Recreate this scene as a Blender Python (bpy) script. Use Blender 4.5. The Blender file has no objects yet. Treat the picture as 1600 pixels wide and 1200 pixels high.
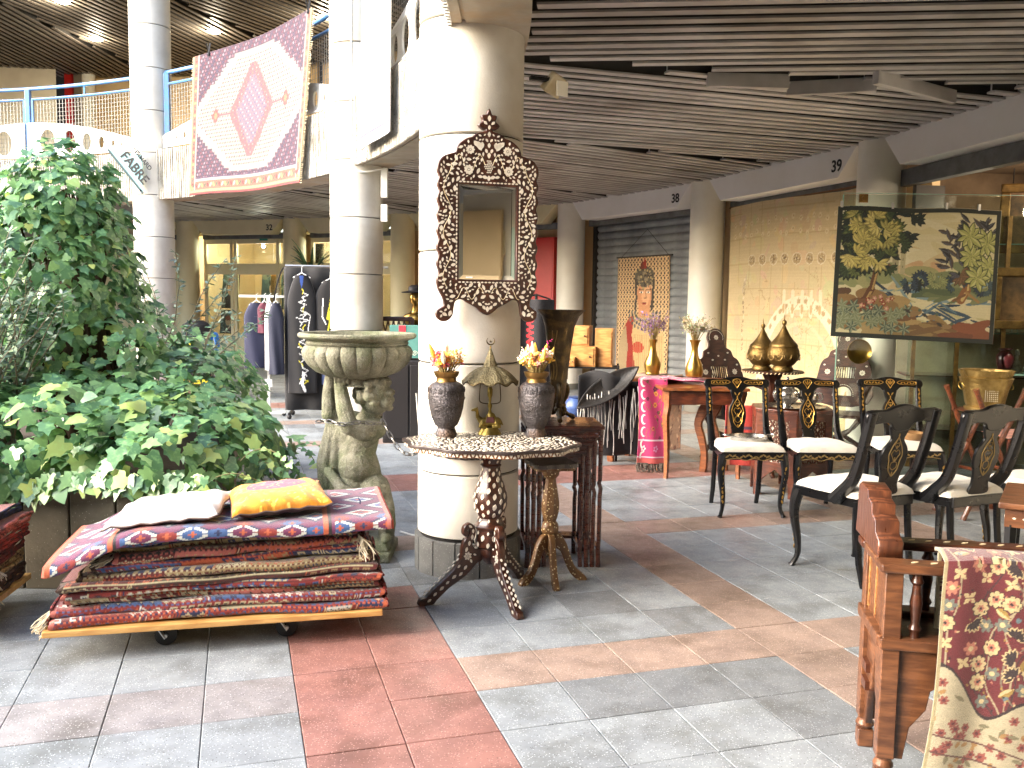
import bpy, bmesh, math, random
import numpy as np
from mathutils import Matrix, Vector
PI = math.pi
sc = bpy.context.scene
col = sc.collection
# ---------------------------------------------------------------- camera
FPX, PIT, ROL, HC = 1401.14, .0922863, .0137252, 1.48381
_cp, _sp, _c, _s = math.cos(PIT), math.sin(PIT), math.cos(ROL), math.sin(ROL)
_fw = Vector((0, _cp, -_sp)); _up = Vector((0, _sp, _cp)); _rt = Vector((1, 0, 0))
_r2 = _rt*_c + _up*_s; _u2 = _up*_c - _rt*_s
cd = bpy.data.cameras.new('camera'); cam = bpy.data.objects.new('camera', cd); col.objects.link(cam)
cd.sensor_width = 36; cd.lens = FPX/1600*36; cd.clip_start = .05; cd.clip_end = 300
m = Matrix.Identity(4)
for i in range(3):
    m[i][0] = _r2[i]; m[i][1] = _u2[i]; m[i][2] = -_fw[i]
m[2][3] = HC
cam.matrix_world = m; sc.camera = cam
# ---------------------------------------------------------------- sky, sun, exposure
w = bpy.data.worlds.new('World'); sc.world = w; w.use_nodes = True
nt = w.node_tree; nt.nodes.clear()
sky = nt.nodes.new('ShaderNodeTexSky'); sky.sky_type = 'NISHITA'; sky.sun_disc = False
SUN_EL = math.radians(26)
SD = Vector((-.90, -.30, 0)).normalized()*math.cos(SUN_EL) + Vector((0, 0, math.sin(SUN_EL)))
sky.sun_elevation = SUN_EL; sky.sun_rotation = math.atan2(SD.x, SD.y)
sky.air_density = 1.0; sky.dust_density = 3.0; sky.ozone_density = .6
bg = nt.nodes.new('ShaderNodeBackground'); bg.inputs['Strength'].default_value = .15
out = nt.nodes.new('ShaderNodeOutputWorld')
nt.links.new(sky.outputs[0], bg.inputs[0]); nt.links.new(bg.outputs[0], out.inputs[0])
sl = bpy.data.lights.new('sun', 'SUN'); sl.energy = 1.3; sl.angle = math.radians(55); sl.color = (1, .965, .92)
so = bpy.data.objects.new('sun', sl); col.objects.link(so); so.rotation_euler = SD.to_track_quat('Z', 'Y').to_euler()
so.location = (0, 0, 12)
vs = sc.view_settings; vs.view_transform = 'Standard'; vs.look = 'None'; vs.exposure = 2.8; vs.gamma = 1; vs.use_curve_mapping = False
sc.render.film_transparent = False
sc.cycles.max_bounces = 10; sc.cycles.diffuse_bounces = 8; sc.cycles.glossy_bounces = 4; sc.cycles.transmission_bounces = 8; sc.cycles.transparent_max_bounces = 12
sc.cycles.caustics_reflective = False; sc.cycles.caustics_refractive = False; sc.cycles.sample_clamp_indirect = 8
# ---------------------------------------------------------------- placing helpers
def ray(x, y): return _fw + _r2*((x-800)/FPX) - _u2*((y-600)/FPX)
def gp(x, y, z=0.0):
    d = ray(x, y); return Vector((0, 0, HC)) + d*((z-HC)/d.z)
def yp(x, y, Y):
    d = ray(x, y); return Vector((0, 0, HC)) + d*(Y/d.y)
def pp(x, y, P, n):
    d = ray(x, y); C = Vector((0, 0, HC)); return C + d*((Vector(P)-C).dot(Vector(n))/d.dot(Vector(n)))
def lin(c):
    return tuple(((x/12.92) if x <= .04045 else ((x+.055)/1.055)**2.4) for x in c[:3])
def S(r, g, b): return lin((r/255, g/255, b/255))
# ---------------------------------------------------------------- materials
MATS = {}
def M(name, c, rough=.55, metal=0., c2=None, scale=6., bump=0., bscale=60., specks=(), attr=None, world=False, c3=None, scale3=1.2,
      rand=0., spec=.5, coat=0., emit=None, trans=0., wave=None, sheen=0., stretch=None, attrmix=None, rvar=0.):
    if name in MATS: return MATS[name]
    mt = bpy.data.materials.new(name); mt.use_nodes = True; n = mt.node_tree.nodes; L = mt.node_tree.links
    b = n['Principled BSDF']
    b.inputs['Roughness'].default_value = rough; b.inputs['Metallic'].default_value = metal
    b.inputs['Specular IOR Level'].default_value = spec; b.inputs['Coat Weight'].default_value = coat
    b.inputs['Transmission Weight'].default_value = trans; b.inputs['Sheen Weight'].default_value = sheen
    if world:
        g = n.new('ShaderNodeNewGeometry'); co = g.outputs['Position']
    else:
        t = n.new('ShaderNodeTexCoord'); co = t.outputs['Object']
    if stretch:
        mp = n.new('ShaderNodeMapping'); mp.inputs['Scale'].default_value = stretch; L.new(co, mp.inputs[0]); co2 = mp.outputs[0]
    else: co2 = co
    def noise(sv, det=4, vec=None, rg=.6):
        q = n.new('ShaderNodeTexNoise'); q.inputs['Scale'].default_value = sv; q.inputs['Detail'].default_value = det
        q.inputs['Roughness'].default_value = rg; L.new(vec or co2, q.inputs['Vector']); return q.outputs['Fac']
    def mix(a, bb, f, mode='MIX'):
        q = n.new('ShaderNodeMix'); q.data_type = 'RGBA'; q.blend_type = mode
        for s, v in ((q.inputs['Factor'], f), (q.inputs[6], a), (q.inputs[7], bb)):
            if hasattr(v, 'is_linked') or isinstance(v, bpy.types.NodeSocket): L.new(v, s)
            elif isinstance(v, (int, float)): s.default_value = v
            else: s.default_value = (*v[:3], 1)
        return q.outputs[2]
    def ramp(f, p0, p1):
        q = n.new('ShaderNodeMapRange'); q.inputs[1].default_value = p0; q.inputs[2].default_value = p1; L.new(f, q.inputs[0]); return q.outputs[0]
    if attr:
        a = n.new('ShaderNodeAttribute'); a.attribute_name = attr; cur = a.outputs['Color']
        if c2 is not None: cur = mix(cur, c2, ramp(noise(scale), .45, .75), 'MULTIPLY')
    else:
        cur = c
        if c2 is not None: cur = mix(c, c2, ramp(noise(scale), .35, .68))
    if c3 is not None: cur = mix(cur, c3, ramp(noise(scale3, 5), .48, .75))
    for (sc_, scl, lo, hi) in specks:
        v = n.new('ShaderNodeTexVoronoi'); v.inputs['Scale'].default_value = scl; L.new(co, v.inputs['Vector'])
        cur = mix(cur, sc_, ramp(v.outputs['Distance'], hi, lo))
    if wave:
        wv = n.new('ShaderNodeTexWave'); wv.inputs['Scale'].default_value = wave[1]; wv.inputs['Distortion'].default_value = wave[2]
        wv.inputs['Detail'].default_value = 3; wv.inputs['Detail Scale'].default_value = 1.5; L.new(co2, wv.inputs['Vector'])
        cur = mix(cur, wave[0], ramp(wv.outputs['Fac'], .25, .95))
    if rand:
        oi = n.new('ShaderNodeObjectInfo'); hs = n.new('ShaderNodeHueSaturation')
        mr = n.new('ShaderNodeMapRange'); mr.inputs[3].default_value = 1-rand; mr.inputs[4].default_value = 1+rand
        L.new(oi.outputs['Random'], mr.inputs[0]); L.new(mr.outputs[0], hs.inputs['Value'])
        if isinstance(cur, bpy.types.NodeSocket): L.new(cur, hs.inputs['Color'])
        else: hs.inputs['Color'].default_value = (*cur, 1)
        cur = hs.outputs[0]
    if isinstance(cur, bpy.types.NodeSocket): L.new(cur, b.inputs['Base Color'])
    else: b.inputs['Base Color'].default_value = (*cur[:3], 1)
    if rvar:
        q = n.new('ShaderNodeMapRange'); q.inputs[1].default_value = .3; q.inputs[2].default_value = .7
        q.inputs[3].default_value = rough-rvar; q.inputs[4].default_value = rough+rvar
        L.new(noise(scale*1.7), q.inputs[0]); L.new(q.outputs[0], b.inputs['Roughness'])
    if bump:
        bp = n.new('ShaderNodeBump'); bp.inputs['Strength'].default_value = bump; bp.inputs['Distance'].default_value = .01
        L.new(noise(bscale, 3), bp.inputs['Height']); L.new(bp.outputs[0], b.inputs['Normal'])
    if emit:
        b.inputs['Emission Color'].default_value = (*emit[0], 1); b.inputs['Emission Strength'].default_value = emit[1]
    MATS[name] = mt; return mt
def wood(name, c, dark, rough=.35, sc_=1.0, coat=.15, ax=(1, 8, 8)):
    return M(name, c, rough, c2=dark, scale=7*sc_, stretch=ax, wave=(dark, 1.6*sc_, 6), bump=.08, bscale=40, coat=coat, rvar=.08)
# ---------------------------------------------------------------- mesh builder
def frame_of(d):
    d = Vector(d).normalized(); a = Vector((0, 0, 1)) if abs(d.z) < .9 else Vector((1, 0, 0))
    u = d.cross(a).normalized(); return u, d.cross(u).normalized()*-1, d
class MB:
    def __init__(s): s.v = []; s.f = []; s.c = []; s.sm = []
    def add(s, V, F, c=None, smooth=False):
        o = len(s.v); s.v += [tuple(x) for x in V]; s.f += [tuple(i+o for i in q) for q in F]; s.sm += [smooth]*len(F)
        if c is not None: s.c += [c]*len(V) if not isinstance(c, list) else c
        return s
    def box(s, c, d, rz=0., mtx=None, cc=None, taper=1.):
        x, y, z = d[0]/2, d[1]/2, d[2]/2; V = []
        R = Matrix.Rotation(rz, 3, 'Z')
        for k in (-1, 1):
            t = taper if k > 0 else 1.
            for (a, b) in ((-1, -1), (1, -1), (1, 1), (-1, 1)):
                p = Vector((a*x*t, b*y*t, k*z)); p = (mtx @ p) if mtx else R @ p
                V.append(p+Vector(c))
        return s.add(V, [(3, 2, 1, 0), (4, 5, 6, 7), (0, 1, 5, 4), (1, 2, 6, 5), (2, 3, 7, 6), (3, 0, 4, 7)], cc)
    def bar(s, a, b, w_, h, cc=None):
        a, b = Vector(a), Vector(b); u, v, d = frame_of(b-a); V = []
        for p in (a, b):
            for (i, j) in ((-1, -1), (1, -1), (1, 1), (-1, 1)): V.append(p+u*(i*w_/2)+v*(j*h/2))
        return s.add(V, [(3, 2, 1, 0), (4, 5, 6, 7), (0, 1, 5, 4), (1, 2, 6, 5), (2, 3, 7, 6), (3, 0, 4, 7)], cc)
    def tube(s, pts, r, n=8, cc=None, cap=True, flat=1., up=None):
        pts = [Vector(p) for p in pts]; N = len(pts); rr = r if isinstance(r, (list, tuple)) else [r]*N
        V = []; u0 = None
        for i, p in enumerate(pts):
            d = (pts[min(i+1, N-1)]-pts[max(i-1, 0)]).normalized()
            if u0 is None:
                u0 = Vector(up).cross(d).normalized() if up else frame_of(d)[0]
            u0 = (u0-d*u0.dot(d)).normalized(); v0 = d.cross(u0)
            for k in range(n):
                a = 2*PI*k/n; V.append(p+(u0*math.cos(a)+v0*math.sin(a)*flat)*rr[i])
        F = [(i*n+k, i*n+(k+1) % n, (i+1)*n+(k+1) % n, (i+1)*n+k) for i in range(N-1) for k in range(n)]
        if cap: F += [tuple(range(n-1, -1, -1)), tuple((N-1)*n+k for k in range(n))]
        return s.add(V, F, cc, True)
    def lathe(s, prof, n=24, c=(0, 0, 0), cc=None, lobe=None, sx=1., sy=1., caps=True):
        V = []; N = len(prof)
        for i, (r, z) in enumerate(prof):
            for k in range(n):
                a = 2*PI*k/n; q = r*(lobe(a, z, i) if lobe else 1.)
                V.append((c[0]+q*math.cos(a)*sx, c[1]+q*math.sin(a)*sy, c[2]+z))
        F = [(i*n+k, i*n+(k+1) % n, (i+1)*n+(k+1) % n, (i+1)*n+k) for i in range(N-1) for k in range(n)]
        if caps: F += [tuple(range(n-1, -1, -1)), tuple((N-1)*n+k for k in range(n))]
        return s.add(V, F, cc, True)
    def ball(s, c, r, n=12, m_=8, cc=None, rot=None):
        r = Vector(r) if not isinstance(r, (int, float)) else Vector((r, r, r)); V = []
        for i in range(m_+1):
            t = PI*i/m_
            for k in range(n):
                a = 2*PI*k/n; p = Vector((r.x*math.sin(t)*math.cos(a), r.y*math.sin(t)*math.sin(a), -r.z*math.cos(t)))
                if rot: p = rot @ p
                V.append(p+Vector(c))
        F = [(i*n+k, i*n+(k+1) % n, (i+1)*n+(k+1) % n, (i+1)*n+k) for i in range(m_) for k in range(n)]
        return s.add(V, F, cc, True)
    def prism(s, pts, t, mtx=None, cc=None):
        """polygon in local xy, extruded -t/2..t/2 in local z, then mtx (4x4)"""
        n = len(pts); V = [Vector((x, y, -t/2)) for x, y in pts]+[Vector((x, y, t/2)) for x, y in pts]
        if mtx: V = [mtx @ p for p in V]
        F = [tuple(range(n-1, -1, -1)), tuple(range(n, 2*n))]+[(i, (i+1) % n, n+(i+1) % n, n+i) for i in range(n)]
        return s.add(V, F, cc)
    def grid(s, fn, nu, nv, cols=None, smooth=True, closed=False):
        V = [fn(i/nu, j/nv) for j in range(nv+1) for i in range(nu+1)]
        F = [(j*(nu+1)+i, j*(nu+1)+i+1, (j+1)*(nu+1)+i+1, (j+1)*(nu+1)+i) for j in range(nv) for i in range(nu)]
        return s.add(V, F, cols, smooth)
    def mesh(s, name='m'):
        me = bpy.data.meshes.new(name); me.from_pydata(s.v, [], s.f)
        me.polygons.foreach_set('use_smooth', s.sm)
        if s.c and len(s.c) == len(s.v):
            at = me.color_attributes.new('col', 'FLOAT_COLOR', 'POINT')
            a = np.ones((len(s.v), 4), np.float32); a[:, :3] = np.array(s.c, np.float32); at.data.foreach_set('color', a.ravel())
        me.update()
        if any(s.sm): me.set_sharp_from_angle(angle=math.radians(38))
        return me
def obj(name, mb, mat, parent=None, loc=None, bevel=0., seg=2, sub=0):
    me = mb.mesh(name) if isinstance(mb, MB) else mb
    o = bpy.data.objects.new(name, me); col.objects.link(o)
    if mat and not me.materials: me.materials.append(mat)
    if parent: o.parent = parent
    if loc is not None: o.location = loc
    if bevel:
        b = o.modifiers.new('bevel', 'BEVEL'); b.width = bevel; b.segments = seg; b.limit_method = 'ANGLE'; b.angle_limit = math.radians(26)
    if sub:
        b = o.modifiers.new('sub', 'SUBSURF'); b.levels = sub; b.render_levels = sub
    return o
def tag(o, label, cat, group=None, kind=None):
    if label: o['label'] = label
    if cat: o['category'] = cat
    if group: o['group'] = group
    if kind: o['kind'] = kind
    return o
def T(name, label, cat, loc=(0, 0, 0), rz=0., group=None):
    o = bpy.data.objects.new(name, None); col.objects.link(o); o.empty_display_size = .1
    o.location = loc; o.rotation_euler = (0, 0, rz); return tag(o, label, cat, group)
def struct(name, mb, mat):
    o = obj(name, mb, mat); o['kind'] = 'structure'; return o
def dup(root, loc=None, rz=None, label=None, group=None, parent=None):
    c = root.copy(); col.objects.link(c)
    if parent: c.parent = parent
    if loc is not None: c.location = loc
    if rz is not None: c.rotation_euler = (0, 0, rz)
    if label: c['label'] = label
    if group: c['group'] = group
    for ch in root.children: dup(ch, parent=c)
    return c
def plate(rings, t, bevel=0.):
    """flat plate from closed outlines (first = outline, others = holes) in the local xz plane, thickness t along y; returns a mesh"""
    cu = bpy.data.curves.new('tmp', 'CURVE'); cu.dimensions = '2D'; cu.fill_mode = 'BOTH'; cu.extrude = max(t/2-bevel, .0005); cu.bevel_depth = bevel; cu.bevel_resolution = 1
    for r in rings:
        sp = cu.splines.new('POLY'); sp.points.add(len(r)-1); sp.use_cyclic_u = True
        for p, (x, y) in zip(sp.points, r): p.co = (x, y, 0, 1)
    o = bpy.data.objects.new('tmp', cu); col.objects.link(o)
    dg = bpy.context.evaluated_depsgraph_get(); me = bpy.data.meshes.new_from_object(o.evaluated_get(dg))
    bpy.data.objects.remove(o); bpy.data.curves.remove(cu)
    me.transform(Matrix(((1, 0, 0, 0), (0, 0, -1, 0), (0, 1, 0, 0), (0, 0, 0, 1)))); me.materials.clear()
    return me
def mirror_x(half): return half+[(-x, y) for x, y in reversed(half) if abs(x) > 1e-6]
def smooth_poly(pts, k=6, closed=True):
    P = [Vector(p) for p in pts]; n = len(P); out_ = []
    for i in range(n if closed else n-1):
        a, b, c, d = (P[(i-1) % n], P[i], P[(i+1) % n], P[(i+2) % n]) if closed else (P[max(i-1, 0)], P[i], P[i+1], P[min(i+2, n-1)])
        for j in range(k):
            t = j/k; out_.append(.5*((2*b)+(c-a)*t+(2*a-5*b+4*c-d)*t*t+(3*b-a-3*c+d)*t**3))
    if not closed: out_.append(P[-1])
    return [tuple(p) for p in out_]
PETAL = [(-.5, 0), (-.28, .2), (.05, .3), (.3, .2), (.5, 0), (.3, -.2), (.05, -.3), (-.28, -.2)]
DIAM = [(-.5, 0), (0, .3), (.5, 0), (0, -.3)]
def petal(mb, p, nrm, tan, l, w_=None, t=.003, shape=PETAL):
    n = Vector(nrm).normalized(); x = (Vector(tan)-n*Vector(tan).dot(n)).normalized(); y = n.cross(x)
    w_ = w_ or l
    mt = Matrix(((x.x, y.x, n.x, p[0]), (x.y, y.y, n.y, p[1]), (x.z, y.z, n.z, p[2]), (0, 0, 0, 1)))
    mb.prism([(a*l, b*w_) for a, b in shape], t, mt)
def rosette(mb, p, nrm, tan, r, k=8):
    n = Vector(nrm).normalized(); x = (Vector(tan)-n*Vector(tan).dot(n)).normalized(); y = n.cross(x)
    for i in range(k):
        a = 2*PI*i/k; d = x*math.cos(a)+y*math.sin(a); petal(mb, Vector(p)+d*r*.62, n, d, r*.75, r*.9)
    petal(mb, p, n, x, r*.42, r*.7)
# ---------------------------------------------------------------- canvas for woven patterns
class Cv:
    def __init__(s, W, H, nx, ny, bg):
        s.W, s.H, s.nx, s.ny = W, H, nx, ny
        s.X, s.Y = np.meshgrid(np.linspace(0, W, nx), np.linspace(0, H, ny)); s.a = np.ones((ny, nx, 3))*np.array(bg)
        s.rg = np.random.default_rng(1)
    def put(s, mk, c): s.a[mk] = c; return s
    def rect(s, x0, y0, x1, y1, c): return s.put((s.X >= x0) & (s.X < x1) & (s.Y >= y0) & (s.Y < y1), c)
    def win(s, x, y, r):
        i0 = max(0, int((x-r)/s.W*s.nx)-1); i1 = min(s.nx, int((x+r)/s.W*s.nx)+2); j0 = max(0, int((y-r)/s.H*s.ny)-1); j1 = min(s.ny, int((y+r)/s.H*s.ny)+2)
        return (slice(j0, max(j1, j0)), slice(i0, max(i1, i0)))
    def ell(s, x, y, rx, ry, c, a=0., shade=None):
        q = s.win(x, y, max(rx, ry)); X = s.X[q]-x; Y = s.Y[q]-y; ca, sa = math.cos(a), math.sin(a)
        U = (X*ca+Y*sa)/rx; V = (-X*sa+Y*ca)/ry; s.a[q][U*U+V*V < 1] = c; return s
    def leaf(s, x, y, l, wd, a, c, c2=None):
        q = s.win(x, y, l); X = s.X[q]-x; Y = s.Y[q]-y; ca, sa = math.cos(a), math.sin(a)
        U = (X*ca+Y*sa)/l; V = (-X*sa+Y*ca)/wd; wv = np.sin(np.clip(U, 0, 1)*PI)
        s.a[q][(U > 0) & (U < 1) & (np.abs(V) < wv)] = c
        if c2 is not None: s.a[q][(U > 0) & (U < 1) & (V > 0.05) & (V < wv*.85)] = c2
        return s
    def poly(s, pts, c):
        ins = np.zeros(s.X.shape, bool); n = len(pts)
        for i in range(n):
            x0, y0 = pts[i]; x1, y1 = pts[(i+1) % n]
            if y0 == y1: continue
            cr = ((s.Y >= y0) != (s.Y >= y1)) & (s.X < (x1-x0)*(s.Y-y0)/(y1-y0)+x0); ins ^= cr
        return s.put(ins, c)
    def line(s, pts, wd, c):
        for (x0, y0), (x1, y1) in zip(pts[:-1], pts[1:]):
            r = math.hypot(x1-x0, y1-y0)/2+wd; q = s.win((x0+x1)/2, (y0+y1)/2, r)
            dx, dy = x1-x0, y1-y0; L2 = dx*dx+dy*dy+1e-12
            t = np.clip(((s.X[q]-x0)*dx+(s.Y[q]-y0)*dy)/L2, 0, 1)
            s.a[q][np.hypot(s.X[q]-x0-t*dx, s.Y[q]-y0-t*dy) < wd/2] = c
        return s
    def step(s, x, y, rx, ry, c, st=.02):
        q = s.win(x, y, max(rx, ry)*1.05)
        U = np.floor(np.abs(s.X[q]-x)/st+.5)*st/rx; V = np.floor(np.abs(s.Y[q]-y)/st+.5)*st/ry; s.a[q][U+V < 1] = c; return s
    def flower(s, x, y, r, k, c, cc, a0=0.):
        for i in range(k):
            a = a0+2*PI*i/k; s.ell(x+math.cos(a)*r*.6, y+math.sin(a)*r*.6, r*.42, r*.3, c, a)
        s.ell(x, y, r*.36, r*.36, cc); return s
    def jit(s, v=.12, rows=.04):
        s.a *= 1+s.rg.uniform(-v, v, (s.ny, s.nx, 1)); s.a *= 1+s.rg.uniform(-rows, rows, (s.ny, 1, 1)); return s
    def cols(s): return [tuple(x) for x in np.clip(s.a, 0, 1).reshape(-1, 3)]
    def sheet(s, fn, mb=None):
        mb = mb or MB(); return mb.grid(fn, s.nx-1, s.ny-1, s.cols())
def thick(o, t=.006, off=0.):
    md = o.modifiers.new('thick', 'SOLIDIFY'); md.thickness = t; md.offset = off; return o
# ================================================================ the place: a ring-shaped arcade round a courtyard
CX, CY, R1 = -10.395, 4.504, 10.167
RI, RO = R1-.13, R1+.30
ZS, ZT, ZC = 2.88, 3.57, 3.12          # rim underside, rim top, underside of the ceiling slats
ZU = 6.45
def pol(R, az, z=0.): return Vector((CX+R*math.cos(az), CY+R*math.sin(az), z))
def azr(p): return math.atan2(p[1]-CY, p[0]-CX), math.hypot(p[0]-CX, p[1]-CY)
def raycyl(x, y, R):
    d = ray(x, y); ox, oy = -CX, -CY; a = d.x**2+d.y**2; b = 2*(ox*d.x+oy*d.y); c = ox*ox+oy*oy-R*R
    D = math.sqrt(max(b*b-4*a*c, 0)); ts = [t for t in ((-b-D)/(2*a), (-b+D)/(2*a)) if t > 0]
    P = [Vector((0, 0, HC))+d*t for t in ts]; return [(math.atan2(p.y-CY, p.x-CX), p.z, p) for p in P]
PAZ = [math.radians(2.58+28.58*k) for k in range(-2, 5)]
K = [Vector((4.2, 5.9)), Vector((3.70, 9.2)), Vector((2.64, 12.4)), Vector((.97, 15.4)), Vector((-2.16, 17.6)), Vector((-4.6, 19.0)), Vector((-7.2, 20.0)), Vector((-10.2, 20.4))]
BACK = []
for a in range(101, 354, 12):
    BACK.append(Vector(pol(15.8 if a < 200 else 14.8, math.radians(a))[:2]))
RINGP = K+BACK
# ---- materials of the place
m_conc = M('precast_concrete', S(214, 211, 203), .62, c2=S(196, 191, 180), scale=2.2, c3=S(170, 160, 142), scale3=.9, bump=.15, bscale=90, specks=((S(150, 145, 135), 55, .03, .10),), world=True)
m_rim = M('ribbed_concrete', S(196, 192, 182), .85, c2=S(150, 146, 136), scale=9, bump=.9, bscale=75, specks=((S(96, 92, 86), 38, .10, .28),), world=True)
m_soff = M('soffit_concrete', S(176, 168, 152), .8, c2=S(146, 138, 120), scale=3, c3=S(172, 140, 100), scale3=2, bump=.3, bscale=30, world=True)
m_slat = M('ceiling_slat_metal', S(196, 194, 192), .5, c2=S(170, 167, 164), scale=2, c3=S(128, 120, 112), scale3=.8, rand=.14, world=True, metal=.25)
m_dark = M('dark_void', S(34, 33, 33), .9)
m_white = M('white_fascia_paint', S(244, 242, 240), .55, c2=S(236, 233, 228), scale=1.5, bump=.05, world=True)
m_cream = M('cream_paint_and_light', S(226, 216, 178), .5, c2=S(216, 204, 162), scale=1.7, world=True)
m_tan = M('tan_wall', S(222, 194, 150), .7, c2=S(210, 182, 138), scale=1.2, bump=.1, world=True)
m_kcol = M('column_paint', S(236, 233, 222), .5, c2=S(226, 220, 206), scale=1.8, bump=.06, world=True)
m_blue = M('blue_rail_paint', S(74, 138, 196), .35, c2=S(96, 120, 160), scale=9)
m_pan = M('white_panel_paint', S(236, 235, 230), .45, c2=S(224, 222, 214), scale=3)
m_wire = M('galvanised_wire', S(168, 166, 160), .5, metal=.5)
m_steel = M('galvanised_steel', S(120, 122, 124), .45, metal=.7, c2=S(96, 97, 98), scale=6)
m_brownd = M('dark_frame', S(46, 40, 36), .5)
m_glass = None
def glass_mat():
    mt = bpy.data.materials.new('clear_glass'); mt.use_nodes = True; n = mt.node_tree.nodes; L = mt.node_tree.links; n.clear()
    o = n.new('ShaderNodeOutputMaterial'); tr = n.new('ShaderNodeBsdfTransparent'); tr.inputs[0].default_value = (.86, .92, .89, 1)
    gl = n.new('ShaderNodeBsdfGlossy'); gl.inputs['Roughness'].default_value = .02; fr = n.new('ShaderNodeFresnel'); fr.inputs[0].default_value = 1.5
    mx = n.new('ShaderNodeMixShader'); L.new(fr.outputs[0], mx.inputs[0]); L.new(tr.outputs[0], mx.inputs[1]); L.new(gl.outputs[0], mx.inputs[2]); L.new(mx.outputs[0], o.inputs[0])
    MATS['clear_glass'] = mt; return mt
m_glass = glass_mat()
# ---- floor: bed sheet + single tiles
TA, TO, TS = math.radians(17.026), (-.1198, 3.29924), .33
e2 = Vector((math.cos(TA), math.sin(TA), 0)); e1 = Vector((-math.sin(TA), math.cos(TA), 0))
def tile_pos(i, j): return Vector((TO[0], TO[1], 0))+e2*(i*TS)+e1*(j*TS)
def tg(r, g, b, nm): return M(nm, S(r, g, b), .42, c2=S(r*.86, g*.86, b*.87), scale=7, c3=S(r*.66, g*.65, b*.62), scale3=2.9, world=True, rand=.10, rvar=.12, bump=.05, bscale=120, spec=.5,
    specks=((S(min(255, r+44), min(255, g+45), min(255, b+45)), 100, .14, .26), (S(r*.45, g*.45, b*.45), 75, .10, .19)))
m_tgrey = tg(138, 144, 148, 'grey_terrazzo'); m_tred = tg(142, 102, 94, 'red_terrazzo'); m_ttan = tg(146, 127, 116, 'tan_terrazzo'); m_tdark = tg(120, 124, 127, 'dark_grey_terrazzo'); m_tpale = tg(142, 139, 140, 'pinkish_grey_terrazzo')
m_bed = M('tile_joint', S(66, 66, 65), .95, c2=S(46, 46, 46), scale=20, world=True)
def tcol(i, j):
    h = (i*7349+j*9151) % 17
    if i in (-2, -1) and j < 4: return 1
    if j in (11, 12): return 1
    if i in (-20, -19) or j in (28, 29): return 1
    if -8 <= i <= -5 and 24 <= j: return 1
    if i == 4 and j < 11: return 2
    if j == 0 and i < -2: return 4
    if j in (0, 6) and i > -9: return 2
    if i == 10 or j in (18, 23): return 2
    if (i, j) in ((2, -1), (3, -1), (1, -1), (3, -2)): return 3
    return 3 if h == 3 else 0
tmats = [m_tgrey, m_tred, m_ttan, m_tdark, m_tpale]
fl = MB().add([(-40, -20, -.014), (30, -20, -.014), (30, 45, -.014), (-40, 45, -.014)], [(0, 1, 2, 3)])
floor = struct('floor', fl, m_bed)
def tile_mesh(mt, s=.3274, h=.016, b=.003):
    mb = MB(); a = s/2; c = a-b
    V = [(-a, -a, -h), (a, -a, -h), (a, a, -h), (-a, a, -h), (-a, -a, -b*.6), (a, -a, -b*.6), (a, a, -b*.6), (-a, a, -b*.6), (-c, -c, 0), (c, -c, 0), (c, c, 0), (-c, c, 0)]
    F = [(0, 1, 5, 4), (1, 2, 6, 5), (2, 3, 7, 6), (3, 0, 4, 7), (4, 5, 9, 8), (5, 6, 10, 9), (6, 7, 11, 10), (7, 4, 8, 11), (8, 9, 10, 11)]
    mb.add(V, F); me = mb.mesh('tile'); me.materials.append(mt); return me
tmesh = [tile_mesh(q) for q in tmats]
cells = []
for i in range(-30, 26):
    for j in range(-12, 60):
        p = tile_pos(i+.5, j+.5)
        if p.y < 1.6 or azr(p)[1] > 17.5: continue
        x = p.x/max(p.y, .1)
        vis = abs(x) < .66 and p.y > 2.0 and not (p.x < -1.75 and p.y > 4.45) and not (-1.8 < p.x < -.75 and 3.75 < p.y < 4.3)
        cells.append((p.length-(40 if vis else 0), i, j, p))
cells.sort(key=lambda q: q[0])
random.seed(3)
rest = [MB() for _ in range(5)]
for n_, (d, i, j, p) in enumerate(cells):
    k = tcol(i, j); dz = random.uniform(-.0012, .0012)
    if n_ < 296:
        o = bpy.data.objects.new('tile', tmesh[k]); col.objects.link(o); o.parent = floor
        o.location = (p.x, p.y, dz); o.rotation_euler = (random.uniform(-.002, .002), random.uniform(-.002, .002), TA+random.uniform(-.003, .003))
    else:
        a = .1637; R = Matrix.Rotation(TA, 3, 'Z'); V = []
        for z, s in ((-.016, a), (-.002, a), (0, a-.004)):
            for (u, v) in ((-1, -1), (1, -1), (1, 1), (-1, 1)): V.append(R @ Vector((u*s, v*s, z))+p)
        rest[k].add(V, [(0, 1, 5, 4), (1, 2, 6, 5), (2, 3, 7, 6), (3, 0, 4, 7), (4, 5, 9, 8), (5, 6, 10, 9), (6, 7, 11, 10), (7, 4, 8, 11), (8, 9, 10, 11)])
fm = MB()
mi = []
for k, r in enumerate(rest): fm.add(r.v, r.f); mi += [k]*len(r.f)
fme = fm.mesh('far_tiles')
for q in tmats: fme.materials.append(q)
fme.polygons.foreach_set('material_index', mi)
ft = obj('far_tiles', fme, None, floor); ft['kind'] = 'stuff'
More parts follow.
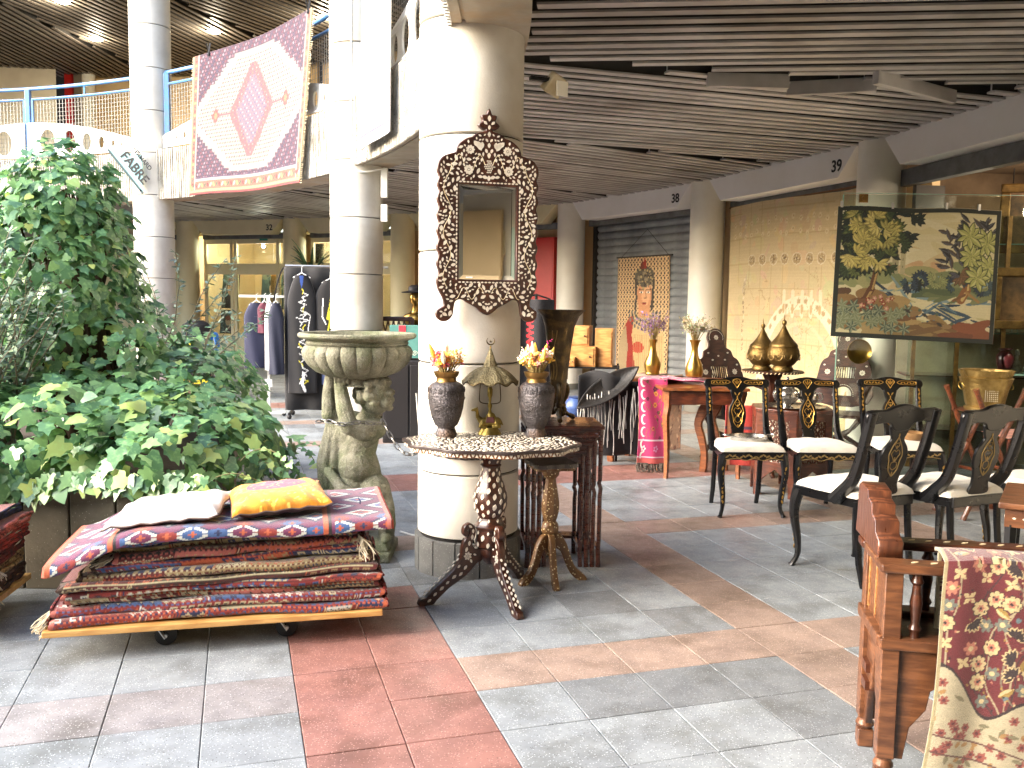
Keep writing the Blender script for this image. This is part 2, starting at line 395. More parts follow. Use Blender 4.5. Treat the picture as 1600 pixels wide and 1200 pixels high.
# ---- round concrete columns of the courtyard edge
def ring_column(k, label):
    c = pol(R1, PAZ[k]); t = T('concrete_column', label, 'column', c, PAZ[k], 'drum columns of the courtyard edge')
    core = MB().lathe([(.268, 0), (.268, 7.0)], 32); obj('core', core, m_dark, t)
    zs = [.205]+[.555+.594*q for q in range(12)]
    zs = [z for z in zs if z < 7]+[7.0]
    for a, b in zip(zs[:-1], zs[1:]):
        r = .281
        mb = MB().lathe([(r-.012, a+.003), (r, a+.009), (r, b-.009), (r-.012, b-.003)], 48); obj('drum', mb, m_conc, t)
    for q in range(14):
        mb = MB(); a0, a1 = 2*PI*q/14+.012, 2*PI*(q+1)/14-.012; pts = []
        for s in range(5):
            a = a0+(a1-a0)*s/4; pts.append((math.cos(a)*.298, math.sin(a)*.298))
        for s in range(5):
            a = a1-(a1-a0)*s/4; pts.append((math.cos(a)*.26, math.sin(a)*.26))
        mb.prism(pts, .19, Matrix.Translation((0, 0, .095))); obj('plinth_panel', mb, M('plinth_terrazzo', S(118, 118, 114), .6, c2=S(92, 92, 90), scale=6, rand=.08, specks=((S(170, 170, 166), 90, .1, .2),)), t)
    return t
ring_column(2, 'big stained concrete column carrying the inlaid mirror')
ring_column(3, 'pale drum column behind the stone basin, beside the black garments')
ring_column(4, 'pale drum column behind the ivy, holding the glass triangle sign')
# ---- balcony: ribbed rim, slab, soffit
A0, A1 = math.radians(-50), math.radians(120)
bal = MB(); n = 300
prof = [(RO, ZC+.2), (RO, ZS), (RI+.10, ZS), (RI+.10, ZS+.015), (RI+.08, ZS+.015), (RI+.08, ZS), (RI+.03, ZS), (RI+.03, ZT), (RO+.0, ZT)]
V = []; F = []
for i in range(n+1):
    a = A0+(A1-A0)*i/n
    for r, z in prof: V.append(pol(r, a, z))
q = len(prof)
F = [(i*q+j, (i+1)*q+j, (i+1)*q+j+1, i*q+j+1) for i in range(n) for j in range(q-1)]
bal.add(V, F); bslab = struct('balcony_slab', bal, m_soff)
rb = MB(); pitch = .046/RI; nr = int((A1-A0)/pitch); rnd = random.Random(5)
V = []; F = []
for i in range(nr):
    a = A0+i*pitch
    pr = [(a, 0.), (a+pitch*.12, .028), (a+pitch*.52, .028), (a+pitch*.64, 0.)]
    base = len(V); zz = [ZS-.012, ZS+.2, ZS+.4, ZT-.0]
    for z in zz:
        for (aa, h) in pr:
            hh = h*rnd.uniform(.55, 1.1); V.append(pol(RI+.03-hh, aa, z))
    for s in range(3):
        for u in range(3): F.append((base+s*4+u, base+s*4+u+1, base+(s+1)*4+u+1, base+(s+1)*4+u))
    F.append((base, base+1, base+2, base+3)); F.append((base+12, base+13, base+14, base+15))
rb.add(V, F); o = obj('rib_band', rb, m_rim, bslab); o['kind'] = 'stuff'
# slab above slats, roof above the upper gallery (left off the far side to let sky light in), both structure
def annulus(mb, r0, r1, z0, z1, a0, a1, n=120):
    V = []; F = []
    for i in range(n+1):
        a = a0+(a1-a0)*i/n
        for r, z in ((r0, z0), (r1, z0), (r1, z1), (r0, z1)): V.append(pol(r, a, z))
    for i in range(n):
        for j in range(4): F.append((i*4+j, i*4+(j+1) % 4, (i+1)*4+(j+1) % 4, (i+1)*4+j))
    mb.add(V, F); return mb
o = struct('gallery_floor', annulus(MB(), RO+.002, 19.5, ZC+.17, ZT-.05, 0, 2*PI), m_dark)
rf = MB(); annulus(rf, R1-.35, 24, ZU+.16, ZU+.55, math.radians(-75), math.radians(125)); struct('roof', rf, m_dark)
back_rim = MB(); annulus(back_rim, RI+.03, RO, ZS, ZT, math.radians(121), math.radians(309)); struct('balcony_rim_behind', back_rim, m_conc)
# ---- ceiling slats, radial, sector by sector
def facade_R(az, poly=None):
    d = Vector((math.cos(az), math.sin(az))); c = Vector((CX, CY)); best = 99
    for a, b in zip(RINGP, RINGP[1:]+RINGP[:1]):
        e = b-a; den = d.x*e.y-d.y*e.x
        if abs(den) < 1e-9: continue
        w_ = a-c; t = (w_.x*e.y-w_.y*e.x)/den; s = (w_.x*d.y-w_.y*d.x)/den
        if t > 0 and -1e-6 <= s <= 1+1e-6: best = min(best, t)
    return best
m_web_shade = M('slat_web_shade', S(52, 50, 49), .7)  # shade between the slats painted onto the webs, really the flange metal
def slats(parent, z, rin, routoff, sectors, pitch, wd, ht, mat, limit=299):
    cnt = 0; r_ = random.Random(11)
    for (b0, b1, dr) in sectors:
        b0, b1, dr = math.radians(b0), math.radians(b1), math.radians(dr); d = Vector((math.cos(dr), math.sin(dr))); nn = Vector((-d.y, d.x)); c = Vector((CX, CY))
        for k in range(-40, 41):
            off = k*pitch; pts = []
            for s in range(160):
                p = c+d*(8+s*.07)+nn*off; a, R = azr(p)
                if b0 <= a <= b1 and R > rin and R < facade_R(a)+routoff: pts.append(8+s*.07)
            if len(pts) < 4: continue
            s0, s1 = pts[0], pts[-1]-r_.choice((0, .0, .04)); zz = z+r_.uniform(-.004, .004)
            A = c+d*s0+nn*off; B = c+d*s1+nn*off
            mb = MB(); L_ = (B-A).length
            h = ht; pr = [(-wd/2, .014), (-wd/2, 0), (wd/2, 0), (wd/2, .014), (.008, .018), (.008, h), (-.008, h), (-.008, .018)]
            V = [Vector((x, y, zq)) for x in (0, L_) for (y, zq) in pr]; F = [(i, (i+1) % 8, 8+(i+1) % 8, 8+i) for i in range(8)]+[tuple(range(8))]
            mb.add(V, F); me_ = mb.mesh('slat'); me_.materials.append(mat); me_.materials.append(m_web_shade)
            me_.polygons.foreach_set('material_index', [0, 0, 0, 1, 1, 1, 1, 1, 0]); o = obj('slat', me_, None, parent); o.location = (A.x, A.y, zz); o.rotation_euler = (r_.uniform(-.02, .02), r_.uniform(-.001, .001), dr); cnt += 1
    return cnt
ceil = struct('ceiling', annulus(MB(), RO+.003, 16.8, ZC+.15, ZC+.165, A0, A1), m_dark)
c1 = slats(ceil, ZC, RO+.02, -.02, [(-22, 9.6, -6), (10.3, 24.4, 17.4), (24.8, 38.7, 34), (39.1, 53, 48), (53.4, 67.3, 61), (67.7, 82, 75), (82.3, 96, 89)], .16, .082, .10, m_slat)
upc = struct('ceiling_above_gallery', annulus(MB(), R1-.3, 18, ZU+.11, ZU+.13, math.radians(40), A1), m_dark)
m_slat2 = M('upper_slat_metal', S(126, 118, 110), .55, c2=S(104, 96, 88), scale=2, rand=.1, world=True)
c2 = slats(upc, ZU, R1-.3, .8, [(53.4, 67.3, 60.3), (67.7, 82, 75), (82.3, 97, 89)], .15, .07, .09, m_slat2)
print('slats', c1, c2)
# drooping metal channels at the seam of the ceiling
for i, (a, b, w_) in enumerate((((1105, 125), (1232, 128), .17), ((1229, 139), (1370, 132), .15), ((1368, 120), (1490, 152), .15))):
    A = gp(*a, ZC-.03); B = gp(*b, ZC-.03); tr = MB().bar(A, B, .05, .10)
    tag(obj('ceiling_channel', tr, m_slat, bevel=.004), ('loose grey metal channel at the ceiling seam, left one of three', 'loose grey metal channel at the ceiling seam, middle one of three', 'loose grey metal channel at the ceiling seam, right one by the white fascia')[i], 'metal channel', 'loose channels under the ceiling')
# ---- facade: columns, fascia beams, walls
def on_line(a, b, s, off=0.):   # point at distance s from a, off outward (away from courtyard)
    d = (b-a).normalized(); nrm = Vector((d.y, -d.x))
    if (a+nrm-Vector((CX, CY))).length < (a-Vector((CX, CY))).length: nrm = -nrm
    return a+d*s+nrm*off, d, nrm
klabels = ['cream facade column at the right edge', 'white facade column behind the hanging landscape tapestry', 'cream facade column between shutter and beige wall cloth', 'cream facade column left of the grey shutter',
           'cream facade column behind the stone basin column', 'cream facade column beside the tall green plant', 'cream facade column left of the lit shop door', 'cream facade column hidden behind the ivy']
def kcolumn(p, label, zt=ZC+.1, z0=0., r=.235, mat=m_kcol):
    t = T('facade_column', label, 'column', (p.x, p.y, z0), 0, 'facade columns')
    obj('shaft', MB().lathe([(r, 0), (r, zt-z0)], 40), mat, t); obj('base_ring', MB().lathe([(r+.012, 0), (r+.012, .09), (r, .1)], 40, caps=False), M('skirting_grey', S(110, 108, 100), .6), t); return t
for i, p in enumerate(K): kcolumn(p, klabels[i], mat=m_kcol if i < 4 else m_cream)
flabels = ['white fascia beam over the open shop at right', 'white fascia beam numbered 39 above the beige wall cloth', 'white fascia beam with number above the grey shutter', 'light-tinted cream fascia beam left of the shutter, behind the mirror column',
           'light-tinted cream fascia beam behind the stone basin column', 'light-tinted cream fascia beam above the lit shop door', 'light-tinted cream fascia beam behind the ivy']
NUMT = {1: '39', 2: '38', 5: '32'}
def text_mesh(txt, size, t=.002):
    cu = bpy.data.curves.new('tx', 'FONT'); cu.body = txt; cu.size = size; cu.extrude = t; cu.align_x = 'CENTER'; cu.align_y = 'CENTER'; cu.offset = size*.02
    o = bpy.data.objects.new('tx', cu); col.objects.link(o); dg = bpy.context.evaluated_depsgraph_get(); me = bpy.data.meshes.new_from_object(o.evaluated_get(dg))
    bpy.data.objects.remove(o); bpy.data.curves.remove(cu); me.materials.clear(); return me
m_ink = M('black_ink', S(24, 24, 26), .6)
for i in range(7):
    a, b = K[i+1], K[i]     # a is further left, b further right
    if i == 0: a, b = K[1], K[0]
    L_ = (b-a).length; d = (b-a).normalized(); nrm = on_line(a, b, 0)[2]; ang = math.atan2(d.y, d.x)
    t = T('fascia_beam', flabels[i], 'beam', (a.x, a.y, 0), ang, 'fascia beams')
    zb, zt = 2.83, ZC+.14; c = .36; x0, x1 = .16, L_-.16
    me = plate([[(x0, zt), (x0+.06, zt-.12), (x0+c, zb), (x1-c, zb), (x1-.06, zt-.12), (x1, zt)]], .30, .004)
    mt = m_white if i < 3 else m_cream; sgn = -1 if (Matrix.Rotation(-ang, 2) @ nrm).y > 0 else 1  # one paint throughout; left beams coloured cream for their different light
    ob = obj('beam', me, mt, t); ob.location.y = -sgn*.02
    obj('soffit_track', MB().box((L_/2, -sgn*.26, 2.80), (L_-.5, .14, .10)), m_steel, t)
    if i in NUMT:
        nm = text_mesh(NUMT[i], .17); o = obj('number', nm, m_ink, t); o.rotation_euler = (PI/2, 0, 0) if sgn < 0 else (PI/2, 0, PI)
        o.location = (L_-.54, sgn*.133, 2.95); o['label'] = 'black house number'
        o.rotation_euler = (PI/2, 0, 0)
# which way is the courtyard in bay coordinates
def bay(i):
    a, b = K[i+1], K[i]; d = (b-a).normalized(); nrm = on_line(a, b, 0)[2]; return a, b, d, nrm, (b-a).length
def wall_mesh(i, off, z0, z1, t=.1, s0=0., s1=None):
    a, b, d, nrm, L_ = bay(i); s1 = L_ if s1 is None else s1; mb = MB()
    A = a+d*s0+nrm*off; B = a+d*s1+nrm*off; C_ = B+nrm*t; D_ = A+nrm*t
    V = [(p.x, p.y, z) for z in (z0, z1) for p in (A, B, C_, D_)]
    return mb.add(V, [(3, 2, 1, 0), (4, 5, 6, 7), (0, 1, 5, 4), (1, 2, 6, 5), (2, 3, 7, 6), (3, 0, 4, 7)])
# wall behind bay 1 (beige cloth), bay 3, bay 6 ; upper walls all bays ; the ring behind the camera
tag(obj('wall', wall_mesh(1, .42, 0, 3.3, .1, -.3, 3.6), m_tan), 'tan wall behind the beige embroidered cloth', 'wall')
tag(obj('wall', wall_mesh(3, .34, 0, 3.3, .1, -.3, 4.3), m_tan), 'tan wall with red cabinet behind the mirror column', 'wall')
tag(obj('wall', wall_mesh(6, .34, 0, 3.3), m_cream), 'cream wall behind the ivy mound', 'wall')
tag(obj('wall', wall_mesh(2, .52, 0, 3.3, .1, -.35, 4.0), m_dark), 'dark wall behind the rolling shutter', 'wall')
for i in range(7):
    if i in (3, 4, 5, 6):
        tag(obj('upper_wall', wall_mesh(i, .9, ZT-.05, ZU+.16), m_tan), ['', '', '', 'tan upper wall above the mirror column', 'tan upper wall behind the purple hanging carpet', 'tan upper wall beside the left drum column', 'tan upper wall with framed picture at far left'][i], 'wall')
bw = MB()
for a, b in zip(BACK[:-1], BACK[1:]):
    hb_ = 3.3 if math.radians(115) < azr(a)[0] % (2*PI) < math.radians(285) else 7  # far side held to one storey so low sky light gets in
    bw.add([(a.x, a.y, 0), (b.x, b.y, 0), (b.x, b.y, hb_), (a.x, a.y, hb_)], [(0, 1, 2, 3)])
for a, b in ((K[-1], BACK[0]), (BACK[-1], K[0])): bw.add([(a.x, a.y, 0), (b.x, b.y, 0), (b.x, b.y, 7), (a.x, a.y, 7)], [(0, 1, 2, 3)])
for i in (0, 1, 2): bw.add(wall_mesh(i, 1.2, ZT, 7).v, wall_mesh(i, 1.2, ZT, 7).f)
for a in BACK[-6:]: bw.lathe([(.24, 0), (.24, 3.2)], 24, (a.x-.0, a.y, 0))
struct('arcade_wall_behind', bw, M('far_arcade_wall', S(226, 218, 200), .7, c2=S(190, 180, 160), scale=.6, world=True))
for k_, (a, b) in enumerate(zip(BACK[-6:-1], BACK[-5:])):      # shop fronts behind the camera, seen in the mirror
    m_ = (a+b)/2; dd = (b-a).normalized(); an_ = math.atan2(dd.y, dd.x); cc_ = Vector((CX, CY)); nn_ = (cc_-m_).normalized()
    t = T('shop_opening', 'shop front behind the viewer, '+['first', 'second', 'third', 'fourth', 'fifth'][k_]+' of five across the arcade', 'shop', (m_.x+nn_.x*.06, m_.y+nn_.y*.06, 0), an_, 'shop fronts behind the viewer')
    obj('fascia', MB().box((0, 0, 2.98), (2.7, .25, .34)), m_white, t); obj('dark_opening', MB().box((.3, 0, 1.3), (1.3, .05, 2.6)), m_tan, t); obj('transom', MB().box((.3, -.04, 2.2), (1.3, .05, .3)), MATS['cream_paint_and_light'], t); obj('locker', MB().box((-.75, .0, 1.15), (.6, .3, 2.3)), M('locker_green', S(176, 196, 180), .5), t); obj('red_box', MB().box((.62, -.05, 1.8), (.3, .12, .6)), M('fire_red', S(196, 34, 32), .4, c2=S(180, 28, 28), scale=3), t)
# rolling shutter, bay 2
a, b, d, nrm, L_ = bay(2)
sh = T('rolling_shutter', 'closed grey metal rolling shutter behind the portrait hanging', 'shutter', (a.x+nrm.x*.40, a.y+nrm.y*.40, 0), math.atan2(d.y, d.x))
sgn2 = 1 if (Matrix.Rotation(-math.atan2(d.y, d.x), 2) @ nrm).y > 0 else -1
m_shut = M('shutter_metal', S(158, 162, 164), .45, metal=.3, c2=S(128, 132, 135), scale=3, c3=S(104, 107, 110), scale3=1.2, bump=.12, bscale=25, rand=.06)
sm_ = MB(); pr = [(0, 0), (-.012, .012), (-.028, .045), (-.028, .075), (-.012, .108), (0, .112), (0, .120)]
sm_.add([(x, sgn2*y, z) for x in (.24, L_-.24) for (y, z) in pr], [(i, i+1, 7+i+1, 7+i) for i in range(6)])
sme = sm_.mesh('slat'); sme.materials.append(m_shut)
for k in range(24):
    o = obj('shutter_slat', sme, None, sh); o.location = (0, 0, .02+k*.12); thick(o, .003)
for x in (.22, L_-.22): obj('guide_rail', MB().box((x, -.03*sgn2, 1.45), (.07, .09, 2.9)), m_brownd, sh)
# ---- railing of the gallery
def arc_map(az_c, R): return lambda x, y, z: pol(R+y, az_c-x/R, z)
def bend(me, az_c, R, z0):
    for v in me.vertices:
        p = pol(R+v.co.y, az_c-v.co.x/R, z0+v.co.z); v.co = p
    me.update(); return me
def ellipse(x, z, rx, rz, n=24): return [(x+rx*math.cos(2*PI*i/n), z+rz*math.sin(2*PI*i/n)) for i in range(n)]
rlab = {2: 'blue gallery railing with white perforated panel right of the basin column', 3: 'blue gallery railing behind the purple hanging carpet', 4: 'blue gallery railing with white perforated panel left of the glass sign'}
for k in (2, 3, 4):
    az0, az1 = PAZ[k], PAZ[k]+math.radians(28.58); azm = (az0+az1)/2; t = T('gallery_railing', rlab[k], 'railing', (0, 0, 0), 0, 'gallery railings')
    half = R1*math.radians(14.29)-.31; RR = R1+.02
    # handrail
    obj('handrail', MB().tube([pol(RR, az0+.03+(az1-az0-.06)*i/24, 4.66) for i in range(25)], .028, 10), m_blue, t)
    for sx in (-1, 1):
        arch = [(sx*.03, 0.03)]+[(sx*(.03+(half-.03)*i/16), .20+.36*math.cos(i/16*PI/2)) for i in range(17)]+[(sx*half, .03)]
        holes = [ellipse(sx*x, z, rx, rz) for x, z, rx, rz in ((.42, .26, .15, .19), (.84, .25, .125, .165), (1.20, .225, .09, .13), (1.50, .20, .06, .09), (1.74, .17, .035, .05), (1.92, .15, .02, .03))]
        me = bend(plate([arch]+holes, .02), azm, RR-.06, ZT); obj('perforated_panel', me, m_pan, t)
        fr = MB(); zz = 4.50
        fr.tube([pol(RR, azm-sx*(.08+(half-.08)*i/10)/RR, zz) for i in range(11)], .018, 6)
        for x in (.08, half): fr.bar(pol(RR, azm-sx*x/RR, ZT+.02), pol(RR, azm-sx*x/RR, zz), .03, .03)
        obj('panel_frame', fr, m_blue, t)
        wm = MB(); x = .1
        while x < half: wm.bar(pol(RR+.01, azm-sx*x/RR, ZT+.05), pol(RR+.01, azm-sx*x/RR, zz), .006, .006); x += .062
        z = ZT+.1
        while z < zz: wm.tube([pol(RR+.014, azm-sx*(.08+(half-.08)*i/10)/RR, z) for i in range(11)], .003, 4); z += .062
        o = obj('wire_mesh', wm, m_wire, t); o['kind'] = 'stuff'
        obj('stanchion', MB().bar(pol(RR, azm-sx*half*.5/RR, 4.5), pol(RR, azm-sx*half*.5/RR, 4.66), .02, .02), m_blue, t)
    for az in (azm, az0+.032, az1-.032): obj('post', MB().bar(pol(RR, az, ZT-.25), pol(RR, az, 4.65), .075, .075), m_blue, t, bevel=.006)
# ================================================================ planter and ivy
m_planter = M('planter_concrete', S(112, 104, 88), .85, c2=S(88, 82, 68), scale=3, c3=S(74, 76, 58), scale3=1.5, bump=.35, bscale=60, specks=((S(170, 165, 150), 60, .05, .14),), world=True)
pl = T('planter', 'long grooved concrete planter under the ivy', 'planter', (-2.6, 4.42, 0))
x0, x1 = -1.6, 1.09
pts_ = [(x0, .02), (x1-.02, .02), (x1-.98, 3.7), (x0, 3.7)]
obj('body', MB().prism(pts_, .53, Matrix.Translation((0, 0, .265))), M('planter_core', S(60, 56, 48), .9), pl)
x = x1; rnd = random.Random(2)
while x > x0:                                    # board-marked panels, front
    w_ = .235; obj('front_panel', MB().box((x-w_/2, .015, .27), (w_-.008, .03, .54)), m_planter, pl, bevel=.006); x -= w_
sd = Vector((-.97, 3.66, 0)); sl_ = sd.length; sd.normalize(); y = .02
while y < sl_-.2:
    p = Vector((x1-.01, .03, .27))+sd*(y+.117); obj('side_panel', MB().box(p, (.03, .227, .54), rz=math.atan2(sd.y, sd.x)-PI/2), m_planter, pl, bevel=.006); y += .235
obj('soil', MB().prism([(p[0]*.99, p[1]*.99+.02) for p in pts_], .02, Matrix.Translation((0, 0, .54))), M('soil', S(58, 46, 34), .95, bump=.8, bscale=40), pl)
def leaf_mat(name, by_attr, c0, c1, c2, c3):
    mt = bpy.data.materials.new(name); mt.use_nodes = True; n = mt.node_tree.nodes; L = mt.node_tree.links; b = n['Principled BSDF']
    if by_attr: a = n.new('ShaderNodeAttribute'); a.attribute_name = 'col'; r = a.outputs['Fac']
    else: a = n.new('ShaderNodeObjectInfo'); r = a.outputs['Random']
    cr = n.new('ShaderNodeValToRGB'); e = cr.color_ramp.elements; e[0].position = 0; e[0].color = (*c0, 1); e[1].position = 1; e[1].color = (*c3, 1)
    for p, c in ((.4, c1), (.78, c2)):
        q = e.new(p); q.color = (*c, 1)
    L.new(r, cr.inputs[0])
    # pale veins and edge blotches
    g = n.new('ShaderNodeNewGeometry'); nz = n.new('ShaderNodeTexNoise'); nz.inputs['Scale'].default_value = 38; nz.inputs['Detail'].default_value = 3; L.new(g.outputs['Position'], nz.inputs[0])
    mr = n.new('ShaderNodeMapRange'); mr.inputs[1].default_value = .5; mr.inputs[2].default_value = .75; mr.inputs[4].default_value = .5; L.new(nz.outputs[0], mr.inputs[0])
    mx = n.new('ShaderNodeMix'); mx.data_type = 'RGBA'; L.new(mr.outputs[0], mx.inputs[0]); L.new(cr.outputs[0], mx.inputs[6]); mx.inputs[7].default_value = (*[min(1, x*1.7+.02) for x in c2], 1)
    L.new(mx.outputs[2], b.inputs['Base Color']); b.inputs['Roughness'].default_value = .36; b.inputs['Specular IOR Level'].default_value = .6
    b.inputs['Transmission Weight'].default_value = 0
    o = n['Material Output']; tl = n.new('ShaderNodeBsdfTranslucent'); L.new(mx.outputs[2], tl.inputs[0]); ms = n.new('ShaderNodeMixShader'); ms.inputs[0].default_value = .22
    L.new(b.outputs[0], ms.inputs[1]); L.new(tl.outputs[0], ms.inputs[2]); L.new(ms.outputs[0], o.inputs[0]); return mt
IV = ((.052, .14, .065), (.11, .25, .10), (.21, .38, .13), (.46, .55, .15))
m_ivy_a = leaf_mat('ivy_leaf_mass', True, *IV); m_ivy_o = leaf_mat('ivy_leaf', False, *IV)
SH = ((.05, .10, .065), (.10, .17, .11), (.18, .26, .17), (.28, .36, .18))
m_shr = leaf_mat('shrub_leaf', True, *SH)
def ivy_shape(v):
    # five-lobed ivy leaf, base at origin, tip towards +x, cupped
    pts = [[(0, 0), (-.14, .24), (.02, .5), (.2, .34), (.42, .42), (.52, .2), (1., 0)], [(0, 0), (-.2, .2), (-.06, .42), (.18, .3), (.5, .34), (.6, .16), (.95, 0)],
           [(0, 0), (-.1, .3), (.12, .46), (.3, .36), (.5, .3), (.7, .18), (.9, 0)]][v]
    full = pts+[(x, -y) for x, y in reversed(pts[1:-1])]
    V = [(.3, 0, .035)]+[(x, y, -.22*y*y-.14*x*x+.06) for x, y in full]
    n = len(full); return V, [(0, 1+i, 1+(i+1) % n) for i in range(n)]
SHAPES = [ivy_shape(i) for i in range(3)]
LEAFME = []
for V, F in SHAPES:
    me = MB().add(V, F, smooth=True).mesh('leaf'); me.materials.append(m_ivy_o); LEAFME.append(me)
def leaf_mtx(p, nrm, tip, s):
    n_ = nrm.normalized(); x = (tip-n_*tip.dot(n_)); x = x.normalized() if x.length > 1e-4 else frame_of(n_)[0]; y = n_.cross(x)
    return Matrix(((x.x*s, y.x*s, n_.x*s, p.x), (x.y*s, y.y*s, n_.y*s, p.y), (x.z*s, y.z*s, n_.z*s, p.z), (0, 0, 0, 1)))
class Leaves:
    def __init__(s): s.V = []; s.F = []; s.C = []; s.n = 0
    def add(s, mt, shape, c):
        V, F = shape; A = np.array(V)@np.array(mt.to_3x3()).T+np.array(mt.translation); s.V.append(A); s.F.append(np.array(F)+s.n); s.C.append(np.full(len(V), c)); s.n += len(V)
    def mesh(s, name, mat):
        V = np.concatenate(s.V); F = np.concatenate(s.F); me = bpy.data.meshes.new(name); me.from_pydata(V.tolist(), [], F.tolist())
        at = me.color_attributes.new('col', 'FLOAT_COLOR', 'POINT'); c = np.concatenate(s.C); a = np.stack([c, c, c, np.ones_like(c)], 1).astype(np.float32); at.data.foreach_set('color', a.ravel())
        me.polygons.foreach_set('use_smooth', [True]*len(F)); me.materials.append(mat); me.update(); return me
# lumps the ivy grows over (world): centre, radii, number of leaves, leaf size
lumps = [((-2.86, 5.75, 1.98), (.31, .34, .42), 1100, .082), ((-2.80, 5.75, 1.5), (.36, .40, .62), 1600, .082), ((-2.68, 5.75, 1.05), (.47, .48, .5), 1200, .085), ((-2.95, 5.55, 1.7), (.32, .3, .42), 500, .08),
         ((-2.62, 5.20, .66), (.95, .86, .34), 1900, .105), ((-1.92, 5.10, .60), (.52, .72, .32), 1300, .095), ((-2.2, 5.8, .76), (.5, .6, .36), 900, .09), ((-2.62, 6.9, .76), (.55, .9, .46), 1000, .08), ((-3.2, 5.0, .62), (.6, .6, .38), 800, .10)]
iv = T('ivy_plant', 'big ivy mound climbing high over the concrete planter', 'plant', (-2.6, 5.4, .53))
rnd = random.Random(8); LV = Leaves(); cand = []; org = Vector((-2.6, 5.4, .53)); camp = Vector((0, 0, HC))
for li, (c, r, cnt, sz) in enumerate(lumps):
    c = Vector(c); 
    for _ in range(cnt):
        u = rnd.uniform(-.75, 1); a = rnd.uniform(0, 2*PI); q = math.sqrt(1-u*u); dirv = Vector((q*math.cos(a), q*math.sin(a), u))
        if dirv.y > .65 and rnd.random() < .8: continue
        k = rnd.choice((1, 1, 1.04, 1.1, .9, .8))*rnd.uniform(.94, 1.05)*(1+.14*math.sin(5*a+li)*math.sin(4*u+2*li)); p = c+Vector((dirv.x*r[0], dirv.y*r[1], dirv.z*r[2]))*k
        inside = 0
        for lj, (c2, r2, _, _) in enumerate(lumps):
            if lj != li:
                w_ = p-Vector(c2); inside += (w_.x/r2[0])**2+(w_.y/r2[1])**2+(w_.z/r2[2])**2 < .62
        if inside or p.z < .36 or (p.z < .52 and p.y < 4.75): continue
        if p.z < .56 and p.y > 4.44 and p.x < -1.52: continue
        nrm = Vector((dirv.x/r[0], dirv.y/r[1], dirv.z/r[2])).normalized()
        face = (nrm*.7+Vector((0, 0, .55))+Vector((rnd.gauss(0, .38), rnd.gauss(0, .38), rnd.gauss(0, .3)))+(camp-p).normalized()*.25).normalized()
        tip = (Vector((0, 0, -1))+nrm*.35+Vector((rnd.gauss(0, .45), rnd.gauss(0, .45), 0)))
        s = sz*rnd.choice((.55, .7, .85, 1, 1.1, 1.25)); depth = k
        colr = min(1, max(0, rnd.gauss(.32, .2)+(.25 if rnd.random() < .12 else 0)+(.45 if (s < sz*.75 and rnd.random() < .3) else 0)))
        cand.append((p, face, tip, s, colr, nrm))
# overhanging runners along the front edge
for _ in range(330):
    x = rnd.uniform(-3.45, -1.47); base = rnd.uniform(.0, 1); z = .60-.10*base*(.6+.4*math.sin(7*x)); p = Vector((x, 4.38-.05*rnd.random(), z))
    cand.append((p, Vector((rnd.gauss(0, .3), -1, .5+rnd.gauss(0, .2))), Vector((rnd.gauss(0, .5), 0, -1)), rnd.choice((.06, .08, .1, .11)), min(1, max(0, rnd.gauss(.45, .25))), Vector((0, -1, .3))))
cand.sort(key=lambda q: -(q[3]/(q[0]-camp).length)*(1 if (q[5].dot(camp-q[0]) > 0 and q[0].x/q[0].y > -.58) else .01))
for k, (p, face, tip, s, cc, nn_) in enumerate(cand):
    mt = leaf_mtx(p-org, face, tip, s)
    if k < 290:
        o = bpy.data.objects.new('leaf', LEAFME[k % 3]); col.objects.link(o); o.parent = iv; o.matrix_local = mt
    else: LV.add(mt, SHAPES[k % 3], cc)
o = obj('foliage', LV.mesh('foliage', m_ivy_a), None, iv); o['kind'] = 'stuff'
st = MB()
for _ in range(46):
    a = rnd.uniform(0, 2*PI); x, y = math.cos(a)*rnd.uniform(.05, .24), math.sin(a)*rnd.uniform(.05, .24); pts = []
    for i in range(9): pts.append((x-.14+rnd.gauss(0, .03)-.12*i/8, y+.35+rnd.gauss(0, .035), i*.2))
    st.tube(pts, [.018-.0015*i for i in range(9)], 5)
st.tube([(-.12, .35, 0), (-.16, .35, .7), (-.24, .35, 1.5)], [.22, .18, .1], 10)
obj('stem', st, M('ivy_bark', S(74, 58, 42), .9, bump=.6, bscale=40), iv)
# trailing runners with small leaves at the right edge
RV = Leaves(); rs = MB()
for k in range(16):
    p = Vector((rnd.uniform(-1.62, -1.38), rnd.uniform(4.3, 5.6), rnd.uniform(.45, .62))); d = Vector((rnd.uniform(.2, 1), rnd.uniform(-.5, .3), rnd.uniform(-.2, .4))).normalized(); pts = []
    for i in range(7):
        pts.append(p-org); p = p+d*.045; d = (d+Vector((rnd.gauss(0, .2), rnd.gauss(0, .2), -.28))).normalized()
        RV.add(leaf_mtx(p-org, Vector((rnd.gauss(0, .4), -.6, .7)), d+Vector((rnd.gauss(0, .7), 0, -.3)), rnd.uniform(.03, .065)), SHAPES[i % 3], rnd.uniform(.4, 1))
    rs.tube(pts, .0025, 4)
o = obj('runner_leaves', RV.mesh('runner', m_ivy_a), None, iv); o['kind'] = 'stuff'; o = obj('runners', rs, M('runner_stem', S(120, 110, 70), .7), iv); o['kind'] = 'stuff'
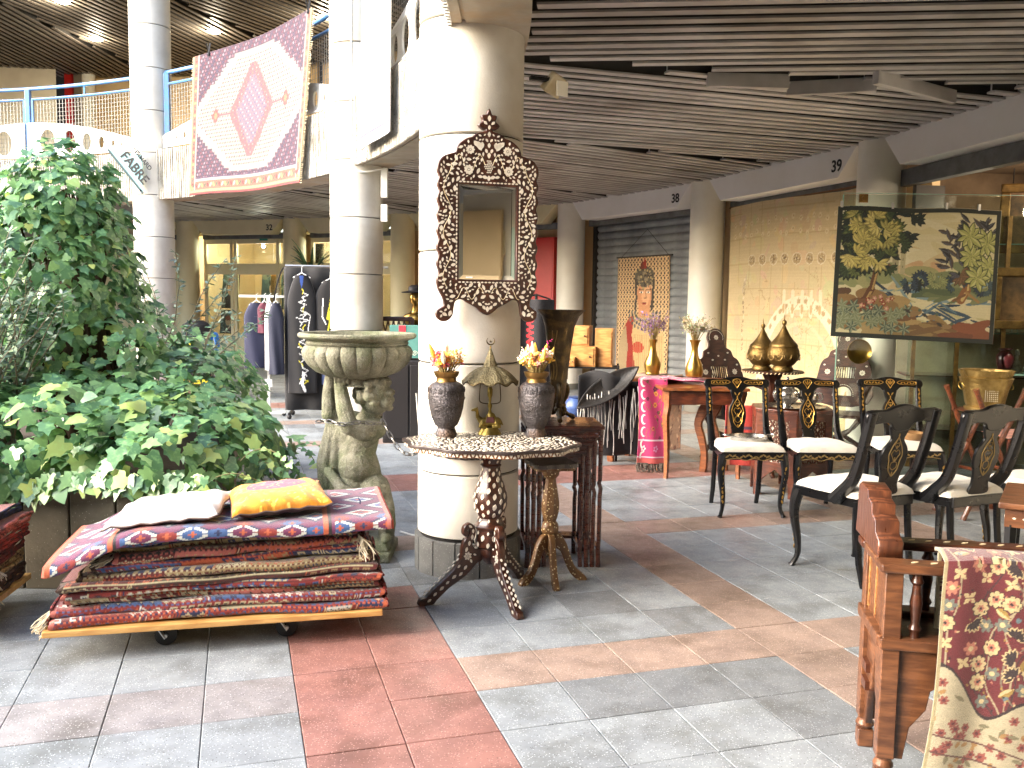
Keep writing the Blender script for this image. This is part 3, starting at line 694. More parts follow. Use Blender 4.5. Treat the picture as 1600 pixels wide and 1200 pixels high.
# grey-green small-leaved shrub at far left and a thin one poking out on the right of the mound
def shrub(name, label, base, spec, seed):
    r = random.Random(seed); t = T(name, label, 'shrub', base); LS = Leaves(); tw = MB(); shp = ([(0, 0, 0), (.35, .16, .02), (.7, .14, .02), (1, 0, 0), (.7, -.14, .02), (.35, -.16, .02)], [(0, 1, 5), (1, 2, 4), (1, 4, 5), (2, 3, 4)])
    for (ang, lean, ln, n_) in spec:
        for _ in range(n_):
            p = Vector((r.gauss(0, .06), r.gauss(0, .06), 0)); a = ang+r.gauss(0, .5); d = Vector((math.cos(a)*lean, math.sin(a)*lean, 1)).normalized(); pts = [p.copy()]; N = int(ln/.05)
            for i in range(N):
                d = (d+Vector((r.gauss(0, .09), r.gauss(0, .09), r.gauss(0, .05)))).normalized(); p = p+d*.05; pts.append(p.copy())
                if i > N*.3:
                    for _q in range(4):
                        ld = (d*.5+Vector((r.gauss(0, .7), r.gauss(0, .7), r.gauss(0, .5)))).normalized()
                        LS.add(leaf_mtx(p, Vector((r.gauss(0, .5), r.gauss(-.4, .5), 1)), ld, r.uniform(.035, .06)), shp, min(1, max(0, r.gauss(.5, .25))))
            tw.tube(pts, [.007*(1-i/len(pts))+.0015 for i in range(len(pts))], 4)
    o = obj('leaves', LS.mesh('leaves', m_shr), None, t); o['kind'] = 'stuff'; obj('twigs', tw, M('twig', S(120, 112, 92), .85), t); return t
shrub('shrub', 'grey green small-leaved shrub at the left edge of the ivy', (-3.0, 5.05, .54), [(PI*.5, .25, 1.15, 16), (PI, .35, 1.3, 20), (-PI*.5, .25, .85, 10), (PI*.8, .2, 1.35, 10)], 4)
shrub('shrub', 'thin pale twiggy shrub leaning out right of the ivy column', (-2.55, 6.4, .54), [(-.1, .28, 1.35, 9), (.2, .42, 1.0, 7)], 9)
# ================================================================ trolley, folded rugs, cushions
m_rug = M('rug_wool', (1, 1, 1), .95, attr='col', bump=.5, bscale=260, sheen=.25)
m_fringe = M('rug_fringe', S(206, 196, 172), .95, c2=S(150, 138, 112), scale=30)
TRP, TRA = Vector((-1.29, 3.97, 0)), math.radians(13.5)
tr = T('platform_trolley', 'low wooden platform trolley under the tall rug stack', 'trolley', TRP, TRA)
obj('board', MB().box((-.0, 0, .122), (1.36, .68, .026)), wood('pale_plywood', S(214, 172, 106), S(188, 140, 78), .5, 1.), tr, bevel=.004)
m_rub = M('black_rubber', S(24, 24, 25), .6); m_zinc = M('zinc_plate', S(190, 190, 188), .35, metal=.8)
for x in (-.24, .26):
    for y in (-.2, .2):
        c = obj('caster', MB().box((x-.01, y, .098), (.09, .07, .016)).bar((x-.02, y-.027, .092), (x+.012, y-.027, .04), .05, .004).bar((x-.02, y+.027, .092), (x+.012, y+.027, .04), .05, .004), m_zinc, tr)
        wmb = MB(); wmb.tube([(x+.012, y-.018, .046), (x+.012, y-.014, .046), (x+.012, y+.014, .046), (x+.012, y+.018, .046)], [.038, .046, .046, .038], 24); obj('wheel', wmb, m_rub, c)
        obj('axle', MB().tube([(x+.012, y-.034, .046), (x+.012, y+.034, .046)], .009, 8), m_zinc, c)
PAL = dict(red=S(150, 48, 42), dred=S(104, 32, 32), navy=S(40, 46, 84), blue=S(66, 96, 148), cream=S(214, 196, 158), sand=S(178, 150, 106), orange=S(206, 98, 62), brown=S(74, 48, 36), black=S(36, 30, 32), pink=S(196, 104, 92), white=S(226, 220, 208), purple=S(116, 44, 84), yel=S(208, 164, 72), green=S(84, 96, 72))
def strip(kind, W, H, seed, nx=420, ny=15):
    """colours of a folded rug seen along its long fold"""
    r = random.Random(seed); base = {'red': 'red', 'dark': 'dred', 'navy': 'navy', 'sand': 'sand', 'kilim': 'purple', 'brown': 'brown'}[kind]; pal = {'red': ['navy', 'cream', 'orange', 'blue', 'dred', 'white'], 'dark': ['cream', 'black', 'orange', 'pink', 'sand'], 'navy': ['orange', 'red', 'cream', 'blue', 'sand'], 'sand': ['dred', 'brown', 'orange', 'navy', 'cream'], 'brown': ['cream', 'dred', 'orange', 'sand'], 'kilim': ['white', 'navy', 'orange']}[kind]
    c = Cv(W, H, nx, ny, PAL[base])
    if kind == 'kilim':
        p = .20
        for i in range(-1, int(W/p)+2):
            x = i*p; c.step(x, H*.42, .118, .118, PAL['navy'], .014); c.step(x, H*.42, .094, .094, PAL['white'], .014); c.step(x, H*.42, .052, .052, PAL['purple'], .014); c.step(x, H*.42, .026, .026, PAL['orange'], .014)
            c.step(x+p/2, H*.42, .045, .045, PAL['blue'], .014); c.step(x+p/2, H*.42, .02, .02, PAL['orange'], .014)
        for x in (.12, W-.30, W-.04): c.rect(x-.012, 0, x+.012, H, PAL['orange']); c.rect(x+.012, 0, x+.02, H, PAL['black'])
        c.rect(0, 0, .03, H, PAL['pink']); c.rect(W-.025, 0, W, H, PAL['pink'])
    else:
        rows = [(.02, .16), (.16, .20), (.20, .42), (.42, .46), (.46, .70), (.70, .74), (.74, .98)]
        for ri, (y0, y1) in enumerate(rows):
            y0, y1 = y0*H, y1*H; h = y1-y0
            if ri % 2: c.rect(0, y0, W, y1, PAL[r.choice(pal+[base])]); q = 0; dsh = PAL[r.choice(pal)]
            if ri % 2:
                while q < W: c.rect(q, y0, q+.010, y1, dsh); q += .021
                continue
            x = 0
            while x < W:
                w_ = r.choice((.10, .16, .24, .34)); bg = PAL[r.choice(pal+[base]*4)]
                if r.random() < .55: c.rect(x, y0, x+w_, y1, bg)
                a, b, e = PAL[r.choice(pal)], PAL[r.choice(pal)], PAL[r.choice(['black', 'navy', 'dred'])]
                stp = r.choice((.034, .045, .06)); rr = min(stp*.46, h*.55); mode = r.randrange(4); q = x
                while q < x+w_-stp*.5:
                    cx_, cy_ = q+stp/2, (y0+y1)/2
                    if mode == 0: c.step(cx_, cy_, rr*1.1, rr*1.1, e, .006); c.step(cx_, cy_, rr*.85, rr*.85, a, .006); c.step(cx_, cy_, rr*.4, rr*.4, b, .006)
                    elif mode == 1: c.flower(cx_, cy_, rr*.9, 5, a, b)
                    elif mode == 2: c.line([(q, y0+h*.2), (q+stp/2, y1-h*.2), (q+stp, y0+h*.2)], .007, a); c.ell(cx_, y0+h*.4, .006, .006, b)
                    else: c.rect(cx_-rr*.7, cy_-rr*.7, cx_+rr*.7, cy_+rr*.7, a); c.rect(cx_-rr*.4, cy_-rr*.4, cx_+rr*.4, cy_+rr*.4, e); c.rect(cx_-rr*.15, cy_-rr*.15, cx_+rr*.15, cy_+rr*.15, b)
                    q += stp
                x += w_
                for k in range(r.choice((0, 1, 2, 3))): c.rect(x, y0, x+.006, y1, PAL[r.choice(pal)]); x += .012
        c.rect(0, 0, .02, H, PAL['pink'] if kind in ('red', 'dark') else PAL['brown']); c.rect(W-.02, 0, W, H, PAL['orange'] if kind == 'red' else PAL['dred'])
    c.jit(.16); c.a *= np.array([.70, .76, .76]); return c
def folded_rug(par, label, x0, x1, z, th, dep, kind, seed, front=0., sag=None, fold=2, group='folded rugs on the trolley', slope=0., xn=420):
    """folded rug: rounded long fold towards -y, open layers on the ends"""
    r = random.Random(seed); W = x1-x0; H = th*PI/2+2*.05; ny = 24
    cvs = strip(kind, W, H, seed, xn, ny); ph = [r.uniform(0, 6.3) for _ in range(4)]
    t = T('folded_rug', label, 'rug', par[0], par[1], group)
    def fn(u, v):
        x = x0+W*u; s = v*H; fr = -dep/2+front+.012*math.sin(5*u+ph[0])+.006*math.sin(17*u+ph[1])
        if s < .05: y = fr+(.05-s)+th/2; zz = th
        elif s < .05+th*PI/2: a = (s-.05)/(th*PI/2)*PI; y = fr+th/2-math.sin(a)*th/2; zz = th/2+math.cos(a)*th/2
        else: y = fr+th/2+(s-.05-th*PI/2); zz = 0
        e = 1-.35*max(0, 1-min(u, 1-u)/.02)**2
        zz = th/2+(zz-th/2)*e
        w_ = .005*math.sin(7*u+ph[2])+.003*math.sin(23*u+ph[3])
        return Vector((x+.006*math.sin(9*v+ph[1]), y, z+zz*.96+w_+slope*(u-.5)+(sag(u) if sag else 0)))
    mb = MB(); mb.grid(fn, xn-1, ny-1, cvs.cols()); obj('pile', mb, m_rug, t)
    # top sheet, middle layers and end folds
    tp = MB(); cols = []
    ce = Cv(1, 1, 60, 40, PAL['dred'] if kind != 'sand' else PAL['sand']).jit(.2)
    def ft_(u, v):
        y = -dep/2+front+th/2+.045+(dep-.1)*u; x = x0+W*v; w_ = .005*math.sin(7*v+ph[2])+.003*math.sin(23*v+ph[3]); return Vector((x, y, z+th*.96+w_+slope*(v-.5)+(sag(v) if sag else 0)-.001))
    tp.grid(ft_, 59, 39, ce.cols()); obj('top_face', tp, m_rug, t)
    for sx, xx in ((-1, x0), (1, x1)):
        en = MB(); n = fold+1
        for k in range(n):
            u = 0 if sx < 0 else 1; zc = z+th*(k+.5)/n*.96+slope*(u-.5)+(sag(u) if sag else 0); rr = th/n*.47
            en.tube([(xx+sx*r.uniform(-.008, .012), -dep/2+front+th*.5-.005+q*(dep-th*.6)/8, zc+.003*math.sin(q+ph[0])) for q in range(9)], rr, 7)
        obj('end_fold', en, M('rug_edge_'+kind, PAL[{'red': 'red', 'dark': 'dred', 'navy': 'navy', 'sand': 'sand', 'kilim': 'pink', 'brown': 'brown'}[kind]], .95, c2=PAL['black'], scale=40, bump=.5, bscale=200), t)
    return t
def fringe(par, label_parent, pts, ln, seed, dirv=(0, -.3, -1), n=40):
    r = random.Random(seed); mb = MB()
    for k in range(n):
        u = k/(n-1); i = min(int(u*(len(pts)-1)), len(pts)-2); f = u*(len(pts)-1)-i; p = Vector(pts[i]).lerp(Vector(pts[i+1]), f); d = Vector(dirv).normalized(); l = ln*r.uniform(.7, 1.15); q = [p]
        for s in range(3): p = p+(d+Vector((r.gauss(0, .35), r.gauss(0, .25), r.gauss(0, .15))))*l/3; q.append(p)
        mb.tube(q, .0022, 4)
    o = obj('fringe', mb, m_fringe, label_parent); o['kind'] = 'stuff'; return o
stack = [('red', .043, 0, 'lowest folded rug on the trolley, red and navy medallion edge'), ('red', .040, .01, 'second folded rug from the trolley board, with cream and red blocks'), ('dark', .036, .03, 'third folded rug from the trolley board, dark red with cream diamonds'),
         ('red', .034, .00, 'fourth folded rug from the trolley board, bright red with small blue discs'), ('brown', .034, -.01, 'fifth folded rug in the trolley stack, dark brown'), ('sand', .038, .0, 'sixth folded rug in the trolley stack, sandy beige motifs'),
         ('navy', .040, .02, 'navy blue folded rug in the middle of the trolley stack'), ('dark', .042, .01, 'thick dark red folded rug with pale fringe under the beige one'), ('sand', .038, .03, 'sandy folded rug directly under the white-diamond kilim'), ('navy', .034, .0, 'thin navy folded rug uppermost below the white-diamond kilim')]
z = .137; ends = [(-.66, .70), (-.66, .69), (-.60, .67), (-.61, .68), (-.62, .66), (-.55, .63), (-.50, .62), (-.42, .60), (-.44, .58), (-.46, .60)]
for k, (kind, th, fr, lab) in enumerate(stack):
    o = folded_rug((TRP, TRA), lab, ends[k][0], ends[k][1], z, th, .64-.012*k, kind, 20+k, fr, slope=.006*k, fold=2); z += th*.97
    if k == 7: fringe(None, o, [(-.42, -.2, z-.02), (-.42, -.28, z-.03)], .07, 3, (-1, -.2, -.5), 30); fringe(None, o, [(.58, -.25, z+.02), (.6, -.31, z+.01)], .09, 4, (.4, -.5, -1), 26)
    if k == 1: fringe(None, o, [(-.66, -.24, z-.02), (-.66, -.30, z-.03)], .09, 5, (-.7, -.2, -1), 30)
zt = z
# the kilim on top: bends down at the left end
kt = T('kilim_rug', 'purple kilim with white stepped diamonds on top of the stack', 'rug', TRP, TRA); W = 1.42
cv = Cv(W, .86, 400, 110, PAL['purple']); p = .2
for row in range(-1, 6):
    for i in range(-1, 9):
        x = i*p+(row % 2)*p/2; y = row*.17+.04
        cv.step(x, y, .092, .092, PAL['navy'], .011); cv.step(x, y, .075, .075, PAL['white'], .011); cv.step(x, y, .047, .047, PAL['purple'] if (i+row) % 3 else PAL['blue'], .011); cv.step(x, y, .018, .018, PAL['orange'], .011)
for i in range(0, 9):
    for yy_ in (.04, .125, .21): cv.step(i*p+.1 if yy_ != .125 else i*p, yy_, .05, .04, PAL['blue'] if i % 2 else PAL['red'], .011); cv.step(i*p+.1 if yy_ != .125 else i*p, yy_, .022, .02, PAL['orange'] if i % 3 else PAL['navy'], .011)
for x in (.30, W-.26): cv.rect(x-.03, 0, x-.01, .86, PAL['orange']); cv.rect(x-.01, 0, x+.004, .86, PAL['black']); cv.rect(x+.004, 0, x+.02, .86, PAL['purple'])
cv.rect(0, 0, .025, .86, PAL['orange']); cv.rect(W-.02, 0, W, .86, PAL['pink']); cv.jit(.16); cv.a *= np.array([.62, .68, .68])
def kfn(u, v):
    s = u*W; x = -.70+s; drop = 0
    if s < .42: q = (.42-s)/.42; drop = -.118*q*q*(3-2*q)*1.0; x += .035*q*q
    y = -.36+.72*v; zz = zt+.012+drop+.034*(u-.5)*.6+.006*math.sin(6*u)+.004*math.sin(15*u+4*v)
    if v < .16: a = (.16-v)/.16; y = -.36+.72*.16-.025-.05*math.sin(min(1, a*1.2)*PI/2)+.0; zz -= .036*a*a
    return Vector((x, y-.0, zz))
o = obj('weave', cv.sheet(kfn), m_rug, kt); thick(o, .012, 1)
hem = MB().tube([kfn(0, v/10) for v in range(11)], .012, 8); obj('hem', hem, M('kilim_hem', S(196, 92, 72), .95, bump=.6, bscale=150), kt)
hem2 = MB().tube([kfn(1, v/10) for v in range(11)], .010, 8); obj('hem', hem2, MATS['kilim_hem'], kt)
# cushions
def cushion(label, c, rz, tilt, sx, sy, th, paint, under):
    t = T('cushion', label, 'cushion', c, rz); n = 60; t.rotation_euler = (tilt[0], tilt[1], rz)
    def shape(u, v, top):
        X, Y = u*2-1, v*2-1; e = (1-abs(X)**3.2)*(1-abs(Y)**3.2); h = max(e, 0)**.42*th; pinch = 1-.05*(1-abs(X)**4)*0
        x = X*sx*(1-.05*(1-Y*Y)); y = Y*sy*(1-.05*(1-X*X)); wr = .004*math.sin(14*X+6*Y)*(abs(X)**2+abs(Y)**2)
        return Vector((x, y, th*.5+(h*.62 if top else -h*.38)+wr))
    obj('top', paint.sheet(lambda u, v: shape(u, v, True)), M('cushion_cloth', (1, 1, 1), .9, attr='col', bump=.25, bscale=180, sheen=.2), t)
    obj('underside', MB().grid(lambda u, v: shape(u, v, False), 40, 40), under, t)
    obj('piping', MB().tube([shape(a, b, True)+Vector((0, 0, -.001)) for a, b in [(i/12, 0) for i in range(12)]+[(1, i/12) for i in range(12)]+[(1-i/12, 1) for i in range(12)]+[(0, 1-i/12) for i in range(13)]], .004, 5), under, t)
    return t
m_und = M('cushion_underside', S(98, 82, 76), .85, c2=S(76, 64, 60), scale=20)
cw = Cv(1, 1, 110, 110, S(190, 186, 184)); r = random.Random(5)
for k in range(70):
    a = r.uniform(0, 2*PI); q = r.uniform(0, .26)**1; cw.ell(.5+math.cos(a)*q*1.1, .5+math.sin(a)*q*.9, r.uniform(.015, .045), r.uniform(.008, .02), [S(84, 98, 150), S(110, 120, 165), S(126, 100, 140), S(70, 84, 136)][k % 4], a)
cw.flower(.5, .5, .09, 8, S(120, 132, 182), S(214, 206, 214)); cw.jit(.03)
cA = cushion('white cushion with faded blue motif lying on the rug stack', TRP+Matrix.Rotation(TRA, 3, 'Z') @ Vector((-.21, -.05, zt+.012)), TRA-.10, (.03, -.10), .235, .215, .070, cw, m_und)
cy_ = Cv(1, 1, 120, 120, S(196, 128, 30))
for k in range(260): cy_.ell(r.random(), r.random(), r.uniform(.01, .04), r.uniform(.008, .02), [S(240, 186, 70), S(222, 146, 30), S(244, 200, 98)][k % 3], r.uniform(0, 3))
cy_.ell(.5, .62, .33, .22, S(146, 60, 84), .1)
for k in range(90):
    a = r.uniform(0, 6.28); q = r.random(); cy_.ell(.5+math.cos(a)*q*.3, .62+math.sin(a)*q*.19, .02, .012, [S(190, 92, 110), S(108, 44, 76), S(206, 140, 90), S(90, 70, 110)][k % 4], a)
cy_.jit(.08)
cB = cushion('yellow cushion with maroon medallion at the right of the rug stack', TRP+Matrix.Rotation(TRA, 3, 'Z') @ Vector((.24, -.02, zt+.025)), TRA+.12, (.05, -.06), .215, .20, .095, cy_, m_und)
# second stack, cut by the left edge of the photo
P2_, A2_ = Vector((-2.86, 3.88, 0)), math.radians(8)
tr2 = T('platform_trolley', 'second low trolley at the left edge, mostly out of view', 'trolley', P2_, A2_)
obj('board', MB().box((-.02, 0, .122), (1.2, .6, .026)), MATS['pale_plywood'], tr2)
for x in (-.35, .3):
    for y in (-.2, .2):
        c = obj('caster', MB().box((x, y, .1), (.08, .06, .018)), m_zinc, tr2); obj('wheel', MB().tube([(x, y-.014, .046), (x, y+.014, .046)], .045, 20), m_rub, c)
z = .137; s2 = [('brown', .075, -.02, .56, 'shaggy brown folded rug, lowest of the stack at left edge'), ('sand', .07, 0, .55, 'pale-fringed folded rug, second in the stack at left edge'), ('dark', .06, -.03, .57, 'dark folded rug in the middle of the stack at left edge'), ('red', .06, .0, .58, 'faded pink-red folded rug in the stack at left edge'), ('kilim', .055, .02, .585, 'striped purple folded rug near the top at left edge'), ('navy', .045, .0, .54, 'dark-edged crimson folded rug on top at left edge')]
for k, (kind, th, fr, xe, lab) in enumerate(s2):
    o = folded_rug((P2_, A2_), lab, -.6, xe, z, th, .58, kind, 60+k, fr, group='folded rugs at the left edge', xn=160); z += th*.97
    if k < 3: fringe(None, o, [(xe, -.30+.03*k, z-.03), (xe, -.12, z-.03)], .08, 8+k, (.8, -.3, -.7), 60)
m_tagw = M('paper_tag', S(236, 236, 238), .5)
tag(obj('price_tag', MB().grid(lambda u, v: Vector((.52+.05*u, -.325-.02*v-.02*u, .50-.17*v)), 4, 6), m_tagw), None, None)
bpy.data.objects['price_tag'].parent = bpy.data.objects[o.name]
thick(bpy.data.objects['price_tag'], .001)
# ================================================================ stone cherub carrying a basin
m_stone = M('weathered_stone', S(130, 128, 112), .9, c2=S(92, 92, 74), scale=14, c3=S(76, 92, 48), scale3=4.0, bump=1., bscale=85, specks=((S(186, 180, 160), 150, .10, .24), (S(60, 56, 42), 110, .08, .18)))
SP = Vector((-.885, 5.12, 0))
stt = T('cherub_statue', 'mossy stone cherub holding a large lobed basin on its shoulders', 'statue', SP)
base = MB().box((0, 0, .03), (.42, .38, .06)).box((.02, 0, .085), (.36, .33, .05), taper=.9)
obj('plinth', base, m_stone, stt, bevel=.012)
def capsule(mb, a, b, r0, r1, n=12, k=7):
    a, b = Vector(a), Vector(b); L_ = (b-a).length or 1e-4; pts = []; rs = []; d = (b-a)/L_
    for i in range(5): t = -math.cos(i/4*PI/2); pts.append(a+d*(t*r0)); rs.append(max(.002, r0*math.sqrt(max(0, 1-t*t))))
    for i in range(1, k): pts.append(a.lerp(b, i/k)); rs.append(r0+(r1-r0)*i/k)
    for i in range(5): t = math.sin(i/4*PI/2); pts.append(b+d*(t*r1)); rs.append(max(.002, r1*math.sqrt(max(0, 1-t*t))))
    mb.tube(pts, rs, n)
def chain_caps(mb, pts, rs):
    for i in range(len(pts)-1): capsule(mb, pts[i], pts[i+1], rs[i], rs[i+1])
body = MB()
chain_caps(body, [(.045, .0, .40), (.02, -.01, .50), (.0, -.015, .60), (.03, .0, .70), (.06, .01, .77)], [.104, .114, .104, .098, .082])     # trunk
body.ball((.0, -.075, .53), (.10, .075, .10)); body.ball((.045, -.07, .70), (.085, .05, .06)); body.ball((.10, -.06, .39), (.095, .10, .10)); body.ball((-.03, -.05, .40), (.10, .10, .10))
chain_caps(body, [(.105, -.03, .40), (.15, -.06, .28), (.172, -.05, .20), (.168, -.015, .12), (.165, .0, .09)], [.086, .074, .056, .046, .036])     # near leg
chain_caps(body, [(.165, 0, .10), (.17, -.07, .118), (.172, -.13, .115)], [.04, .032, .022])
chain_caps(body, [(-.04, .0, .40), (-.06, -.07, .28), (-.045, -.05, .20), (-.05, .03, .13), (-.05, .05, .10)], [.086, .072, .055, .045, .034]); chain_caps(body, [(-.05, .04, .11), (-.07, -.06, .115)], [.036, .024])
chain_caps(body, [(.06, .0, .79), (.085, -.005, .86)], [.06, .055])                                                                             # neck
body.ball((.105, -.02, .93), (.098, .090, .105), 20, 14)                                                                                         # head, face to +x
body.ball((.165, -.045, .905), (.045, .05, .045)); body.ball((.205, -.035, .915), (.014, .013, .018)); body.ball((.19, -.035, .955), (.03, .05, .022)); body.ball((.182, -.035, .868), (.028, .026, .02)); body.ball((.196, -.035, .888), (.013, .022, .008))
body.ball((.165, -.085, .90), (.03, .02, .03)); body.ball((.09, -.105, .915), (.018, .012, .026))                                                # cheek, ear
chain_caps(body, [(.11, -.05, .745), (.05, -.13, .745), (-.02, -.16, .775)], [.062, .056, .048]); chain_caps(body, [(-.02, -.16, .775), (-.055, -.13, .88), (-.085, -.08, 1.0), (-.09, -.06, 1.04)], [.05, .046, .036, .034])
for k in range(4): chain_caps(body, [(-.10+k*.022, -.10, 1.015), (-.105+k*.024, -.125, 1.05)], [.012, .010])
chain_caps(body, [(.03, .08, .76), (-.09, .05, .80), (-.165, .0, .82)], [.058, .05, .044]); chain_caps(body, [(-.165, 0, .82), (-.17, .02, .93), (-.16, .03, 1.04)], [.044, .040, .034])
for k in range(7):                                                                                                                                # drapery behind
    x = -.185+.021*k; chain_caps(body, [(x*.86, .02-.012*k, .80-.01*k), (x-.02+.004*k, -.02-.010*(k % 2), .55), (x-.0, -.03+.014*(k % 3), .30), (x+.02, .02, .12)], [.022, .030, .034, .03])
chain_caps(body, [(.14, .05, .36), (.08, -.16, .36), (-.06, -.17, .42), (-.15, -.08, .5)], [.03, .028, .03, .03])
rr = random.Random(1)
for k in range(64):                                                                                                                              # curls
    a = rr.uniform(0, 2*PI); u = rr.uniform(-.35, 1); q = math.sqrt(1-u*u); d = Vector((q*math.cos(a), q*math.sin(a), u))
    if d.x > .25 and u < .55: continue
    p = Vector((.10, -.02, .94))+Vector((d.x*.104, d.y*.098, d.z*.106)); body.ball(p, rr.uniform(.020, .030), 8, 6)
fo = obj('cherub', body, m_stone, stt)
for md, kw in (('REMESH', dict(mode='VOXEL', voxel_size=.0055)), ('SMOOTH', dict(factor=.5, iterations=1))):
    q = fo.modifiers.new(md.lower(), md)
    for a, v in kw.items(): setattr(q, a, v)
if fo.modifiers[0].type == 'REMESH': fo.modifiers[0].use_smooth_shade = True
NL = 22
def lobes(a, z, i): return 1+.045*(abs(math.sin(a*NL/2))**.6-.75)
bs = MB(); bs.lathe([(.10, 1.035), (.17, 1.045), (.235, 1.072), (.280, 1.11), (.305, 1.15), (.312, 1.185), (.300, 1.21), (.285, 1.222)], NL*12, lobe=lobes, caps=False)
rim = MB(); rim.lathe([(.270, 1.218), (.285, 1.225), (.292, 1.235), (.283, 1.246), (.300, 1.256), (.325, 1.262), (.334, 1.272), (.334, 1.284), (.325, 1.292), (.30, 1.29), (.285, 1.27), (.26, 1.2), (.15, 1.12), (.01, 1.11)], 72, caps=False)
bb = obj('basin', bs, m_stone, stt); obj('rim', rim, m_stone, bb)
obj('basin_neck', MB().lathe([(.12, .99), (.10, 1.0), (.11, 1.03), (.14, 1.045)], 24), m_stone, bb)
# ---- chain from the statue to the column
m_chain = M('chain_steel', S(128, 128, 126), .35, metal=.9, c2=S(96, 92, 88), scale=30)
path = []
for i in range(13):
    a = math.radians(200-(i*15)); path.append(SP+Vector((-.0+.19*math.cos(a)-.0, -.0-.2*math.sin(a)*1.0, .795-.03*math.cos(a))) if False else SP+Vector((-.19+.36*i/12, -.15-.075*math.sin(i/12*PI), .80+.02*math.sin(i)*.3)))
pc = pol(R1, PAZ[2]); pr_ = .292
end_az = math.radians(195)
path2 = [Vector(path[-1])]
tgt = pc+Vector((math.cos(math.radians(215))*pr_, math.sin(math.radians(215))*pr_, .68))
for i in range(1, 15):
    t = i/14; p = path[-1].lerp(tgt, t); p.z -= .10*math.sin(t*PI)*.9; path2.append(p)
path += path2[1:]
for i in range(1, 16):
    a = math.radians(215+i*8.2); path.append(pc+Vector((math.cos(a)*pr_, math.sin(a)*pr_, .68-.025*math.sin(i/15*PI))))
def resample(P, st):
    out_ = []; acc = 0
    for a, b in zip(P[:-1], P[1:]):
        L_ = (b-a).length; s = st-acc if out_ else 0
        while s <= L_: out_.append((a+(b-a)*(s/L_), (b-a).normalized())); s += st
        acc = L_-(s-st)
    return out_
lk = MB(); lp = [(.019*math.cos(a)*1.0+.0, .0105*math.sin(a), 0) for a in [2*PI*i/14 for i in range(14)]]
lp = [(x+(.007 if x > 0 else -.007), y, 0) for x, y, _ in lp]; lp += lp[:2]; lk.tube(lp, .0038, 6, cap=False); lkm = lk.mesh('link'); lkm.materials.append(m_chain)
ch = T('steel_chain', 'steel chain tying the stone statue to the concrete column', 'chain', (SP.x, SP.y-.22, .8))
for i, (p, d) in enumerate(resample(path, .040)):
    o = bpy.data.objects.new('link', lkm); col.objects.link(o); o.parent = ch
    x = d; up = Vector((0, 0, 1)); y = up.cross(x).normalized(); zv = x.cross(y)
    R = Matrix((x, y, zv)).transposed() @ Matrix.Rotation(PI/4+(PI/2 if i % 2 else 0), 3, 'X'); o.matrix_local = Matrix.Translation(p-ch.location) @ R.to_4x4()
# ================================================================ inlaid mirror on the column
m_walnut = wood('dark_walnut', S(74, 40, 26), S(46, 24, 16), .34, 1.5, .2)
m_pearl = M('mother_of_pearl', S(226, 218, 200), .28, c2=S(196, 186, 166), scale=25, c3=S(206, 196, 186), scale3=60, coat=.3)
m_bone = M('bone_inlay', S(214, 200, 166), .45, c2=S(188, 168, 126), scale=30)
MA = math.radians(16); mn = Vector((math.sin(MA), -math.cos(MA), 0))
mpos = pc+mn*(.281+.02)
mir = T('inlaid_mirror', 'carved wooden mirror inlaid with mother-of-pearl, hung on the column', 'mirror', (mpos.x+.018, mpos.y, 1.37), MA)
half = [(0, 1.075), (.012, 1.05), (.035, 1.045), (.028, 1.02), (.05, 1.0), (.03, .985), (.012, .985), (.02, .965), (.06, .955), (.085, .935), (.115, .925), (.15, .90), (.165, .875), (.17, .855), (.20, .845), (.235, .83), (.258, .80), (.262, .765), (.252, .735),
        (.262, .70), (.252, .665), (.263, .625), (.252, .585), (.263, .545), (.252, .505), (.263, .465), (.252, .425), (.263, .385), (.252, .345), (.263, .30), (.252, .26), (.262, .215), (.255, .175), (.24, .145), (.228, .12), (.225, .085), (.245, .068), (.263, .055), (.262, .03), (.24, .012), (.21, .015), (.188, .04), (.182, .08), (.17, .115), (.135, .125), (.10, .105), (.06, .085), (.03, .06), (0, .045)]
outl = mirror_x(half); outl = smooth_poly(outl, 3)
wx, wz0, wz1 = .158, .215, .705
win = [(-wx, wz0), (-wx, wz1), (wx, wz1), (wx, wz0)]
fr = obj('frame', plate([outl, win], .032, .006), m_walnut, mir)
def mirror_mat():
    return M('silvered_glass', (.86, .87, .86), .025, metal=1.)
obj('glass', MB().box((0, .004, (wz0+wz1)/2), (2*wx, .004, wz1-wz0)), mirror_mat(), mir)
bv = MB(); a, b = wx-.001, .028
for (p, q, r, s) in (((-a, wz0), (a, wz0), (a-b, wz0+b), (-a+b, wz0+b)), ((a, wz1), (-a, wz1), (-a+b, wz1-b), (a-b, wz1-b)), ((-a, wz1), (-a, wz0), (-a+b, wz0+b), (-a+b, wz1-b)), ((a, wz0), (a, wz1), (a-b, wz1-b), (a-b, wz0+b))):
    bv.add([(p[0], -.0005, p[1]), (q[0], -.0005, q[1]), (r[0], -.003, r[1]), (s[0], -.003, s[1])], [(0, 1, 2, 3)])
obj('bevelled_edge', bv, mirror_mat(), mir)
def inside(x, z, poly):
    c = False; n = len(poly)
    for i in range(n):
        x0, y0 = poly[i]; x1, y1 = poly[(i+1) % n]
        if (y0 > z) != (y1 > z) and x < (x1-x0)*(z-y0)/(y1-y0)+x0: c = not c
    return c
O_ = np.array(outl)
def edge_d(x, z): return float(np.hypot(O_[:, 0]-x, O_[:, 1]-z).min())
inl = MB(); rr = random.Random(4); used = []; yf = -.0165
def pt(x, z): return Vector((x, yf, z))
NRM = Vector((0, -1, 0))
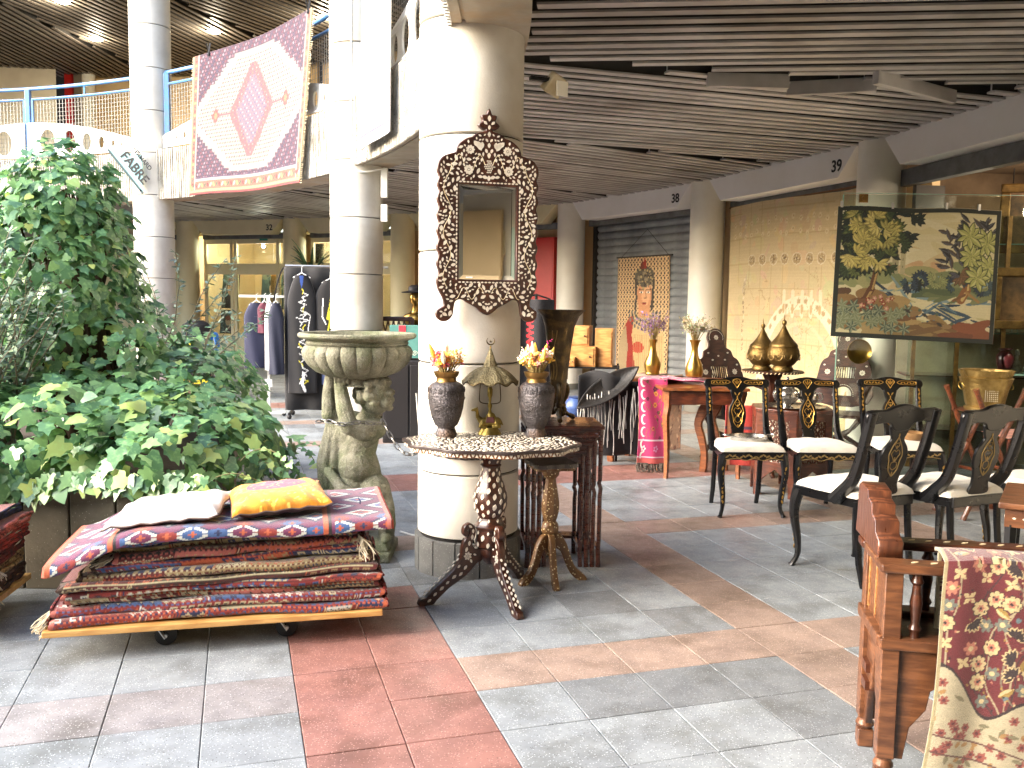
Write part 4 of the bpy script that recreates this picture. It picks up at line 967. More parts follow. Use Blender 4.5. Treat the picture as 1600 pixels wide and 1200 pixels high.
def addp(x, z, l, ang, w_=None, sym=True):
    petal(inl, pt(x, z), NRM, (math.cos(ang), 0, math.sin(ang)), l, w_, .003)
    if sym and abs(x) > .004: petal(inl, pt(-x, z), NRM, (-math.cos(ang), 0, math.sin(ang)), l, w_, .003)
    used.append((x, z, l*.5)); used.append((-x, z, l*.5))
for i in range(24):
    for (x, z, ang) in ((-wx-.008, wz0+(wz1-wz0)*(i+.5)/24, PI/2), (wx+.008, wz0+(wz1-wz0)*(i+.5)/24, PI/2)): petal(inl, pt(x, z), NRM, (0, 0, 1), .016, .014)
for i in range(16):
    for z in (wz0-.008, wz1+.008): petal(inl, pt(-wx+2*wx*(i+.5)/16, z), NRM, (1, 0, 0), .016, .014)
for (x, z, r) in ((.105, .775, .026), (.098, .875, .024)):
    for sx in (-1, 1): rosette(inl, pt(sx*x, z), NRM, (1, 0, 0), r, 9); used.append((sx*x, z, r*1.1))
for i in range(7):
    for j in range(-3, 4):
        if abs(j)+abs(i-3)*.7 < 3.3: petal(inl, pt(j*.0085+(.004 if i % 2 else 0), .765+i*.0095), NRM, (1, 0, 0), .008, .012)
used.append((0, .79, .045))
for (x, z, l, a) in ((0, 1.035, .03, PI/2), (.02, 1.012, .024, .7), (0, .99, .024, PI/2), (0, .955, .028, PI/2), (.012, .925, .02, .9), (0, .90, .026, PI/2), (.014, .872, .024, 1.2), (0, .85, .03, PI/2), (.05, .895, .05, 1.15), (.066, .905, .04, .8), (.036, .90, .034, 1.5), (.02, .74, .03, .3), (0, .735, .03, PI/2), (.045, .742, .026, .2), (.225, .042, .03, .5), (.243, .033, .018, 2.0), (.205, .08, .026, 1.4), (0, .07, .03, PI/2), (.018, .078, .026, .9), (.04, .095, .026, .6)): addp(x, z, l, a)
for _ in range(9000):
    x, z = rr.uniform(0, .265), rr.uniform(.01, 1.07)
    if not inside(x, z, outl) or edge_d(x, z) < .010: continue
    if x < wx+.016 and wz0-.018 < z < wz1+.018: continue
    l = rr.choice((.014, .018, .022, .027, .032))
    if any((x-a)**2+(z-b)**2 < (l*.42+c*.8+.0022)**2 for a, b, c in used): continue
    if x < .006: continue
    ang = math.sin(z*38)*1.1+PI/2+math.cos(x*50)*.8 if x > wx else math.sin(x*60+z*30)*1.4+.6
    addp(x, z, l, ang, l*rr.uniform(.75, 1.0))
o = obj('pearl_inlay', inl, m_pearl, mir); o['kind'] = 'stuff'
# thin vine lines in the wood
vn = MB()
for sx in (-1, 1):
    vn.tube([(sx*(.215+.02*math.sin(i*.55)), yf, .18+i*.0195) for i in range(33)], .0016, 4)
    vn.tube([(sx*(.02+.006*i), yf, .80+.05*math.sin(i*.35)) for i in range(30)], .0016, 4)
    vn.tube([(sx*(.02+.006*i), yf, .15+.03*math.sin(i*.45)) for i in range(26)], .0016, 4)
o = obj('vine_lines', vn, m_bone, mir); o['kind'] = 'stuff'
obj('label_strip', MB().box((-.095, -.006, .232), (.035, .001, .007)), M('paper_white', S(240, 240, 236), .6), mir)
# ================================================================ pedestal table with scalloped inlaid top
TP = Vector((-.10, 4.42, 0)); tt = T('pedestal_table', 'round scalloped pedestal table covered in mother-of-pearl inlay', 'table', TP, math.radians(-6))
def topr(a): return 1+.035*math.cos(10*a)
def outline(rx, ry, n=160): return [(rx*topr(2*PI*i/n)*math.cos(2*PI*i/n), ry*topr(2*PI*i/n)*math.sin(2*PI*i/n)) for i in range(n)]
RX, RY, TZ = .435, .335, .79
top = MB(); top.prism(outline(RX, RY), .014, Matrix.Translation((0, 0, TZ-.007))); to_ = obj('tabletop', top, M('table_dark_wood', S(58, 44, 40), .4, c2=S(36, 30, 30), scale=8, coat=.2), tt, bevel=.002)
ap = MB(); ap.prism(outline(RX-.014, RY-.014), .022, Matrix.Translation((0, 0, TZ-.025))); obj('edge_band', ap, wood('gold_brown_wood', S(140, 96, 58), S(96, 60, 34), .4, 2), tt)
ei = MB()
ol = outline(RX-.013, RY-.013, 300)
for i in range(0, 300, 2):
    p = Vector((*ol[i], TZ-.025)); q = Vector((*ol[(i+1) % 300], TZ-.025)); tn = (q-p).normalized(); nn2 = tn.cross(Vector((0, 0, 1)))
    petal(ei, p+nn2*.0005, nn2, (0, 0, 1) if i % 4 else (0, 0, -1), .016, .018, .002, [(-.5, .45), (.5, 0), (-.5, -.45)])
o = obj('edge_inlay', ei, m_pearl, tt); o['kind'] = 'stuff'
ti = MB(); rr = random.Random(7); used = []
for k in range(20):
    a = 2*PI*k/20; rosette(ti, (RX*.66*math.cos(a), RY*.66*math.sin(a), TZ+.0005), (0, 0, 1), (math.cos(a), math.sin(a), 0), .026, 6); used.append((RX*.66*math.cos(a), RY*.66*math.sin(a), .026))
for _ in range(16000):
    a = rr.uniform(0, 2*PI); r = math.sqrt(rr.random())*.97; x, y = r*RX*topr(a)*math.cos(a)*.985, r*RY*topr(a)*math.sin(a)*.985; l = rr.choice((.015, .02, .026, .031))
    if any((x-p)**2+(y-q)**2 < (l*.46+c*.9+.002)**2 for p, q, c in used): continue
    used.append((x, y, l*.5)); ang = a+(PI/2 if (r > .8 or int(r*7) % 2) else 0)+rr.uniform(-.5, .5); petal(ti, (x, y, TZ+.0006), (0, 0, 1), (math.cos(ang), math.sin(ang), 0), l, l*.95, .002)
    if len(used) > 900: break
o = obj('top_inlay', ti, m_pearl, tt); o['kind'] = 'stuff'
prof = [(.02, .165), (.035, .18), (.05, .20), (.062, .235), (.058, .25), (.072, .26), (.076, .29), (.072, .345), (.078, .35), (.080, .362), (.070, .372), (.062, .385), (.058, .405), (.072, .43), (.082, .47), (.084, .50), (.078, .54), (.064, .58), (.052, .62), (.046, .66), (.050, .664), (.052, .670), (.046, .676), (.056, .70), (.072, .73), (.074, .752)]
def oct_(a, z, i): return 1+.025*math.cos(8*a)
obj('pedestal', MB().lathe(prof, 48, lobe=oct_), m_walnut, tt)
obj('top_block', MB().box((0, 0, .753), (.26, .2, .022)), MATS['gold_brown_wood'], tt)
pi_ = MB()
def prof_at(z):
    for (r0, z0), (r1, z1) in zip(prof[:-1], prof[1:]):
        if z0 <= z <= z1: return r0+(r1-r0)*(z-z0)/(z1-z0), (r1-r0)/(z1-z0)
    return .05, 0
for z_, l, off, k8 in ((.275, .03, 0, 8), (.31, .035, 1, 8), (.335, .02, 0, 8), (.395, .02, 0, 8), (.425, .03, 1, 8), (.445, .026, 0, 8), (.468, .036, 1, 8), (.495, .03, 0, 8), (.52, .032, 1, 8), (.55, .034, 0, 8), (.575, .028, 1, 8), (.603, .03, 0, 8), (.63, .026, 1, 8), (.65, .016, 0, 8), (.69, .018, 0, 8), (.712, .02, 1, 8), (.735, .018, 0, 10)):
    for k in range(k8):
        a = 2*PI*(k+off*.5)/k8; r, sl2 = prof_at(z_); rq = r*oct_(a, 0, 0)+.0005; n2 = Vector((math.cos(a), math.sin(a), -sl2)); petal(pi_, (rq*math.cos(a), rq*math.sin(a), z_), n2, (-.2*math.sin(a), .2*math.cos(a), 1), l, l*1.0, .003)
o = obj('pedestal_inlay', pi_, m_pearl, tt); o['kind'] = 'stuff'
legp = [(.05, .245), (.085, .25), (.105, .275), (.10, .305), (.088, .33), (.094, .365), (.118, .382), (.142, .368), (.148, .338), (.135, .322), (.125, .338), (.133, .348), (.124, .36), (.112, .345), (.118, .318), (.14, .30), (.152, .268), (.158, .225), (.172, .19), (.20, .155), (.24, .12), (.285, .085), (.32, .055), (.345, .032), (.37, .028), (.375, .0), (.315, .0), (.29, .022), (.262, .045), (.225, .075), (.18, .10), (.14, .125), (.105, .155), (.075, .185), (.05, .195)]
legp = smooth_poly(legp, 3)
lm = plate([legp], .034, .004)
for k, a in enumerate((math.radians(212), math.radians(300), math.radians(70))):
    lg = obj('leg', lm.copy(), m_walnut, tt); lg.rotation_euler = (0, 0, a); li = MB()
    for sy in (-1, 1):
        for (x, z_, l, an) in ((.115, .37, .022, .6), (.10, .345, .022, 1.6), (.105, .315, .026, 1.7), (.12, .285, .026, 1.7), (.085, .26, .02, .3), (.135, .255, .026, 1.9), (.11, .195, .022, 1.2), (.14, .165, .026, 2.2), (.175, .175, .02, 2.3), (.165, .135, .026, 2.4), (.20, .125, .028, 2.5), (.235, .10, .022, 2.5), (.265, .075, .028, 2.5), (.30, .05, .024, 2.4), (.33, .022, .024, 2.6), (.09, .225, .018, .4)):
            petal(li, (x, sy*.0175, z_), (0, sy, 0), (math.cos(an), 0, math.sin(an)), l, l*.9)
        rosette(li, (.128, sy*.0175, .222), (0, sy, 0), (1, 0, 0), .022, 7)
    for q in range(16):
        t = q/15; x = .165+.19*t; z_ = .215-.175*t**.8; petal(li, (x, (.008 if q % 2 else -.008), z_+.012), (.62, 0, .78), (.78, 0, -.62), .02, .02)
    o = obj('leg_inlay', li, m_pearl, lg); o['kind'] = 'stuff'
# ================================================================ engraved metal vases with dried flowers
m_pewter = M('engraved_pewter', S(96, 92, 94), .42, metal=.75, c2=S(60, 56, 56), scale=14, bump=.9, bscale=95, c3=S(120, 96, 78), scale3=6)
m_brassd = M('aged_brass', S(150, 116, 66), .38, metal=.85, c2=S(96, 74, 44), scale=9)
vprof = [(.052, 0), (.056, .012), (.050, .03), (.044, .042), (.046, .05), (.058, .06), (.074, .10), (.086, .15), (.092, .20), (.093, .235), (.088, .258), (.072, .272), (.056, .28)]
VZ = TZ+.002
def petals_flower(mb, c, d, r, n, cc):
    u, v, w_ = frame_of(d)
    for k in range(n):
        a = 2*PI*k/n; e = (u*math.cos(a)+v*math.sin(a)); 
        mt = Matrix(((e.x, w_.x, 0, c.x), (e.y, w_.y, 0, c.y), (e.z, w_.z, 0, c.z), (0, 0, 0, 1)))
        q = e.cross(w_); V = [c, c+e*r*.5+q*r*.28+w_*r*.25, c+e*r+w_*r*.45, c+e*r*.5-q*r*.28+w_*r*.25]; mb.add(V, [(0, 1, 2, 3)], cc)
m_petal = M('dried_petals', (1, 1, 1), .8, attr='col', sheen=.2)
def bouquet(par_label, loc, seed, palette, n=26, spread=.07, h=.11, grass=None):
    r = random.Random(seed); t = T('dried_bouquet', par_label, 'flowers', loc); st = MB()
    for k in range(n):
        a = r.uniform(0, 2*PI); q = math.sqrt(r.random())*spread; hh = h*r.uniform(.45, 1.0); p = Vector((q*math.cos(a), q*math.sin(a), hh)); d = Vector((p.x*3, p.y*3, .35)).normalized()
        st.tube([(p.x*.2, p.y*.2, -.08), (p.x*.4, p.y*.4, 0), p], .0018, 4); kind = r.random(); c = palette[r.randrange(len(palette))]; fb = MB()
        if kind < .42:
            for L_ in range(3): petals_flower(fb, p+d*.003*L_, d, r.uniform(.016, .026)*(1-.22*L_), 7, tuple(min(1, x*(1+.12*L_)) for x in c))
            fb.ball(p+d*.008, .006, 8, 5, c)
            obj('flower', fb, m_petal, t)
        elif kind < .85:
            for _ in range(30): fb.ball(p+Vector((r.gauss(0, .011), r.gauss(0, .011), r.gauss(0, .012))), r.uniform(.003, .006), 6, 4, tuple(x*r.uniform(.8, 1.15) for x in c))
            obj('flower_cluster', fb, m_petal, t)
        else:
            pts = [p+d*(.012*i)+Vector((0, 0, .004*i)) for i in range(6)]; fb.tube(pts, [.003, .010, .013, .011, .007, .002], 8, c)
            obj('plume', fb, m_petal, t)
    if grass:
        for k in range(grass[0]):
            p = Vector((r.gauss(0, .02), r.gauss(0, .02), .03)); d = Vector(grass[1])+Vector((r.gauss(0, .35), r.gauss(0, .3), r.gauss(0, .25))); fb = MB()
            for _ in range(40): q = r.random(); fb.ball(p+d*grass[2]*q+Vector((r.gauss(0, .006), r.gauss(0, .006), r.gauss(0, .006))), .003, 5, 3, grass[3])
            o = obj('plume', fb, m_petal, t)
    o = obj('stems', st, M('dry_stem', S(150, 130, 80), .9), t); o['kind'] = 'stuff'; return t
PALF = [S(232, 186, 60), S(238, 206, 120), S(240, 222, 196), S(226, 150, 120), S(236, 150, 56), S(206, 90, 110)]
for k, (px_, lab, pl2) in enumerate(((697, 'left', PALF), (837, 'right', PALF[:3]+[S(232, 186, 60), S(240, 170, 180), S(236, 200, 90), S(242, 228, 210)]))):
    p = gp(px_, 682, TZ); v = T('engraved_vase', 'engraved dark metal vase on the pedestal table, '+('left of the camel lamp' if k == 0 else 'right of the camel lamp'), 'vase', (p.x, p.y, VZ), 0, 'engraved vases on the pedestal table')
    obj('body', MB().lathe(vprof, 40, lobe=lambda a, z, i: 1+(.012*math.cos(8*a) if .06 < z < .23 else 0)), m_pewter, v)
    obj('neck', MB().lathe([(.054, .279), (.050, .288), (.050, .30), (.060, .312), (.064, .325), (.066, .332), (.058, .333), (.048, .30), (.03, .2)], 36, caps=False), m_brassd, v)
    bnd = MB()
    for q in range(20):
        a = 2*PI*q/20; rosette(bnd, (.0935*math.cos(a), .0935*math.sin(a), .24), (math.cos(a), math.sin(a), .1), (0, 0, 1), .014, 5)
    for q in range(8):
        a0 = 2*PI*q/8
        for i in range(9):
            u = i/8*PI; a = a0+.30*math.cos(u); z_ = .10+.10*math.sin(u); r_ = .0745+.019*min(1, (z_-.10)/.10+.0); bnd.ball((r_*math.cos(a), r_*math.sin(a), z_), .0035, 5, 4)
    o = obj('relief_band', bnd, m_pewter, v); o['kind'] = 'stuff'
    bouquet('dried yellow and orange flowers in the left engraved vase' if k == 0 else 'dried flowers with a bright pink plume in the right engraved vase', (p.x, p.y, VZ+.325), 31+k, pl2, 64, .078, .10, grass=(9, (.6, -.1, .6), .09, S(236, 214, 160)) if k == 0 else (2, (.45, -.2, .9), .13, S(226, 40, 130)))
# ================================================================ brass camel lamp
p = gp(765, 679, TZ); lamp = T('camel_lamp', 'small brass lamp with a kneeling camel and pierced scalloped shade', 'lamp', (p.x, p.y, VZ))
m_bras = M('brass_olive', S(158, 136, 70), .36, metal=.85, c2=S(112, 94, 46), scale=16)
obj('base', MB().lathe([(.062, 0), (.058, .012), (.045, .03), (.042, .036)], 24, sy=.75), m_bras, lamp)
cm = MB(); capsule(cm, (-.03, 0, .062), (.035, 0, .064), .026, .028); cm.ball((.005, 0, .09), (.026, .02, .026))
chain_caps(cm, [(-.045, 0, .07), (-.062, 0, .09), (-.066, 0, .115), (-.07, 0, .128)], [.018, .011, .009, .010]); chain_caps(cm, [(-.07, 0, .130), (-.092, 0, .124)], [.010, .006]); cm.ball((-.066, .006, .138), .004); cm.ball((-.066, -.006, .138), .004)
for sx, sy in ((-1, 1), (-1, -1), (1, 1), (1, -1)): chain_caps(cm, [(sx*.035, sy*.02, .06), (sx*.05, sy*.024, .042), (sx*.02, sy*.026, .04)], [.012, .009, .008])
chain_caps(cm, [(.058, 0, .07), (.068, 0, .05)], [.005, .003])
co = obj('camel', cm, m_bras, lamp)
q = co.modifiers.new('remesh', 'REMESH'); q.mode = 'VOXEL'; q.voxel_size = .003; q.use_smooth_shade = True
obj('saddle_cloth', MB().box((.004, 0, .078), (.05, .062, .03), taper=.7), M('saddle_maroon', S(84, 36, 30), .6), lamp, bevel=.004)
obj('stem', MB().lathe([(.011, .112), (.007, .13), (.012, .15), (.006, .165), (.008, .19), (.013, .205), (.014, .235), (.006, .25), (.004, .42), (.004, .46)], 14), m_bras, lamp)
hp = MB()
for sx in (-1, 1): hp.tube(smooth_poly([(0, 0, .158), (sx*.045, 0, .165), (sx*.055, 0, .19), (sx*.05, 0, .27)], 5, False), .0028, 6)
obj('harp', hp, M('dark_brass', S(70, 58, 36), .45, metal=.8), lamp)
m_shade = M('pierced_shade', S(120, 110, 82), .5, metal=.6, c2=S(86, 78, 52), scale=60, bump=1., bscale=120, specks=((S(50, 44, 30), 130, .15, .3),))
sh_ = MB(); nA, nR = 96, 14
def shf(u, v):
    a = 2*PI*u; r = .012+.132*v; sc2 = .009*math.cos(10*a)*v**3; return Vector((r*math.cos(a), r*math.sin(a)*.95, .355-.085*v**2.1+sc2+.006*math.cos(10*a)*v*(1-v)))
sh_.grid(shf, nA, nR); o = obj('shade', sh_, m_shade, lamp); thick(o, .002)
rp = MB().tube([shf(i/96, 1) for i in range(97)], .0032, 6, cap=False); obj('shade_rim', rp, MATS['dark_brass'], lamp)
obj('spire', MB().lathe([(.042, .34), (.040, .348), (.003, .45)], 8), m_shade, lamp)
cr = MB().tube([(.020*math.cos(a), 0, .466+.020+.020*math.sin(a)) for a in [math.radians(130+q*280/18) for q in range(19)]], [.001+.0035*math.sin(q/18*PI) for q in range(19)], 6)
obj('crescent', cr, MATS['dark_brass'], lamp)
sr = MB()
for q in range(5): a = PI/2+2*PI*q/5; sr.tube([(.0, 0, .482), (.009*math.cos(a), 0, .482+.009*math.sin(a))], [.0025, .0008], 5)
obj('star', sr, MATS['dark_brass'], lamp)
# ================================================================ small inlaid tripod stand
sp = gp(858, 905); sd_ = T('tripod_stand', 'small tripod stand speckled with bone inlay, beside the nest of tables', 'stand', (sp.x, sp.y, 0), .3)
m_spk = M('dotted_inlay_wood', S(116, 84, 50), .45, c2=S(92, 64, 38), scale=6, specks=((S(212, 196, 150), 62, .20, .28),))
m_spk2 = M('grey_top_wood', S(92, 88, 84), .5, c2=S(64, 60, 58), scale=10, specks=((S(170, 160, 140), 70, .1, .2),))
def sqout(s, n=64):
    out_ = []
    for i in range(n):
        a = 2*PI*i/n; m_ = max(abs(math.cos(a)), abs(math.sin(a))); r = s/m_*.94+.006*math.cos(12*a); out_.append((min(r, s*1.22)*math.cos(a), min(r, s*1.22)*math.sin(a)))
    return out_
obj('top', MB().prism(sqout(.125), .022, Matrix.Translation((0, 0, .632))), m_spk2, sd_, bevel=.003)
obj('top_apron', MB().prism(sqout(.113), .014, Matrix.Translation((0, 0, .612))), m_spk, sd_)
obj('stem', MB().lathe([(.012, .13), (.024, .15), (.034, .18), (.036, .235), (.03, .24), (.046, .26), (.05, .28), (.044, .305), (.032, .32), (.042, .345), (.050, .38), (.050, .42), (.042, .47), (.032, .52), (.028, .55), (.046, .57), (.05, .59), (.05, .606)], 8), m_spk, sd_)
lg = plate([smooth_poly([(.02, .245), (.05, .245), (.085, .20), (.105, .14), (.135, .07), (.19, .018), (.195, 0), (.16, 0), (.115, .04), (.085, .10), (.06, .16), (.02, .19)], 3)], .032, .004)
for a in (200, 262, 345): o = obj('leg', lg.copy(), m_spk, sd_); o.rotation_euler = (0, 0, math.radians(a))
# ================================================================ nest of tables
m_rose = wood('rosewood', S(86, 42, 30), S(52, 24, 18), .3, 1.2, .3)
npos = Vector((.285, 5.10, 0)); nr_ = math.radians(4)
nlab = ['outermost rosewood table of the nest, with carved apron', 'second rosewood table tucked inside the nest', 'third rosewood table tucked inside the nest', 'smallest rosewood table innermost in the nest']
for k in range(4):
    w_, d_, h_ = .44-.066*k, .40-.03*k, .80-.045*k; nt_ = T('nesting_table', nlab[k], 'table', npos+Vector((0, -.012*k, 0)), nr_, 'nest of rosewood tables')
    obj('top', MB().box((0, 0, h_-.01), (w_, d_, .02)), m_rose, nt_, bevel=.004)
    for sy in (-1, 1): obj('apron', MB().box((0, sy*(d_/2-.02), h_-.05), (w_-.05, .012, .06)), m_rose, nt_)
    for sx in (-1, 1):
        for sy in (-1, 1):
            x, y = sx*(w_/2-.018), sy*(d_/2-.02); obj('leg', MB().tube([(x, y, h_-.02), (x, y, h_*.62), (x-sx*.006, y, h_*.60), (x+sx*.004, y, h_*.56), (x, y, h_*.5), (x, y, h_*.2), (x-sx*.004, y, .1), (x, y, .0)], [.013, .012, .012, .012, .012, .012, .013, .014], 8), m_rose, nt_)
    for sx in (-1, 1): obj('side_stretcher', MB().box((sx*(w_/2-.018), 0, .10-.0*k), (.016, d_-.06, .018)), m_rose, nt_)
    obj('back_stretcher', MB().box((0, d_/2-.02, .10), (w_-.05, .016, .018)), m_rose, nt_)
    if k == 0:
        cv_ = MB(); r = random.Random(2)
        for q in range(34):
            x = -.19+.38*q/33; cv_.tube([(x-.012, -d_/2+.012, .735+r.uniform(0, .025)), (x, -d_/2+.006, .745+r.uniform(-.02, .02)), (x+.014, -d_/2+.012, .72+r.uniform(0, .03))], [.003, .006, .003], 5)
            y = -.17+.34*q/33
            for sx in (-1, 1): cv_.tube([(sx*(w_/2-.012), y-.012, .735+r.uniform(0, .025)), (sx*(w_/2-.006), y, .745+r.uniform(-.02, .02)), (sx*(w_/2-.012), y+.014, .72+r.uniform(0, .03))], [.003, .006, .003], 5)
        o = obj('carving', cv_, m_rose, nt_); o['kind'] = 'stuff'
        for sx in (-1, 1): obj('side_apron', MB().box((sx*(w_/2-.018), 0, h_-.05), (.012, d_-.06, .06)), m_rose, nt_)
# ---- trumpet vase on branch feet, standing on the nest
m_bronze = M('dark_bronze', S(92, 78, 56), .42, metal=.8, c2=S(58, 46, 34), scale=6, c3=S(130, 106, 66), scale3=14, bump=.5, bscale=40)
tv = T('trumpet_vase', 'tall bronze trumpet vase on twisted branch feet, on the nest of tables', 'vase', (npos.x-.02, npos.y+.04, .801))
def tvf(a, z, i): return 1+.10*math.cos(3*a+.5)*max(0, (z-.52)/.13)+.04*math.cos(5*a)
obj('bowl', MB().lathe([(.03, .10), (.042, .16), (.05, .24), (.06, .34), (.072, .44), (.085, .54), (.105, .60), (.132, .63), (.136, .637), (.12, .63), (.09, .58), (.06, .4)], 40, lobe=tvf, caps=False), m_bronze, tv)
bf = MB(); r = random.Random(6)
for q in range(3):
    a = 2*PI*q/3+.6; c_, s_ = math.cos(a), math.sin(a); bf = MB()
    bf.tube(smooth_poly([(.02*c_, .02*s_, .22), (.07*c_, .07*s_, .19), (.05*c_, .05*s_, .12), (.02*c_, .02*s_, .07), (.07*c_, .07*s_, .035), (.12*c_, .12*s_, .012)], 5, False), [.010+.006*abs(math.sin(i*.6)) for i in range(26)], 8); obj('branch_foot', bf, m_bronze, tv)
kn = MB()
for q in range(10): kn.ball((r.gauss(0, .022), r.gauss(0, .022), .05+r.uniform(-.02, .05)), r.uniform(.012, .024), 8, 6)
obj('root_knot', kn, m_bronze, tv)
rl = MB()
for q in range(8):
    a = r.uniform(0, 6.28); rl.tube([((.05+.003+.1*(t/8)**2*.3)*math.cos(a+.15*math.sin(t)), (.05+.003+.1*(t/8)**2*.3)*math.sin(a+.15*math.sin(t)), .24+t*.035) for t in range(9)], .003, 5)
o = obj('relief_vines', rl, M('bronze_high', S(150, 122, 74), .4, metal=.85), tv); o['kind'] = 'stuff'
# ================================================================ black and gilt chairs
m_blk = M('black_lacquer', S(8, 8, 10), .3, c2=S(13, 13, 15), scale=8, coat=.08, rvar=.06, spec=.35)
m_gilt = M('gilt', S(206, 166, 84), .38, metal=.7, c2=S(166, 124, 54), scale=30)
m_gilt2 = M('gilt_dull', S(148, 124, 78), .5, metal=.5)
m_seat = M('white_upholstery', S(208, 204, 194), .9, c2=S(192, 187, 175), scale=5, bump=.25, bscale=70, sheen=.2)
def scroll(mb, f, pts, r=.0025):
    mb.tube([f(x, z) for x, z in smooth_poly(pts, 4, False)], r*1.5, 5, flat=.6)
def chair(label, loc, rz, group, gilt=True, back_gilt=False, br=1.):
    """origin under the seat centre; the sitter looks towards -y"""
    t = T('dining_chair', label, 'chair', loc, rz, group); W, D, SH_ = .48, .43, .44
    # cabriole front legs, sabre back legs
    for sx in (-1, 1):
        x, y = sx*(W/2-.03), -D/2+.03
        pts = smooth_poly([(x, y, SH_+.0), (x+sx*.012, y-.012, SH_-.07), (x+sx*.014, y-.016, SH_-.15), (x-sx*.004, y-.004, .16), (x-sx*.006, y, .07), (x+sx*.008, y-.014, .02), (x+sx*.016, y-.022, .0)], 4, False); n = len(pts)
        lg_ = obj('front_leg', MB().tube(pts, [(.034-.020*min(1, (i/n)*1.5)+(.004 if i > n-4 else 0)) for i in range(n)], 8), m_blk, t)
        if gilt:
            gb = MB(); 
            for q in range(8): z_ = SH_-.09-q*.034; xx = x+sx*.012-sx*.014*(q/8); petal(gb, (xx, y-.040+.003*q, z_), (0, -1, 0), (.25*(-1)**q, 0, 1), .03, .020, .004)
            o = obj('gilt_inlay', gb, m_gilt, lg_); o['kind'] = 'stuff'
        x2, y2 = sx*(W/2-.07), D/2-.03
        obj('back_leg', MB().tube([(x2, y2, SH_), (x2, y2+.01, .3), (x2, y2+.03, .12), (x2, y2+.065, 0)], [.02, .019, .018, .016], 6), m_blk, t)
    rl_ = obj('seat_rail', MB().prism([(-W/2+.01, -D/2), (W/2-.01, -D/2), (W/2-.06, D/2), (-W/2+.06, D/2)], .055, Matrix.Translation((0, 0, SH_-.005))), m_blk, t, bevel=.006)
    if gilt:
        gb = MB()
        for q in range(17):
            x = -.19+.38*q/16; petal(gb, (x, -D/2-.001, SH_-.008+.008*math.sin(q*1.3)), (0, -1, 0), (1, 0, .7*(-1)**q), .034, .02, .004)
        scroll(gb, lambda x, z: (x, -D/2-.003, SH_+z), [(-.2, -.03), (-.12, -.02), (-.06, -.034), (0, -.02), (.06, -.034), (.12, -.02), (.2, -.03)], .0035)
        o = obj('gilt_inlay', gb, m_gilt2, rl_); o['kind'] = 'stuff'
    def seat(u, v):
        X, Y = u*2-1, v*2-1; wdt = (W/2-.012)*(1-.11*(v)); e = max(0, (1-abs(X)**4)*(1-abs(Y)**4)); return Vector((X*wdt, Y*(D/2-.008), SH_+.022+.058*e**.35+.0025*math.sin(9*X)*math.sin(7*Y)))
    obj('seat_cushion', MB().grid(seat, 36, 36), m_seat, t)
    # back: uprights sweep back, crest rail, splat
    def yb(z): return D/2-.02+.10*max(0, (z-SH_)/.5)**1.3
    for sx in (-1, 1):
        P_ = [(sx*(W/2-.035), D/2-.14, SH_+.0), (sx*(W/2-.03), D/2-.09, SH_+.05), (sx*(W/2-.034), yb(.58)-.02, .58), (sx*(W/2-.03), yb(.76), .76), (sx*(W/2-.028), yb(.93), .925)]
        pts = smooth_poly(P_, 5, False); n = len(pts); up_ = MB()
        for i in range(n-1): pass
        up_.tube(pts, [(.036-.013*min(1, i/n*1.6))*br for i in range(n)], 8, flat=.8, up=(0, 1, 0)); uo = obj('upright', up_, m_blk, t)
        if gilt:
            gb = MB()
            for q in range(10): z_ = .585+q*.030; petal(gb, (sx*(W/2-.031), yb(z_)-.0205, z_), (0, -1, .2), (.3*(-1)**q, 0, 1), .028, .02, .004)
            o = obj('gilt_inlay', gb, m_gilt, uo); o['kind'] = 'stuff'
    cz = .905
    cr_ = smooth_poly([(-W/2+.012, .015), (-.12, .018), (-.06, .032), (0, .038), (.06, .032), (.12, .018), (W/2-.012, .015), (W/2-.012, -.032), (.14, -.026), (.075, -.032), (.04, -.06), (-.04, -.06), (-.075, -.032), (-.14, -.026), (-W/2+.012, -.032)], 4)
    cr_ = [(x, z_*(1+(br-1)*.9)) for x, z_ in cr_]; co_ = obj('crest_rail', plate([cr_], .024, .005), m_blk, t); co_.location = (0, yb(cz), cz); co_.rotation_euler = (-.2, 0, 0)
    hz = cz-.05-(SH_+.03); spz = smooth_poly([(-.04, 0), (-.036, -.05), (-.028, -.085), (-.055, -.14), (-.06, -.20), (-.046, -.27), (-.04, -.33), (-.045, -hz), (.045, -hz), (.04, -.33), (.046, -.27), (.06, -.20), (.055, -.14), (.028, -.085), (.036, -.05), (.04, 0)], 4)
    spz = [(x*(1+(br-1)*1.1), z_) for x, z_ in spz]; so_ = obj('splat', plate([spz], .016, .004), m_blk, t); tl = math.atan2(yb(cz-.05)-yb(SH_+.05)+.0, hz); so_.location = (0, yb(cz-.05)-.002, cz-.05); so_.rotation_euler = (-tl, 0, 0)
    for side, on, mm in ((-1, gilt, m_gilt), (1, back_gilt, m_gilt2)):
        if not on: continue
        gb = MB(); f = lambda x, z: Vector((x, side*.0095, z))
        for sx in (-1, 1):
            scroll(gb, f, [(0, -.285), (sx*.028, -.25), (sx*.036, -.2), (sx*.044, -.165), (sx*.03, -.12), (sx*.012, -.09), (0, -.07)], .0028)
            scroll(gb, f, [(0, -.25), (sx*.02, -.235), (sx*.018, -.21), (sx*.004, -.205), (sx*.016, -.18), (sx*.028, -.16), (sx*.014, -.14), (0, -.15)], .0022)
            scroll(gb, f, [(0, -.13), (sx*.014, -.115), (sx*.01, -.10), (0, -.105)], .002)
        for z_ in (-.27, -.19, -.125, -.06): petal(gb, f(0, z_), (0, side, 0), (0, 0, 1), .022, .014, .003)
